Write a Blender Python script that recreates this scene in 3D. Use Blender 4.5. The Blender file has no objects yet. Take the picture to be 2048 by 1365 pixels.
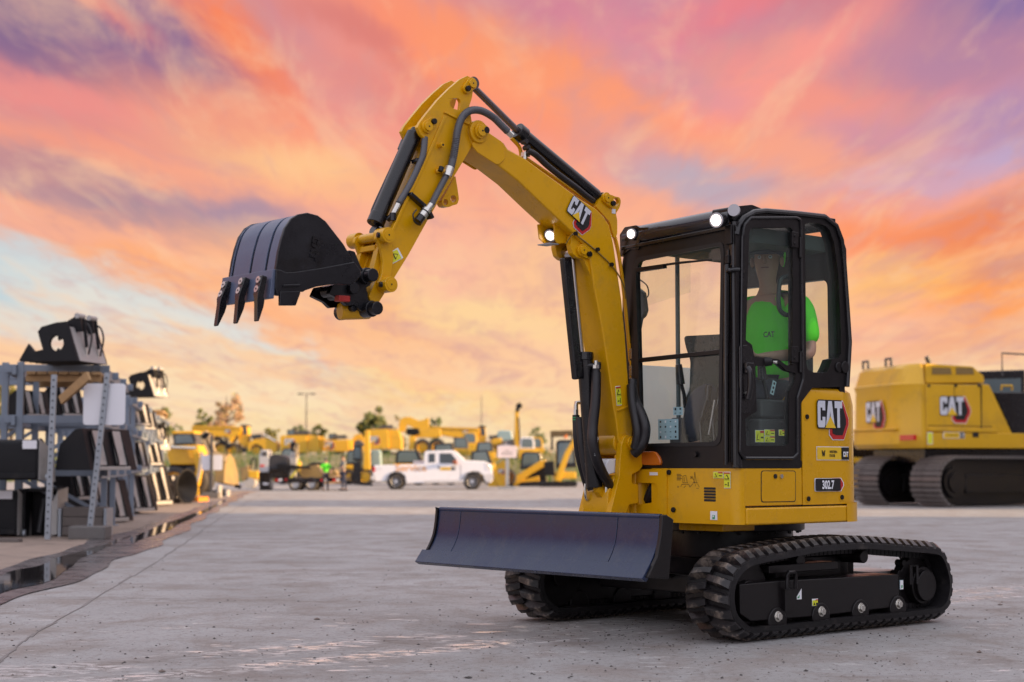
import bpy, bmesh, math, random
from mathutils import Vector, Matrix, geometry
random.seed(11)
S = bpy.context.scene
COL = S.collection
R = math.radians
# ---------------------------------------------------------------- camera
FPX, HORZ, CAMH = 3200.0, 930.0, 0.96          # focal length in px of a 2048 px wide frame, horizon row, eye height
PITCH = math.atan((HORZ - 682.5) / FPX)
cam = bpy.data.objects.new('camera', bpy.data.cameras.new('camera')); COL.objects.link(cam)
cam.location = (0, 0, CAMH); cam.rotation_euler = (R(90) + PITCH, 0, 0)
cam.data.sensor_width = 36; cam.data.lens = FPX / 2048 * 36
cam.data.clip_start = 0.1; cam.data.clip_end = 3000
cam.data.dof.use_dof = True; cam.data.dof.focus_distance = 9.0; cam.data.dof.aperture_fstop = 2.3
S.camera = cam
# ---------------------------------------------------------------- exposure
S.view_settings.view_transform = 'Standard'; S.view_settings.look = 'None'
S.view_settings.exposure = 1.3; S.view_settings.gamma = 1.0; S.view_settings.use_curve_mapping = False
S.render.engine = 'CYCLES'
S.cycles.max_bounces = 10; S.cycles.transparent_max_bounces = 24; S.cycles.caustics_reflective = False; S.cycles.caustics_refractive = False
S.cycles.sample_clamp_indirect = 6
def lin(r, g, b, k=1.0):
    f = lambda c: (c/255/12.92 if c/255 <= .04045 else ((c/255+.055)/1.055)**2.4)
    return (f(r)*k, f(g)*k, f(b)*k, 1)
# ---------------------------------------------------------------- sky
SUN_EL, SUN_AZ = R(11), R(98)                   # sun low, to the right of the view (azimuth from +Y towards +X)
world = bpy.data.worlds.new('World'); S.world = world; world.use_nodes = True
nt = world.node_tree; nt.nodes.clear()
def N(t, **kw):
    n = nt.nodes.new(t)
    for k, v in kw.items(): setattr(n, k, v)
    return n
def link(a, b): nt.links.new(a, b)
def math_(op, a, b=None, clamp=False):
    n = N('ShaderNodeMath', operation=op); n.use_clamp = clamp
    for i, v in enumerate((a, b)):
        if v is None: continue
        if isinstance(v, (int, float)): n.inputs[i].default_value = v
        else: link(v, n.inputs[i])
    return n.outputs[0]
def mixc(f, a, b, blend='MIX'):
    n = N('ShaderNodeMix', data_type='RGBA', blend_type=blend)
    for i, v in ((0, f), (6, a), (7, b)):
        if isinstance(v, (int, float)): n.inputs[i].default_value = v
        elif isinstance(v, tuple): n.inputs[i].default_value = v
        else: link(v, n.inputs[i])
    return n.outputs[2]
tc = N('ShaderNodeTexCoord'); sep = N('ShaderNodeSeparateXYZ'); link(tc.outputs['Generated'], sep.inputs[0])
X, Y, Z = sep.outputs
# cirrus sheet: coordinates on a high plane, drawn out along the wind
zz = math_('ADD', math_('ABSOLUTE', Z), .07)
cx, cy = math_('DIVIDE', X, zz), math_('DIVIDE', Y, zz)
def cloud_noise(sx, sy, det, rough, off, dist=0.0):
    c = N('ShaderNodeCombineXYZ'); link(math_('MULTIPLY', cx, sx), c.inputs[0]); link(math_('MULTIPLY', cy, sy), c.inputs[1]); c.inputs[2].default_value = off
    n = N('ShaderNodeTexNoise'); link(c.outputs[0], n.inputs['Vector']); n.inputs['Scale'].default_value = 1
    n.inputs['Detail'].default_value = det; n.inputs['Roughness'].default_value = rough; n.inputs['Distortion'].default_value = dist
    return n
w1 = cloud_noise(1.6, .55, 5, .55, 3.1, .3)
w2 = cloud_noise(5.5, 1.3, 6, .6, 9.7, .5)
w3 = cloud_noise(2.6, .9, 8, .62, 21.0, 1.2)
w4 = cloud_noise(11., 2.4, 5, .6, 33.0, .8)
flat = N('ShaderNodeCombineXYZ'); link(X, flat.inputs[0]); link(Z, flat.inputs[1])
def warp(v, n, ax, ay):
    s = N('ShaderNodeVectorMath', operation='SUBTRACT'); link(n.outputs['Color'], s.inputs[0]); s.inputs[1].default_value = (.5, .5, .5)
    m = N('ShaderNodeVectorMath', operation='MULTIPLY'); link(s.outputs[0], m.inputs[0]); m.inputs[1].default_value = (ax, ay, 0)
    a = N('ShaderNodeVectorMath', operation='ADD'); link(v, a.inputs[0]); link(m.outputs[0], a.inputs[1])
    return a.outputs[0]
q = warp(warp(warp(flat.outputs[0], w1, .075, .045), w2, .045, .030), w4, .018, .014)
def ramp(fac, stops, interp='EASE'):
    r = N('ShaderNodeValToRGB'); link(fac, r.inputs[0]); e = r.color_ramp.elements; r.color_ramp.interpolation = interp
    while len(e) < len(stops): e.new(.5)
    for i, (p, c) in enumerate(stops): e[i].position = p; e[i].color = c
    return r.outputs[0]
qs = N('ShaderNodeSeparateXYZ'); link(q, qs.inputs[0])
el = lambda y: (HORZ - y) / FPX / .34
col = ramp(math_('DIVIDE', qs.outputs[1], .34), [(0, lin(250, 224, 184)), (el(800), lin(252, 214, 170)), (el(640), lin(252, 198, 158)), (el(450), lin(251, 176, 144)), (el(230), lin(244, 154, 138)), (el(0), lin(202, 138, 150)), (1, lin(190, 140, 155))])
BLOBS = [(110,70,430,170,18,(122,98,130),1.0),(390,180,190,95,40,(134,102,134),.95),(60,230,200,60,8,(205,135,135),.6),(225,28,150,26,40,(246,140,112),.75),
 (455,70,260,62,52,(255,138,82),.95),(210,235,360,48,8,(246,150,130),.8),(520,265,320,60,18,(255,166,120),.8),(90,315,240,50,4,(242,156,124),.8),
 (230,415,380,60,10,(150,132,144),.9),(90,385,200,32,8,(200,140,132),.7),(475,440,150,62,16,(166,140,152),.85),(580,345,300,60,14,(255,192,132),.85),
 (620,330,140,36,10,(255,205,140),.6),(330,360,200,40,6,(250,170,128),.6),(300,548,460,36,18,(255,176,116),.95),(70,470,190,28,12,(243,176,148),.75),
 (30,560,260,72,17,(165,206,216),.95),(280,628,340,60,20,(206,220,214),.9),(470,690,300,30,17,(216,222,214),.95),(130,650,260,52,8,(226,224,206),.8),
 (720,600,360,56,20,(255,190,126),.85),(620,520,200,30,18,(255,205,150),.6),(930,540,260,100,20,(250,188,154),.7),(985,640,220,46,14,(255,220,150),.75),(870,655,150,22,12,(228,172,146),.6),
 (330,660,420,40,20,(232,222,200),.8),(540,745,330,24,16,(255,206,150),.8),(860,790,340,30,12,(255,212,138),.7),(470,795,340,40,6,(252,230,184),.75),(760,735,240,24,14,(255,190,140),.55),
 (700,853,460,44,0,(250,226,166),.6),(850,90,400,100,22,(255,148,102),.9),(1010,190,260,80,28,(255,156,108),.8),(720,105,170,34,26,(214,124,110),.7),(770,205,140,34,20,(226,136,120),.6),
 (1190,40,220,56,10,(214,130,142),.9),(1260,110,190,46,10,(224,142,150),.8),(1400,62,160,40,5,(196,138,156),.6),(1490,30,200,44,-18,(248,132,124),.8),(1680,20,220,60,-8,(204,120,126),.8),
 (1960,50,230,110,-8,(128,108,152),.95),(1860,175,320,80,6,(176,132,154),.9),(1500,170,320,60,-32,(255,160,136),.85),(1100,170,280,80,26,(255,160,104),.8),
 (1270,265,330,62,20,(255,160,114),.8),(1330,180,170,40,18,(214,150,156),.65),(1740,300,290,60,-12,(204,146,160),.8),(1970,280,170,70,-14,(168,140,172),.85),
 (1330,330,200,54,18,(204,160,160),.7),(1420,378,190,46,8,(182,172,178),.85),(1580,340,230,50,14,(255,172,126),.75),(1850,372,240,40,-12,(200,166,186),.75),
 (1990,330,120,40,-12,(180,170,200),.6),(1800,425,220,30,-8,(240,156,138),.6),(1740,490,200,60,0,(255,148,90),.9),(1960,470,170,54,-14,(238,132,76),.9),
 (1890,600,300,66,-14,(255,158,80),.95),(1780,572,140,46,-16,(255,192,104),.75),(1995,560,120,30,-10,(196,142,130),.6),(1860,690,280,50,-5,(240,166,120),.75),
 (1730,655,120,60,0,(255,198,160),.6),(1110,560,180,90,18,(255,205,140),.7),(1060,720,240,60,10,(255,206,156),.7),(1350,600,140,120,5,(252,202,152),.6)]
for (px, py, rx, ry, rot, c, k) in BLOBS:
    m = N('ShaderNodeMapping'); m.vector_type = 'TEXTURE'; link(q, m.inputs[0])
    m.inputs['Location'].default_value = ((px-1024)/FPX, (HORZ-py)/FPX, 0); m.inputs['Rotation'].default_value = (0, 0, R(-rot)); m.inputs['Scale'].default_value = (rx/FPX, ry/FPX, 1)
    l = N('ShaderNodeVectorMath', operation='LENGTH'); link(m.outputs[0], l.inputs[0])
    g = N('ShaderNodeMapRange'); g.interpolation_type = 'SMOOTHSTEP'; link(l.outputs['Value'], g.inputs[0])
    for i, v in ((1, .15), (2, 1.45), (3, k*.93), (4, 0)): g.inputs[i].default_value = v
    col = mixc(g.outputs[0], col, lin(c[0], c[1], min(235, c[2]+9)))
# fine streaks: dusky veils and lit threads
def band(n, a, b, k):
    g = N('ShaderNodeMapRange'); g.interpolation_type = 'SMOOTHSTEP'; link(n.outputs['Fac'], g.inputs[0])
    for i, v in ((1, a), (2, b), (3, 0), (4, k)): g.inputs[i].default_value = v
    return g.outputs[0]
col = mixc(band(w3, .49, .70, .40), col, lin(196, 148, 158))
col = mixc(band(w4, .48, .68, .26), col, lin(214, 156, 150))
col = mixc(band(w2, .49, .72, .42), col, lin(255, 206, 164))
hs = N('ShaderNodeHueSaturation'); hs.inputs['Saturation'].default_value = 1.03; hs.inputs['Value'].default_value = 1.05; link(col, hs.inputs['Color']); col = hs.outputs[0]
# clear upper sky: pale lilac, and the physical sky glimpsed between the clouds
hi = N('ShaderNodeMapRange'); hi.interpolation_type = 'SMOOTHSTEP'; link(Z, hi.inputs[0])
for i, v in ((1, .26), (2, .62), (3, 0), (4, 1)): hi.inputs[i].default_value = v
upper = mixc(band(w1, .45, .70, .55), lin(214, 213, 222, 1.8), lin(238, 204, 194, 1.45))
col = mixc(hi.outputs[0], col, upper)
back = N('ShaderNodeMapRange'); back.interpolation_type = 'SMOOTHSTEP'; link(Y, back.inputs[0])
for i, v in ((1, .35), (2, -.6), (3, 0), (4, .85)): back.inputs[i].default_value = v
col = mixc(back.outputs[0], col, lin(208, 209, 222, 2.0))
sky = N('ShaderNodeTexSky'); sky.sky_type = 'NISHITA'; sky.sun_disc = False; sky.sun_elevation = SUN_EL; sky.sun_rotation = SUN_AZ
skyc = mixc(1.0, sky.outputs[0], (.1, .1, .1, 1), 'MULTIPLY')
col = mixc(.06, col, skyc)
bg = N('ShaderNodeBackground'); bg.inputs[1].default_value = 0.406; link(col, bg.inputs[0])
wo = N('ShaderNodeOutputWorld'); link(bg.outputs[0], wo.inputs[0])
# ---------------------------------------------------------------- sun
sl = bpy.data.lights.new('sun', 'SUN'); sl.energy = 5.0; sl.angle = R(.6); sl.color = (1, .66, .34)
sun = bpy.data.objects.new('sun', sl); COL.objects.link(sun)
sd = Vector((math.sin(SUN_AZ)*math.cos(SUN_EL), math.cos(SUN_AZ)*math.cos(SUN_EL), math.sin(SUN_EL)))
sun.rotation_euler = sd.to_track_quat('Z', 'Y').to_euler(); sun.location = (30, 0, 20)
# ---------------------------------------------------------------- materials
MATS = {}
def mat(name, c, rough=.5, metal=0., coat=0., var=.0, vscale=6., bump=0., bscale=60., dirt=None, dscale=3., dlo=.55, dhi=.75, dk=.6, emit=0., rvar=.1, spec=.5):
    if name in MATS: return MATS[name]
    m = bpy.data.materials.new(name); m.use_nodes = True; t = m.node_tree; p = t.nodes['Principled BSDF']
    c = tuple(c[:3]); p.inputs['Base Color'].default_value = (*c, 1); p.inputs['Roughness'].default_value = rough; p.inputs['Metallic'].default_value = metal
    p.inputs['Coat Weight'].default_value = coat; p.inputs['Coat Roughness'].default_value = .08; p.inputs['Specular IOR Level'].default_value = spec
    if emit: p.inputs['Emission Color'].default_value = (*c, 1); p.inputs['Emission Strength'].default_value = emit
    if var or bump or dirt or rvar:
        o = t.nodes.new('ShaderNodeTexCoord')
        n = t.nodes.new('ShaderNodeTexNoise'); n.inputs['Scale'].default_value = vscale; n.inputs['Detail'].default_value = 8; n.inputs['Roughness'].default_value = .62
        t.links.new(o.outputs['Object'], n.inputs['Vector'])
        x = t.nodes.new('ShaderNodeMix'); x.data_type = 'RGBA'; t.links.new(n.outputs['Fac'], x.inputs[0])
        x.inputs[6].default_value = (*[v*(1-var) for v in c], 1); x.inputs[7].default_value = (*[min(1, v*(1+var)) for v in c], 1)
        out = x.outputs[2]
        if dirt:
            d = t.nodes.new('ShaderNodeTexNoise'); d.inputs['Scale'].default_value = dscale; d.inputs['Detail'].default_value = 9; d.inputs['Roughness'].default_value = .7
            t.links.new(o.outputs['Object'], d.inputs['Vector'])
            g = t.nodes.new('ShaderNodeMapRange'); t.links.new(d.outputs['Fac'], g.inputs[0])
            for i, v in ((1, dlo), (2, dhi), (3, 0), (4, dk)): g.inputs[i].default_value = v
            y = t.nodes.new('ShaderNodeMix'); y.data_type = 'RGBA'; t.links.new(g.outputs[0], y.inputs[0]); t.links.new(out, y.inputs[6]); y.inputs[7].default_value = (*dirt[:3], 1)
            out = y.outputs[2]
        t.links.new(out, p.inputs['Base Color'])
        if rvar:
            g = t.nodes.new('ShaderNodeMapRange'); t.links.new(n.outputs['Fac'], g.inputs[0])
            for i, v in ((1, .3), (2, .7), (3, max(.02, rough-rvar)), (4, min(1, rough+rvar))): g.inputs[i].default_value = v
            t.links.new(g.outputs[0], p.inputs['Roughness'])
        if bump:
            b = t.nodes.new('ShaderNodeTexNoise'); b.inputs['Scale'].default_value = bscale; b.inputs['Detail'].default_value = 4
            t.links.new(o.outputs['Object'], b.inputs['Vector'])
            k = t.nodes.new('ShaderNodeBump'); k.inputs['Strength'].default_value = bump; k.inputs['Distance'].default_value = .01
            t.links.new(b.outputs['Fac'], k.inputs['Height']); t.links.new(k.outputs[0], p.inputs['Normal'])
    MATS[name] = m; return m
YEL = (.67, .340, .002)
yellow = mat('yellow_paint', YEL, .30, coat=.12, spec=.35, var=.10, vscale=4, bump=.03, bscale=140, dirt=(.34, .20, .04), dscale=6, dlo=.52, dhi=.78, dk=.5)
yellow_far = mat('yard_yellow_paint', (.66, .37, .008), .42, coat=.2, var=.12, vscale=1.2, dirt=(.25, .16, .05), dscale=1.4, dlo=.52, dhi=.75, dk=.5)
blackp = mat('black_gloss_paint', (.005, .0045, .006), .24, coat=.1, var=.3, vscale=8, bump=.05, bscale=120, dirt=(.05, .03, .02), dscale=7, dlo=.6, dhi=.8, dk=.5)
frameblk = mat('black_frame_paint', (.007, .0055, .006), .38, spec=.35, var=.35, vscale=12, bump=.06, bscale=150, dirt=(.035, .025, .022), dscale=6, dlo=.58, dhi=.8, dk=.4)
bucketsteel = mat('blue_grey_bucket_steel', (.080, .102, .165), .40, metal=.0, var=.15, vscale=5, bump=.02, bscale=90)
steel = mat('blue_black_steel', (.011, .022, .062), .27, metal=.15, var=.25, vscale=7, bump=.035, bscale=60, dirt=(.085, .08, .08), dscale=6, dlo=.54, dhi=.80, dk=.45)
bucketm = mat('scuffed_bucket_paint', (.007, .007, .010), .32, var=.35, vscale=9, bump=.06, bscale=130, dirt=(.004, .003, .004), dscale=5, dlo=.55, dhi=.6, dk=.9, metal=.15)
rubber = mat('track_rubber', (.009, .008, .009), .50, spec=.35, var=.4, vscale=12, bump=.12, bscale=80, dirt=(.10, .08, .065), dscale=6, dlo=.56, dhi=.74, dk=.4)
mudlug = mat('muddy_rubber', (.014, .012, .013), .42, var=.4, vscale=16, bump=.18, bscale=70, dirt=(.22, .175, .14), dscale=7, dlo=.54, dhi=.64, dk=.8)
hosem = mat('black_hose', (.012, .010, .012), .45, var=.3, bump=.1, bscale=200)
hosegrey = mat('grey_ribbed_hose', (.085, .085, .095), .42, var=.2, bump=.1, bscale=200)
chrome = mat('polished_rod', (.55, .53, .52), .14, metal=1, rvar=.04)
zinc = mat('zinc_fitting', (.62, .60, .55), .28, metal=.9, var=.1)
red = mat('red_paint', (.42, .02, .015), .4)
galv = mat('galvanised_steel', (.30, .325, .36), .45, metal=.35, var=.16, vscale=8)
rackm = mat('grey_rack_paint', (.19, .225, .28), .45, var=.12, vscale=4, dirt=(.14, .13, .13), dscale=3, dlo=.55, dhi=.8, dk=.4)
darkst = mat('attachment_black', (.006, .006, .008), .5, spec=.25, var=.4, vscale=5, bump=.05, bscale=60, dirt=(.04, .035, .03), dscale=4, dlo=.55, dhi=.8, dk=.45)
plateg = mat('bare_grey_plate', (.40, .385, .37), .42, metal=.15, var=.2, vscale=6, dirt=(.10, .09, .08), dscale=5, dlo=.55, dhi=.8, dk=.5)
wood = mat('raw_timber', (.36, .22, .10), .75, var=.35, vscale=14, bump=.2, bscale=60)
oldwood = mat('weathered_timber', (.13, .11, .10), .8, var=.3, vscale=14, bump=.2, bscale=60)
white = mat('white_sheet', (.74, .74, .78), .38, var=.04, vscale=3)
whitep = mat('white_vehicle_paint', (.74, .75, .80), .28, coat=.5, var=.03, vscale=2, dirt=(.45, .40, .34), dscale=2, dlo=.6, dhi=.85, dk=.4)
concrete = mat('block_concrete', (.14, .13, .125), .85, var=.25, vscale=10, bump=.4, bscale=40)
tyre = mat('tyre_rubber', (.028, .026, .026), .7, var=.3, vscale=6, bump=.1, dirt=(.16, .12, .09), dscale=4, dlo=.5, dhi=.75, dk=.5)
rimg = mat('alloy_rim', (.62, .62, .64), .35, metal=.15)
darkglass = mat('dark_window_glass', (.02, .028, .030), .06, spec=.8, rvar=.02)
paleglass = mat('pale_cab_glass', (.10, .14, .15), .07, spec=.8, rvar=.02)
greytrim = mat('grey_plastic', (.06, .06, .065), .55, var=.2)
lblack = mat('print_black', (.008, .008, .009), .5); lwhite = mat('print_white', (.80, .81, .84), .4); lred = mat('print_red', (.50, .02, .02), .4)
lyel = mat('print_yellow', (.80, .50, .02), .4); lwarn = mat('print_warning_yellow', (.72, .74, .03), .45); lgreen = mat('print_green', (.03, .35, .12), .5); lsilver = mat('print_silver', (.62, .64, .70), .3)
lblue = mat('print_pale_blue', (.36, .52, .58), .5)
amber = mat('amber_lens', (.55, .13, .01), .15, coat=.5); redlens = mat('red_lens', (.55, .01, .01), .2, coat=.5)
lampon = mat('lit_lamp_glass', (1, .86, .74), .2, emit=3.5, rvar=0)
lampoff = mat('lamp_glass', (.42, .40, .42), .12, rvar=.03)
hivis = mat('hivis_green_fabric', (.12, .80, .035), .8, var=.12, vscale=7, bump=.7, bscale=11)
hivisy = mat('hivis_yellow_fabric', (.42, .80, .03), .75, var=.08)
skin = mat('skin', (.42, .25, .175), .55, var=.1, vscale=12)
cloth = mat('dark_cloth', (.025, .028, .045), .85, var=.3); greycl = mat('grey_cloth', (.16, .17, .17), .85, var=.2)
orange = mat('orange_beam_paint', (.65, .22, .02), .5, var=.1)
def glass(name, tint, refl_rough=.02, haze=.0, drops=0., trans=False):
    m = bpy.data.materials.new(name); m.use_nodes = True; t = m.node_tree; t.nodes.clear()
    o = t.nodes.new('ShaderNodeOutputMaterial'); tr = t.nodes.new('ShaderNodeBsdfTransparent'); tr.inputs[0].default_value = (*tint, 1)
    gl = t.nodes.new('ShaderNodeBsdfGlossy'); gl.inputs['Roughness'].default_value = refl_rough
    fr = t.nodes.new('ShaderNodeFresnel'); gm = t.nodes.new('ShaderNodeNewGeometry'); ir = t.nodes.new('ShaderNodeMapRange'); t.links.new(gm.outputs['Backfacing'], ir.inputs[0])
    ir.inputs[3].default_value = 1.38; ir.inputs[4].default_value = 1/1.38; t.links.new(ir.outputs[0], fr.inputs[0])
    mx = t.nodes.new('ShaderNodeMixShader'); t.links.new(fr.outputs[0], mx.inputs[0]); t.links.new(tr.outputs[0], mx.inputs[1]); t.links.new(gl.outputs[0], mx.inputs[2])
    df = t.nodes.new('ShaderNodeBsdfTranslucent' if trans else 'ShaderNodeBsdfDiffuse'); df.inputs[0].default_value = (.75, .82, .84, 1) if trans else (.55, .60, .62, 1)
    tcn = t.nodes.new('ShaderNodeTexCoord'); v = t.nodes.new('ShaderNodeTexVoronoi'); v.inputs['Scale'].default_value = 130; t.links.new(tcn.outputs['Object'], v.inputs['Vector'])
    no = t.nodes.new('ShaderNodeTexNoise'); no.inputs['Scale'].default_value = 5; no.inputs['Detail'].default_value = 6; t.links.new(tcn.outputs['Object'], no.inputs['Vector'])
    g1 = t.nodes.new('ShaderNodeMapRange'); t.links.new(v.outputs['Distance'], g1.inputs[0])
    for i, x in ((1, .10), (2, .26), (3, 1), (4, 0)): g1.inputs[i].default_value = x
    g2 = t.nodes.new('ShaderNodeMapRange'); t.links.new(no.outputs['Fac'], g2.inputs[0])
    for i, x in ((1, .46), (2, .68), (3, 0), (4, drops)): g2.inputs[i].default_value = x
    mu = t.nodes.new('ShaderNodeMath'); mu.operation = 'MULTIPLY'; t.links.new(g1.outputs[0], mu.inputs[0]); t.links.new(g2.outputs[0], mu.inputs[1])
    ad = t.nodes.new('ShaderNodeMath'); ad.operation = 'ADD'; ad.use_clamp = True; t.links.new(mu.outputs[0], ad.inputs[0]); ad.inputs[1].default_value = haze
    m2 = t.nodes.new('ShaderNodeMixShader'); t.links.new(ad.outputs[0], m2.inputs[0]); t.links.new(mx.outputs[0], m2.inputs[1]); t.links.new(df.outputs[0], m2.inputs[2])
    t.links.new(m2.outputs[0], o.inputs[0]); MATS[name] = m; return m
winglass = glass('wet_window_glass', (.965, .985, .98), haze=.012, drops=.28)
doorglass = glass('wet_door_glass', (.93, .98, .95), haze=.015, drops=.32)
# ---------------------------------------------------------------- mesh helpers
def rounded(poly, r, n=4):
    out = []; k = len(poly)
    for i in range(k):
        a, b, c = (Vector(poly[j]) for j in ((i-1) % k, i, (i+1) % k))
        rr = r[i] if isinstance(r, (list, tuple)) else r
        d1, d2 = a-b, c-b; t = min(rr, d1.length*.49, d2.length*.49)
        if t < 1e-5: out.append(tuple(b)); continue
        p, s = b+d1.normalized()*t, b+d2.normalized()*t
        for j in range(n+1):
            u = j/n; out.append(tuple(p*(1-u)**2 + b*2*u*(1-u) + s*u*u))
    return out
def spline(pts, n=6, closed=False):
    P = [Vector(p) for p in pts]; k = len(P); out = []
    for i in range(k if closed else k-1):
        g = (lambda j: P[j % k]) if closed else (lambda j: P[max(0, min(k-1, j))])
        a, b, c, d = g(i-1), g(i), g(i+1), g(i+2)
        for j in range(n):
            t = j/n; out.append(.5*((2*b)+(c-a)*t+(2*a-5*b+4*c-d)*t*t+(3*b-a-3*c+d)*t**3))
    if not closed: out.append(P[-1])
    return out
def circle(c, r, n=20, a0=0, a1=360): return [(c[0]+r*math.cos(R(a0+(a1-a0)*i/n)), c[1]+r*math.sin(R(a0+(a1-a0)*i/n))) for i in range(n if a1-a0 == 360 else n+1)]
def ax3(ax, u, a, b):   # point with coordinate u along axis ax
    return (u, a, b) if ax == 0 else (a, u, b) if ax == 1 else (a, b, u)
class MB:
    def __init__(s): s.v = []; s.f = []; s.m = []
    def add(s, vs, fs, m=0):
        o = len(s.v); s.v += [tuple(v) for v in vs]; s.f += [tuple(i+o for i in f) for f in fs]; s.m += [m]*len(fs); return s
    def plate(s, loops, ax, lo, hi, m=0):
        loops = loops if isinstance(loops[0][0], (tuple, list, Vector)) else [loops]
        tris = geometry.tessellate_polygon([[Vector((p[0], p[1], 0)) for p in l] for l in loops]); flat = [p for l in loops for p in l]; n = len(flat)
        vs = [ax3(ax, lo, *p[:2]) for p in flat]+[ax3(ax, hi, *p[:2]) for p in flat]; fs = []
        if len(loops) == 1: fs = [tuple(range(n)), tuple(range(2*n-1, n-1, -1))]
        else:
            for t in tris: fs += [tuple(t), tuple(i+n for i in reversed(t))]
        o = 0
        for l in loops:
            k = len(l); fs += [(o+i, o+(i+1) % k, n+o+(i+1) % k, n+o+i) for i in range(k)]; o += k
        return s.add(vs, fs, m)
    def box(s, lo, hi, m=0):
        (a, b, c), (d, e, f) = lo, hi
        return s.add([(a,b,c),(d,b,c),(d,e,c),(a,e,c),(a,b,f),(d,b,f),(d,e,f),(a,e,f)], [(3,2,1,0),(4,5,6,7),(0,1,5,4),(1,2,6,5),(2,3,7,6),(3,0,4,7)], m)
    def bar(s, p, q, w, h, up=(0,0,1), m=0):
        p, q = Vector(p), Vector(q); d = (q-p).normalized(); u = Vector(up); a = d.cross(u)
        if a.length < 1e-4: a = d.cross(Vector((1,0,0)))
        a.normalize(); b = a.cross(d); vs = [c+a*i*w/2+b*j*h/2 for c in (p, q) for i, j in ((-1,-1),(1,-1),(1,1),(-1,1))]
        return s.add(vs, [(0,1,2,3),(7,6,5,4),(0,4,5,1),(1,5,6,2),(2,6,7,3),(3,7,4,0)], m)
    def cyl(s, p, q, r, r2=None, n=16, m=0):
        p, q = Vector(p), Vector(q); r2 = r if r2 is None else r2; d = (q-p).normalized(); a = d.orthogonal().normalized(); b = d.cross(a)
        c = [(math.cos(2*math.pi*i/n), math.sin(2*math.pi*i/n)) for i in range(n)]
        vs = [p+(a*x+b*y)*r for x, y in c]+[q+(a*x+b*y)*r2 for x, y in c]
        return s.add(vs, [tuple(range(n-1, -1, -1)), tuple(range(n, 2*n))]+[(i, (i+1) % n, n+(i+1) % n, n+i) for i in range(n)], m)
    def tube(s, pts, r, n=8, m=0, smooth=0, closed=False, rib=0):
        P = [Vector(p) for p in (spline(pts, smooth, closed) if smooth else pts)]; k = len(P); rr = r if isinstance(r, (list, tuple)) else [r]*k
        vs = []; a = None
        for i in range(k):
            d = (P[(i+1) % k]-P[i-1] if closed else P[min(i+1, k-1)]-P[max(i-1, 0)]).normalized()
            a = d.orthogonal().normalized() if a is None else (a-d*a.dot(d)).normalized(); b = d.cross(a)
            q = rr[min(i, len(rr)-1)]*(1+rib*(i % 2))
            vs += [P[i]+(a*math.cos(2*math.pi*j/n)+b*math.sin(2*math.pi*j/n))*q for j in range(n)]
        fs = [(i*n+j, i*n+(j+1) % n, ((i+1) % k)*n+(j+1) % n, ((i+1) % k)*n+j) for i in range(k if closed else k-1) for j in range(n)]
        if not closed: fs += [tuple(range(n-1, -1, -1)), tuple(range((k-1)*n, k*n))]
        return s.add(vs, fs, m)
    def lathe(s, prof, c=(0,0,0), axis='z', n=24, m=0, cap=True):  # prof [(r, h)]
        vs = []; k = len(prof)
        for r, h in prof:
            for j in range(n):
                x, y = r*math.cos(2*math.pi*j/n), r*math.sin(2*math.pi*j/n)
                p = (x, y, h) if axis == 'z' else (x, h, y) if axis == 'y' else (h, x, y); vs.append((p[0]+c[0], p[1]+c[1], p[2]+c[2]))
        fs = [(i*n+j, i*n+(j+1) % n, (i+1)*n+(j+1) % n, (i+1)*n+j) for i in range(k-1) for j in range(n)]
        if cap and prof[0][0] > 1e-4: fs.append(tuple(range(n-1, -1, -1)))
        if cap and prof[-1][0] > 1e-4: fs.append(tuple(range((k-1)*n, k*n)))
        return s.add(vs, fs, m)
    def loft(s, rings, m=0, cap=True):
        n = len(rings[0]); vs = [p for r in rings for p in r]
        fs = [(i*n+j, i*n+(j+1) % n, (i+1)*n+(j+1) % n, (i+1)*n+j) for i in range(len(rings)-1) for j in range(n)]
        if cap: fs += [tuple(range(n-1, -1, -1)), tuple(range((len(rings)-1)*n, len(rings)*n))]
        return s.add(vs, fs, m)
    def quad(s, pts, m=0): return s.add(pts, [tuple(range(len(pts)))], m)
    def mesh(s, name, mats, smooth=40, fix=True):
        me = bpy.data.meshes.new(name); me.from_pydata(s.v, [], s.f); me.polygons.foreach_set('material_index', s.m)
        for x in (mats if isinstance(mats, (list, tuple)) else [mats]): me.materials.append(x)
        if fix:
            b = bmesh.new(); b.from_mesh(me); bmesh.ops.recalc_face_normals(b, faces=b.faces); b.to_mesh(me); b.free()
        if smooth: me.shade_smooth(); me.set_sharp_from_angle(angle=R(smooth))
        return me
    def build(s, name, mats, parent=None, bevel=0., smooth=40, fix=True, seg=2):
        return put(name, s.mesh(name, mats, smooth, fix), parent, bevel, seg)
def put(name, me, parent=None, bevel=0., seg=2):
    o = bpy.data.objects.new(name, me); COL.objects.link(o); o.parent = parent
    if bevel:
        b = o.modifiers.new('bevel', 'BEVEL'); b.width = bevel; b.segments = seg; b.limit_method = 'ANGLE'; b.angle_limit = R(35); b.harden_normals = True; b.use_clamp_overlap = True
    return o
def tag(o, label=None, cat=None, group=None, kind=None):
    for k, v in (('label', label), ('category', cat), ('group', group), ('kind', kind)):
        if v: o[k] = v
    return o
def thing(name, label, cat, loc, rz=0., group=None):
    o = bpy.data.objects.new(name, None); COL.objects.link(o); o.empty_display_size = .2; o.location = loc; o.rotation_euler = (0, 0, rz)
    return tag(o, label, cat, group)
def copy_tree(o, parent=None):
    c = o.copy(); COL.objects.link(c); c.parent = parent
    for ch in list(o.children): copy_tree(ch, c)
    return c
def add(o, parent, x=(0,0,0)): return o
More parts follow.
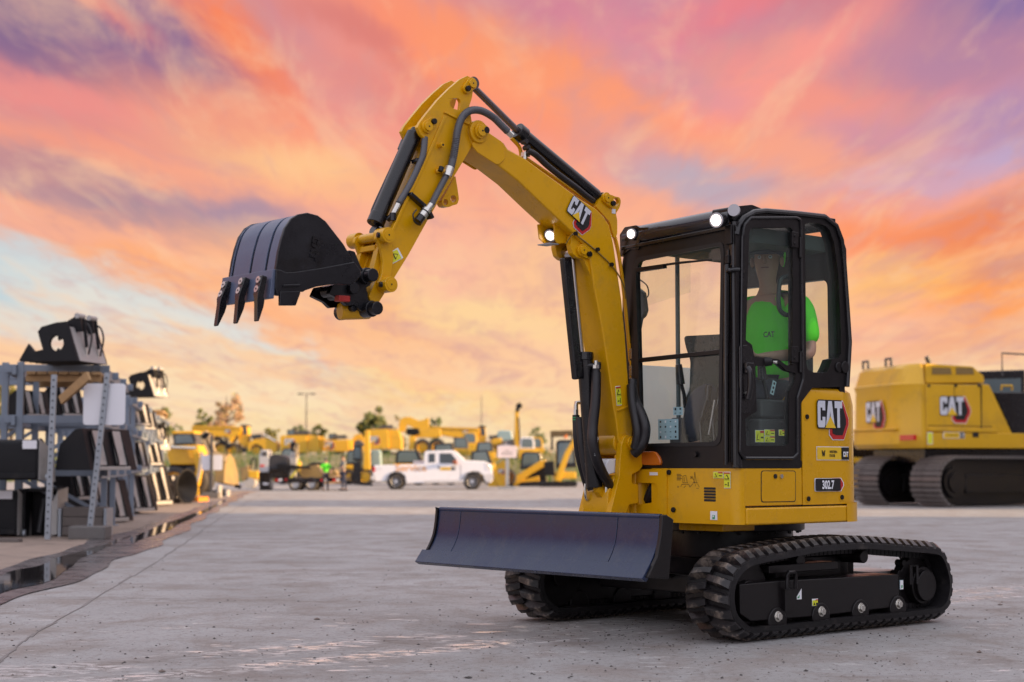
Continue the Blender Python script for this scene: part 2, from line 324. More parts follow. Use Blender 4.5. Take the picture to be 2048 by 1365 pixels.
def ray(px, py):
    a, b = (px-1024)/FPX, (682.5-py)/FPX
    return Vector((a, math.cos(PITCH)-b*math.sin(PITCH), math.sin(PITCH)+b*math.cos(PITCH)))
class Frame:      # a thing's own axes: reads a direction of view against one of its planes
    def __init__(s, o, rz): s.o = Vector(o); s.rz = rz; s.inv = Matrix.Rotation(-rz, 3, 'Z'); s.e = s.inv @ (Vector((0,0,CAMH))-s.o)
    def on(s, px, py, ax, val):
        d = s.inv @ ray(px, py); return s.e+d*((val-s.e[ax])/d[ax])
    def y(s, pts, val): return [(p.x, p.z) for p in (s.on(a, b, 1, val) for a, b in pts)]
    def x(s, pts, val): return [(p.y, p.z) for p in (s.on(a, b, 0, val) for a, b in pts)]
def ground_at(px, py): d = ray(px, py); return Vector((0,0,CAMH))+d*(-CAMH/d.z)
def depth_of(py): return ground_at(1024, py).y
def at(px, py, Yd): d = ray(px, py); return Vector((0,0,CAMH))+d*(Yd/d.y)
# ---------------------------------------------------------------- print: letters and emblems (flat, a hair proud of what they sit on)
def text_polys(txt, h, bold=.0, cond=1.0):
    cu = bpy.data.curves.new('print', 'FONT'); cu.body = txt; cu.size = 1; cu.offset = bold; cu.resolution_u = 3
    o = bpy.data.objects.new('print', cu); COL.objects.link(o); dg = bpy.context.evaluated_depsgraph_get(); me = o.evaluated_get(dg).to_mesh()
    vs = [v.co.copy() for v in me.vertices]; fs = [tuple(p.vertices) for p in me.polygons]; o.to_mesh_clear(); bpy.data.objects.remove(o); bpy.data.curves.remove(cu)
    xs = [v.x for v in vs]; ys = [v.y for v in vs]; x0, x1, y0, y1 = min(xs), max(xs), min(ys), max(ys); k = h/(y1-y0)
    return [((v.x-(x0+x1)/2)*k*cond, (v.y-(y0+y1)/2)*k) for v in vs], fs
PC = [(1,1),(1,.64),(.62,.64),(.62,.74),(.38,.74),(.38,.26),(.62,.26),(.62,.40),(1,.40),(1,.12),(.88,0),(.12,0),(0,.12),(0,.88),(.12,1),(.9,1)]
PA = [(0,0),(.30,1),(.70,1),(1,0),(.66,0),(.5,.62),(.34,0)]
PT = [(0,1),(1,1),(1,.74),(.68,.74),(.68,0),(.32,0),(.32,.74),(0,.74)]
class Decal:
    def __init__(s, org, u, v, mats=None): s.o = Vector(org); s.u = Vector(u).normalized(); s.w = Vector(v); s.n = s.u.cross(s.w).normalized(); s.w = s.n.cross(s.u); s.b = MB(); s.k = 0
    def p(s, x, y, l): return s.o+s.u*x+s.w*y+s.n*(.0022*l+.0015)
    def poly(s, pts, m, l=0): s.b.add([s.p(x, y, l) for x, y in pts], [tuple(range(len(pts)))], m); return s
    def rect(s, x, y, w, h, m, l=0): return s.poly([(x-w/2, y-h/2), (x+w/2, y-h/2), (x+w/2, y+h/2), (x-w/2, y+h/2)], m, l)
    def text(s, t, x, y, h, m, l=1, bold=.02, cond=.8):
        vs, fs = text_polys(t, h, bold, cond); s.b.add([s.p(a+x, b+y, l) for a, b in vs], fs, m); return s
    def build(s, name, parent): return s.b.build(name, [lblack, lwhite, lred, lyel, lwarn, lgreen, lsilver, lblue], parent, smooth=0, fix=False)
def emblem(d, x, y, w, full=True):   # the maker's mark: letters on black with a yellow triangle, over a red hexagon
    h = w*.75; P = lambda pts, ox, oy, sx, sy: [(x+ox*w+a*sx*w, y+oy*h+b*sy*h) for a, b in pts]
    if full:
        hx = lambda k: [(.72+(a-.72)*k, .42+(b-.42)*k) for a, b in ((.42,.10),(.52,-.02),(.86,-.02),(1.01,.36),(1.01,.52),(.84,.97),(.5,.97),(.42,.6))]
        d.poly(P(hx(1.05), -.5, -.5, 1, 1), 1, 0); d.poly(P(hx(1), -.5, -.5, 1, 1), 2, 1)
        d.poly(P([(.5,.13),(.60,.09),(.81,.09),(.925,.38),(.925,.50),(.83,.86),(.5,.86)], -.5, -.5, 1, 1), 0, 2)
        d.poly(P([(.02,.30),(.06,.25),(.78,.25),(.78,1.0),(.06,1.0),(.02,.94)], -.5, -.5, 1, 1), 0, 3)
        sx, oy, H = .235, -.22, .69; xs = (-.47, -.225, .055)
    else:
        d.rect(x, y, w, h*1.25, 0, 0); sx, oy, H = .27, -.36, .72; xs = (-.44, -.17, .14)
    for pl, ox in zip((PC, PA, PT), xs): d.poly(P(pl, ox, oy, sx*(1.18 if pl is PA else 1), H), 1 if not full else 6, 4)
    c = xs[1]+sx*.59; d.poly(P([(-.165,0),(.165,0),(0,.45)], c, oy-.01, 1, H*.98), 3, 5)
    return d
# ================================================================ setting: yard ground, puddle, kerb joint
def ground_material():
    m = bpy.data.materials.new('damp_concrete_yard'); m.use_nodes = True; t = m.node_tree; p = t.nodes['Principled BSDF']; L = t.links.new
    o = t.nodes.new('ShaderNodeTexCoord')
    def noise(sc, det=8, ro=.6, sx=1, sy=1, dist=0):
        mp = t.nodes.new('ShaderNodeMapping'); L(o.outputs['Object'], mp.inputs[0]); mp.inputs['Scale'].default_value = (sx, sy, 1)
        n = t.nodes.new('ShaderNodeTexNoise'); L(mp.outputs[0], n.inputs['Vector']); n.inputs['Scale'].default_value = sc; n.inputs['Detail'].default_value = det; n.inputs['Roughness'].default_value = ro; n.inputs['Distortion'].default_value = dist
        return n.outputs['Fac']
    def rng(f, a, b, c=0., d=1.):
        g = t.nodes.new('ShaderNodeMapRange'); L(f, g.inputs[0])
        for i, v in ((1, a), (2, b), (3, c), (4, d)): g.inputs[i].default_value = v
        return g.outputs[0]
    def mx(f, a, b):
        n = t.nodes.new('ShaderNodeMix'); n.data_type = 'RGBA'
        for i, v in ((0, f), (6, a), (7, b)):
            if isinstance(v, tuple): n.inputs[i].default_value = v
            elif isinstance(v, float): n.inputs[i].default_value = v
            else: L(v, n.inputs[i])
        return n.outputs[2]
    def mul(a, b):
        n = t.nodes.new('ShaderNodeMath'); n.operation = 'MULTIPLY'
        for i, v in enumerate((a, b)):
            if isinstance(v, float): n.inputs[i].default_value = v
            else: L(v, n.inputs[i])
        return n.outputs[0]
    big = noise(.35, 6, .6, 1, .8); mid = noise(2.2, 8, .65, 1, .7, .4); fine = noise(26, 8, .7); grit = noise(90, 4, .7); smear = noise(1.5, 9, .75, .7, 1.2, .6)
    c = mx(rng(big, .35, .65), (.28, .275, .272, 1), (.375, .37, .37, 1))
    c = mx(rng(mid, .46, .66, 0, .8), c, (.25, .215, .195, 1))
    c = mx(rng(smear, .52, .66, 0, .6), c, (.20, .17, .155, 1))
    c = mx(rng(fine, .52, .66, 0, .8), c, (.16, .135, .125, 1))
    c = mx(rng(grit, .58, .68, 0, .85), c, (.07, .06, .057, 1))
    # damp tread marks left by the tracks in two bands, with pale flecks painted in as sky glints
    sx = t.nodes.new('ShaderNodeSeparateXYZ'); L(o.outputs['Object'], sx.inputs[0])
    def lane(k, b, w):      # distance from the line y = b + k x
        a = t.nodes.new('ShaderNodeMath'); a.operation = 'MULTIPLY_ADD'; L(sx.outputs[0], a.inputs[0]); a.inputs[1].default_value = -k; L(sx.outputs[1], a.inputs[2])
        s = t.nodes.new('ShaderNodeMath'); s.operation = 'SUBTRACT'; L(a.outputs[0], s.inputs[0]); s.inputs[1].default_value = b
        ab = t.nodes.new('ShaderNodeMath'); ab.operation = 'ABSOLUTE'; L(s.outputs[0], ab.inputs[0])
        return rng(ab.outputs[0], w, w*.35)
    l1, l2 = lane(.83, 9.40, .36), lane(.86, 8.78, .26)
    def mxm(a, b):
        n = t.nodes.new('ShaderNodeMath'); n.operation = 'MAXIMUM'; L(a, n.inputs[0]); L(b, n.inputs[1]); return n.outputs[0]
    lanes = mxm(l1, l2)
    chop = noise(9, 4, .6, 1, 2.2); wet_glint = mul(rng(chop, .515, .54), mul(lanes, rng(noise(.9, 3), .36, .50)))
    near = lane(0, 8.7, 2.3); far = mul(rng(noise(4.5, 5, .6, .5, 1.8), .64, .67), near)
    wet = mxm(wet_glint, far)
    tyre_ = mxm(mxm(lane(.05, 14.2, .26), lane(.05, 16.0, .26)), mxm(mxm(lane(-.14, 11.2, .22), lane(-.14, 12.6, .22)), mxm(lane(.35, 21., .35), lane(.35, 23.2, .35))))
    c = mx(mul(mul(tyre_, rng(noise(7, 6, .7), .42, .62)), rng(noise(.5, 3), .4, .55, 0, .7)), c, (.15, .125, .11, 1))
    c = mx(mul(lanes, rng(chop, .40, .60, 0, .55)), c, (.14, .115, .10, 1))
    c = mx(wet, c, (.66, .65, .645, 1))  # pale base colour paints in the sky reflected by the wet flecks
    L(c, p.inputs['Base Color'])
    ro = rng(mid, .3, .7, .62, .88)
    rn = t.nodes.new('ShaderNodeMix'); rn.data_type = 'FLOAT'; L(wet, rn.inputs[0]); L(ro, rn.inputs[2]); rn.inputs[3].default_value = .16; L(rn.outputs[0], p.inputs['Roughness'])
    hh = t.nodes.new('ShaderNodeMath'); hh.operation = 'ADD'; L(mul(fine, .5), hh.inputs[0]); L(mul(mid, 1.5), hh.inputs[1])
    iw = t.nodes.new('ShaderNodeMath'); iw.operation = 'SUBTRACT'; iw.inputs[0].default_value = 1; L(wet, iw.inputs[1])
    b = t.nodes.new('ShaderNodeBump'); L(mul(iw.outputs[0], .55), b.inputs['Strength']); b.inputs['Distance'].default_value = .02; L(hh.outputs[0], b.inputs['Height']); L(b.outputs[0], p.inputs['Normal'])
    sp_ = t.nodes.new('ShaderNodeMix'); sp_.data_type = 'FLOAT'; L(wet, sp_.inputs[0]); sp_.inputs[2].default_value = .28; sp_.inputs[3].default_value = .45; L(sp_.outputs[0], p.inputs['Specular IOR Level'])
    return m
g = MB()
xs = [-1500, -200, -60, -20, 0, 20, 60, 200, 1500]; ys = [-400, -40, 0, 6, 12, 20, 40, 80, 200, 600, 2500]
g.add([(x, y, 0) for y in ys for x in xs], [(j*9+i, j*9+i+1, (j+1)*9+i+1, (j+1)*9+i) for j in range(len(ys)-1) for i in range(8)])
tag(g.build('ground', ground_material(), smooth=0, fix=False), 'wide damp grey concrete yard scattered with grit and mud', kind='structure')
YD = Vector((-.132, 1, 0)).normalized()         # the way the left-hand row of attachments runs
# dirt verge under the racks
dirtm = mat('brown_dirt', (.27, .205, .165), .85, var=.35, vscale=1.6, bump=.5, bscale=9, dirt=(.13, .10, .085), dscale=2.2, dlo=.5, dhi=.65, dk=.7, rvar=.12)
edge = spline([(ground_at(a, b).x, ground_at(a, b).y) for a, b in ((-420,1290),(-150,1240),(0,1165),(110,1140),(190,1105),(255,1075),(330,1045),(400,1015),(470,995),(520,982))], 10)
v = MB(); pts = [(p[0]+random.uniform(-.05,.05), p[1], .004) for p in edge]; lft = [(-60, p[1], .004) for p in edge]
n_ = len(pts); v.add(pts+lft, [(i, i+1, n_+i+1, n_+i) for i in range(n_-1)])
tag(v.build('dirt_verge', dirtm, smooth=0), 'brown dirt strip under the attachment racks', kind='structure')
# long puddle in the gutter
pudm = mat('puddle_water', (.030, .027, .028), .035, spec=.9, rvar=0, bump=.04, bscale=3)
wetm = mat('wet_gutter_mud', (.085, .075, .075), .28, var=.4, vscale=2.5, bump=.35, bscale=7, rvar=.15, spec=.7)
def strip(name, a, b, z, m, jitter, label):
    A = spline([ground_at(*p) for p in a], 12); B = spline([ground_at(*p) for p in b], 12); k = len(A); w = MB(); wob = lambda p, a: jitter*(math.sin(p.y*.55+a)+.7*math.sin(p.y*1.3+2*a)+(.5*math.sin(p.y*3.1+3*a) if p.y < 22 else 0))
    ja = [wob(p, 1.3) for p in A]; jb = [wob(q_, 1.3)+.8*wob(q_, 4.1)*min(1, max(0, abs(q_.x-p.x)-.1)) for p, q_ in zip(A, B)]
    w.add([(p.x+j, p.y, z) for p, j in zip(A, ja)]+[(p.x+j, p.y, z) for p, j in zip(B, jb)], [(i, i+1, k+i+1, k+i) for i in range(k-1)])
    tag(w.build(name, m, smooth=0), label, kind='structure')
strip('wet_gutter', [(-300,1255),(0,1142),(120,1108),(200,1076),(262,1060),(330,1040),(400,1013),(462,993),(492,985)], [(-300,1345),(0,1213),(130,1170),(260,1115),(330,1083),(380,1056),(430,1024),(474,1000),(500,987)], .008, wetm, .05, 'wet muddy gutter strip beside the yard')
strip('puddle', [(-300,1275),(0,1152),(80,1134),(160,1106),(225,1086),(262,1073)], [(-300,1318),(0,1192),(80,1168),(150,1132),(215,1096),(262,1075)], .012, pudm, .035, 'long dark puddle mirroring the racks')
strip('puddle', [(262,1079),(292,1063),(330,1049),(375,1034),(420,1015),(452,1000)], [(262,1090),(292,1078),(330,1064),(372,1044),(423,1019),(454,1002)], .0125, pudm, .02, 'bright puddle further along the gutter')
jo = MB(); J = spline([ground_at(*p) for p in ((-20,1345),(60,1275),(165,1213),(350,1100),(450,1031),(525,988))], 8)
for i in range(len(J)-1): jo.bar(J[i]+Vector((random.uniform(-.012,.012),0,.0005)), J[i+1]+Vector((random.uniform(-.012,.012),0,.0005)), .018*random.choice((.3,.6,1,1.2)), .006)
tag(jo.build('slab_joint', mat('joint_filler', (.19, .175, .17), .85, var=.5, vscale=5)), 'dark joint line along the concrete slab', kind='structure')
# loose stones: nobody could count them
st = MB()
def stone(p, r, m=0):
    k = [random.uniform(.6, 1.2) for _ in range(6)]
    st.add([p+Vector((r*k[0],0,.2*r)), p+Vector((0,r*k[1],.2*r)), p+Vector((-r*k[2],0,.2*r)), p+Vector((0,-r*k[3],.2*r)), p+Vector((0,0,.75*r*k[4])), p-Vector((0,0,.3*r))], [(0,1,4),(1,2,4),(2,3,4),(3,0,4),(1,0,5),(2,1,5),(3,2,5),(0,3,5)], m)
for i in range(1500):
    py = 985+380*random.random()**.8; p = ground_at(random.uniform(-60, 2110), py); stone(p, random.choice((.003, .004, .005, .006, .009))*(1 if random.random() < .97 else 2.2), random.choice((0, 0, 1)))
for i in range(400): p = ground_at(random.gauss(1340, 190), random.gauss(1265, 32)); stone(p, random.choice((.003, .005, .007)), 0)
tag(st.build('loose_stones', [mat('dark_stone', (.06, .052, .05), .8, var=.4, vscale=30), mat('brown_stone', (.17, .13, .11), .85, var=.4, vscale=30)], smooth=0), 'small dark stones and clods strewn over the concrete yard', kind='stuff')
# warehouse unseen beyond the right edge, added to lay shade over the front of the yard
wh = thing('shade_warehouse', 'long low metal warehouse to the right, unseen and added to shade the yard', 'shade_warehouse', (17.5, 8, 0))
shade_wallm = mat('shade_warehouse_siding', (.30, .29, .29), .6, var=.1, vscale=1.5)
b = MB(); b.box((0,-34,0), (16,18.2,7.6)); b.build('shade_warehouse_wall', shade_wallm, wh)
b = MB(); b.plate([(-.4,7.6),(16.4,7.6),(16.4,7.8),(8,8.8),(-.4,7.8)], 1, -34.4, 18.5); b.build('roof', mat('shade_warehouse_roofing', (.22, .22, .23), .5), wh)
b = MB()
for i in range(64): b.box((-.05, -33.5+i*.8, .1), (0, -33.35+i*.8, 7.5))
b.build('shade_warehouse_rib', shade_wallm, wh)['kind'] = 'stuff'
bt = thing('shade_trailer', 'tall white box trailer added unseen beyond the right edge to shade the large excavator', 'trailer', (15.5, 34.0, 0))  # out of view, added to keep the sun off the large excavator
b = MB(); b.box((0,0,1.1),(12,6.8,4.4)); b.build('box', mat('shade_trailer_side', (.6,.6,.62), .5, var=.06), bt, bevel=.04)
for x0 in (1.2, 2.4, 9.5, 10.7):
    b = MB(); b.lathe([(.30,-.15),(.46,-.15),(.5,0),(.46,.15),(.30,.15)], (x0,.3,.5), 'y', 20); b.build('tyre', tyre, bt)  # wheel of the unseen trailer added for shade
b = MB(); b.box((.2,.3,.75),(11.8,6.4,1.1)); b.build('chassis', greytrim, bt)  # chassis of the unseen trailer added for shade
for yy in (-20, -4, 10):
    d_ = MB(); d_.box((-.09, yy, 0), (-.052, yy+4, 4.2)); d_.build('shade_warehouse_door', mat('shade_warehouse_door_white', (.6,.6,.6), .5, var=.06), wh)
# ================================================================ the yellow mini excavator
MO, MR = (1.328, 9.972, 0), R(220.5)
ME = thing('mini_excavator', 'yellow and black mini excavator parked in the foreground with its bucket raised', 'excavator', MO, MR)
M = Frame(MO, MR)
def P(px, py, ax, val): return M.on(px, py, ax, val)
def disc_pin(b, c, r, y0, y1, m=0, n=20): b.cyl((c[0], y0, c[1]), (c[0], y1, c[1]), r, n=n, m=m)
# ---- undercarriage -------------------------------------------------------
W2 = .93; TI = .60
rim = M.y([(1725,1088),(1673,1091),(1640,1094),(1568.6,1107),(1511,1119),(1488.6,1131),(1473,1149),(1464,1173),(1462,1203),(1468,1234),(1483,1253),(1504,1266),(1549.5,1263),(1640,1253.5),(1673,1248),(1778,1238),(1873,1227),(1890,1220),(1901,1204),(1906,1169.6),(1901,1138),(1890,1110),(1875,1099.5),(1831,1095),(1778,1090.5)], W2)
path = spline([Vector((a, b, 0)) for a, b in rim], 10, True)
def resample(pts, n):
    d = [0]; k = len(pts)
    for i in range(k): d.append(d[-1]+(pts[(i+1) % k]-pts[i]).length)
    out = []; j = 0
    for i in range(n):
        s = d[-1]*i/n
        while d[j+1] < s: j += 1
        u = (s-d[j])/(d[j+1]-d[j]); out.append(pts[j].lerp(pts[(j+1) % k], u))
    return out, d[-1]
NB = 180; bp, plen = resample(path, NB)
cen = Vector((sum(p.x for p in bp)/NB, sum(p.y for p in bp)/NB, 0))
def nrm(i):
    t_ = (bp[(i+1) % NB]-bp[i-1]).normalized(); n_ = Vector((t_.y, -t_.x, 0))
    return (n_ if n_.dot(bp[i]-cen) > 0 else -n_), t_
def belt_mesh():
    b = MB(); vs = []
    for i in range(NB):
        n_, _ = nrm(i); o, q = bp[i], bp[i]-n_*.030
        vs += [(o.x, W2-.006, o.y), (o.x+n_.x*.006, W2-.02, o.y+n_.y*.006), (o.x+n_.x*.006, TI+.02, o.y+n_.y*.006), (o.x, TI, o.y), (q.x, TI, q.y), (q.x, W2, q.y)]
    b.add(vs, [(i*6+j, i*6+(j+1) % 6, ((i+1) % NB)*6+(j+1) % 6, ((i+1) % NB)*6+j) for i in range(NB) for j in range(6)])
    return b.mesh('rubber_belt', rubber)
def lug_mesh(s):   # one chevron lug; s = +1 runs to the outer edge, -1 to the inner edge
    b = MB(); w = .170
    rings = []
    for u, ht, tb, tt, sh in ((0, .030, .030, .016, -.012), (.03, .044, .031, .017, -.006), (.115, .046, .032, .018, .008), (w-.008, .012, .030, .022, .016)):
        rings.append([(-tb+sh, s*u, -.002), (tb+sh, s*u, -.002), (tt+sh, s*u, ht), (-tt+sh, s*u, ht)])
    b.loft(rings); return b.mesh('track_lug', mudlug, smooth=25)
bm_, lo_, li_ = belt_mesh(), lug_mesh(1), lug_mesh(-1)
tooth_b = MB(); tooth_b.box((-.018, -.035, -.028), (.018, .035, 0)); tooth_me = tooth_b.mesh('drive_lug', rubber)
NL = 58; lp, _ = resample(path, NL*4)
def place(name, me, parent, i, y, flip=0):
    k = len(lp); t_ = (lp[(i+1) % k]-lp[i-1]).normalized(); n_ = Vector((t_.y, -t_.x, 0)); n_ = n_ if n_.dot(lp[i % k]-cen) > 0 else -n_
    X_ = Vector((t_.x, 0, t_.y)); Z_ = Vector((n_.x, 0, n_.y)); Y_ = Z_.cross(X_)
    if Y_.y < 0: X_, Y_ = -X_, -Y_
    o = bpy.data.objects.new(name, me); COL.objects.link(o); o.parent = parent
    mt = Matrix((X_, Y_, Z_)).transposed().to_4x4(); mt.translation = Vector((lp[i % k].x, y, lp[i % k].y)); o.matrix_local = mt
roll_x = [M.on(a, b, 1, W2) for a, b in ((1562,1234),(1649,1224),(1728,1217),(1803,1209))]
fr_poly = M.y([(1480,1169),(1560,1162),(1798,1149),(1800,1214),(1640,1233),(1502,1244),(1481,1229)], .90)
def side_track(y0):     # y0 shifts the near track's geometry across to the far side
    belt = put('rubber_track', bm_, ME); belt.location = (0, y0, 0)
    for i in range(NL):
        place('track_lug', lo_, belt, i*4, W2-.170); place('track_lug', li_, belt, i*4+2, TI+.170)
    b = MB(); n0 = NL
    sg = 1 if y0 == 0 else -1; c0 = (W2+TI)/2; Y0 = c0+y0
    for i in range(0, NL*2):
        k = (i*2) % len(lp); t_ = (lp[(k+1) % len(lp)]-lp[k-1]).normalized(); n_ = Vector((t_.y, -t_.x, 0)); n_ = n_ if n_.dot(lp[k]-cen) > 0 else -n_
        c = lp[k]-n_*.045; b.bar((c.x-t_.x*.016, c0, c.y-t_.y*.016), (c.x+t_.x*.016, c0, c.y+t_.y*.016), .10, .035)
    dl = b.build('drive_lugs', rubber, belt); dl['kind'] = 'stuff'
    ya, yb = (.70, .90) if sg > 0 else (-.90, -.70)
    b = MB(); b.plate(fr_poly, 1, ya, yb); tf = b.build('track_frame', frameblk, ME, bevel=.008)
    b = MB(); b.box((.62, ya-.03 if sg < 0 else ya, .36), (.02, yb-.03 if sg > 0 else yb, .405)); b.build('frame_step', frameblk, tf, bevel=.006)
    yo = .905*sg
    for p in roll_x:
        b = MB(); b.cyl((p.x, yo-.01*sg, p.z), (p.x, yo+.022*sg, p.z), .022, n=6); b.cyl((p.x, yo-.01*sg, p.z), (p.x, yo+.008*sg, p.z), .030, n=16); b.build('roller_bolt', zinc, tf, bevel=.003)
        b = MB(); b.cyl((p.x, ya-.02, p.z-.028), (p.x, yb+.01, p.z-.028), .078, n=24); b.build('track_roller', frameblk, ME, bevel=.008)
    for a, q in ((1602.5, 1122), (1729, 1114)):
        p = M.on(a, q, 1, .86); b = MB(); yy = (.70, .86) if sg > 0 else (-.86, -.70)
        b.cyl((p.x, yy[0], p.z), (p.x, yy[1], p.z), .038, n=20); b.cyl((p.x, .64*sg, p.z), (p.x, .72*sg, p.z), .022); b.box((p.x-.03, min(.64*sg, .70*sg), p.z-.12), (p.x+.03, max(.64*sg, .70*sg), p.z)); b.build('carrier_roller', frameblk, ME, bevel=.006)
    p = M.on(1859, 1172, 1, .90); b = MB(); b.cyl((p.x, .74*sg, p.z), (p.x, .80*sg, p.z), .17, n=28)
    for i in range(14):
        a = 2*math.pi*i/14; b.cyl((p.x+.175*math.cos(a), .74*sg, p.z+.175*math.sin(a)), (p.x+.175*math.cos(a), .80*sg, p.z+.175*math.sin(a)), .022, n=8)
    sp = b.build('sprocket', frameblk, ME, bevel=.004); b = MB(); b.cyl((p.x, .70*sg, p.z), (p.x, .885*sg, p.z), .095, n=32); b.cyl((p.x, .70*sg, p.z), (p.x, .86*sg, p.z), .115, n=32); b.build('drive_motor', frameblk, sp, bevel=.006)
    ii = M.on(1545, 1190, 1, .80); b = MB(); b.cyl((.78, .69*sg, .27), (.78, .83*sg, .27), .185, n=32); b.cyl((.78, .66*sg, .27), (.78, .86*sg, .27), .06, n=20); b.build('idler', frameblk, ME, bevel=.006)
    q = M.on(1583, 1167, 1, .93); b = MB(); b.tube([(q.x+.035, .93*sg, q.z-.03), (q.x+.035, .93*sg, q.z+.045), (q.x+.025, .93*sg, q.z+.06), (q.x-.025, .93*sg, q.z+.06), (q.x-.035, .93*sg, q.z+.045), (q.x-.035, .93*sg, q.z-.03)], .012); b.bar((q.x+.05, .91*sg, q.z-.09), (q.x-.05, .91*sg, q.z-.09), .03, .12); b.build('tie_down_loop', frameblk, tf)
    b = MB(); q = M.on(1828, 1152, 1, .90); b.tube([(q.x+.03, .90*sg, q.z-.05), (q.x+.03, .90*sg, q.z+.06), (q.x-.03, .90*sg, q.z+.06), (q.x-.03, .90*sg, q.z-.05)], .011); b.build('tie_down_loop', frameblk, tf)
    return tf
tfn = side_track(0); tff = side_track(-(W2+TI))
d = Decal((0, .9015, 0), (-1,0,0), (0,0,1))
def dx(px, py, val=.9): p = M.on(px, py, 1, val); return -p.x, p.z
x, z = dx(1596, 1192); d.poly([(x-.03,z-.02),(x+.028,z-.02),(x+.028,z+.04)], 1); d.poly([(x-.015,z-.012),(x+.005,z-.012),(x+.01,z+.005)], 5, 1)
x, z = dx(1629, 1205); d.rect(x, z, .052, .040, 1); d.rect(x, z-.003, .047, .030, 4, 1); d.rect(x+.012, z+.013, .02, .006, 2, 2); d.poly([(x-.018,z-.014),(x-.002,z-.014),(x-.010,z+.002)], 0, 2); d.rect(x+.012, z-.008, .016, .010, 0, 2)
x, z = dx(1802, 1170); d.rect(x, z, .034, .056, 7); d.rect(x, z, .030, .052, 1, 1); d.rect(x, z-.010, .012, .016, 5, 2)
d.build('frame_sticker', tfn)
b = MB(); b.box((-.46,-.62,.20), (.50,.62,.40)); b.box((-.30,-.70,.30), (.35,.70,.43)); b.cyl((0,.03,.40), (0,.03,.60), .385, n=48); b.build('chassis', frameblk, ME, bevel=.012)
b = MB(); b.cyl((0,.03,.565), (0,.03,.622), .455, n=48)
for i in range(22): a = 2*math.pi*i/22; b.cyl((.425*math.cos(a), .03+.425*math.sin(a), .548), (.425*math.cos(a), .03+.425*math.sin(a), .57), .012, n=6)
b.build('slewing_ring', frameblk, ME, bevel=.004)
q = M.on(1760, 1141, 1, .62); b = MB(); b.plate([(q.x+.17,q.z-.02),(q.x-.15,q.z-.02),(q.x-.15,q.z+.0),(q.x+.17,q.z+.0)], 1, .40, .69); b.build('chassis_cover', plateg, ME, bevel=.005)
q = M.on(1672, 1138, 1, .66); b = MB(); b.bar((q.x+.05, .66, q.z+.025), (q.x-.12, .66, q.z-.05), .05, .03); b.build('grease_cover', frameblk, ME, bevel=.006)
# ---- dozer blade -----------------------------------------------------------
bl = M.y([(1322,1033),(1321.3,1046),(1319.5,1068),(1316,1092),(1309,1114),(1299,1136),(1287.5,1158)], W2)
bc = [(p.x, p.y) for p in spline([Vector((a, c, 0)) for a, c in bl], 3)]
def off_poly(c, th):
    o = []
    for i in range(len(c)):
        a, e = Vector(c[max(i-1,0)]), Vector(c[min(i+1,len(c)-1)]); t_ = (e-a).normalized(); n_ = Vector((t_.y, -t_.x)); n_ = n_ if n_.x < 0 else -n_; o.append((c[i][0]+n_.x*th, c[i][1]+n_.y*th))
    return o
BL = thing('dozer_blade', None, None, (0,0,0)); BL.parent = ME
for k_ in ('label', 'category'):
    if k_ in BL: del BL[k_]
sec = bc+off_poly(bc, .022)[::-1]
for y0, y1 in ((-.925,-.716), (-.712,.612), (.616,.918)):
    b = MB(); b.plate(sec, 1, y0, y1); b.build('blade_panel', steel, BL, bevel=.003)
b = MB(); top = bc[0]; b.cyl((top[0]-.012,-.925,top[1]-.004), (top[0]-.012,.92,top[1]-.004), .016, n=10); b.build('top_rail', steel, BL)
lowc = bc[-5:]; b = MB(); b.plate([(p[0]+.009, p[1]) for p in lowc]+off_poly(lowc, .03)[::-1], 1, -.985, .926); b.build('cutting_edge', steel, BL, bevel=.003)
ep = M.y([(1321.7,1030),(1330,1030),(1343.7,1039),(1334.7,1158),(1291,1155.6),(1300,1137),(1311,1114),(1319,1068)], W2)
b = MB(); b.plate(ep, 1, .919, .945); b.build('end_plate', frameblk, BL, bevel=.006)
b = MB(); b.plate([(top[0]+.02,top[1]+.01)]+[(p[0]+.014,p[1]) for p in bc[:-4]]+off_poly(bc, .06)[:-4][::-1], 1, -.944, -.926); b.build('end_plate', frameblk, BL, bevel=.004)
for s in (-1, 1):
    b = MB(); b.bar((bc[8][0]-.14, s*.36, .46), (.40, s*.36, .34), .13, .10); b.bar((.6, s*.36, .35), (.1, s*.30, .34), .10, .10); b.build('blade_arm', frameblk, BL, bevel=.01)
b = MB(); b.box((bc[8][0]-.12,-.85,.45), (bc[8][0]-.05,.85,.53)); b.build('back_rib', frameblk, BL, bevel=.006)
b = MB(); b.cyl((1.26,.0,.42), (.75,0,.36), .035); b.cyl((.8,0,.36), (.45,0,.33), .05); b.build('blade_cylinder', blackp, BL)
# ---- body -------------------------------------------------------------------
YS, XF = .86, .865
def arc2(c, r, a0, a1, n=6): return [(c[0]+r*math.cos(R(a0+(a1-a0)*i/n)), c[1]+r*math.sin(R(a0+(a1-a0)*i/n))) for i in range(n+1)]
def X_(px, py=1000): return M.on(px, py, 1, YS).x
xs1, xs2 = X_(1489.5)-.001, X_(1605.5)
z0, zt = .633, .943; zsk = P(1600, 1012, 1, YS).z
front_plan = [(XF-.0, .205)]+arc2((XF-.062, YS-.062), .062, 0, 90)+[(xs1+.003, YS), (xs1+.003, -.45), (.60, -.45), (XF, -.45)]
front_plan = [(xs1+.003, -.30)]+[(XF-.18, -.30), (XF-.18, .205), (XF, .205)]+arc2((XF-.062, YS-.062), .062, 0, 90)+[(xs1+.003, YS)]
mid_plan = [(xs2+.003, -.75), (.44, -.72), (xs1-.003, -.33), (xs1-.003, YS), (xs2+.003, YS)]
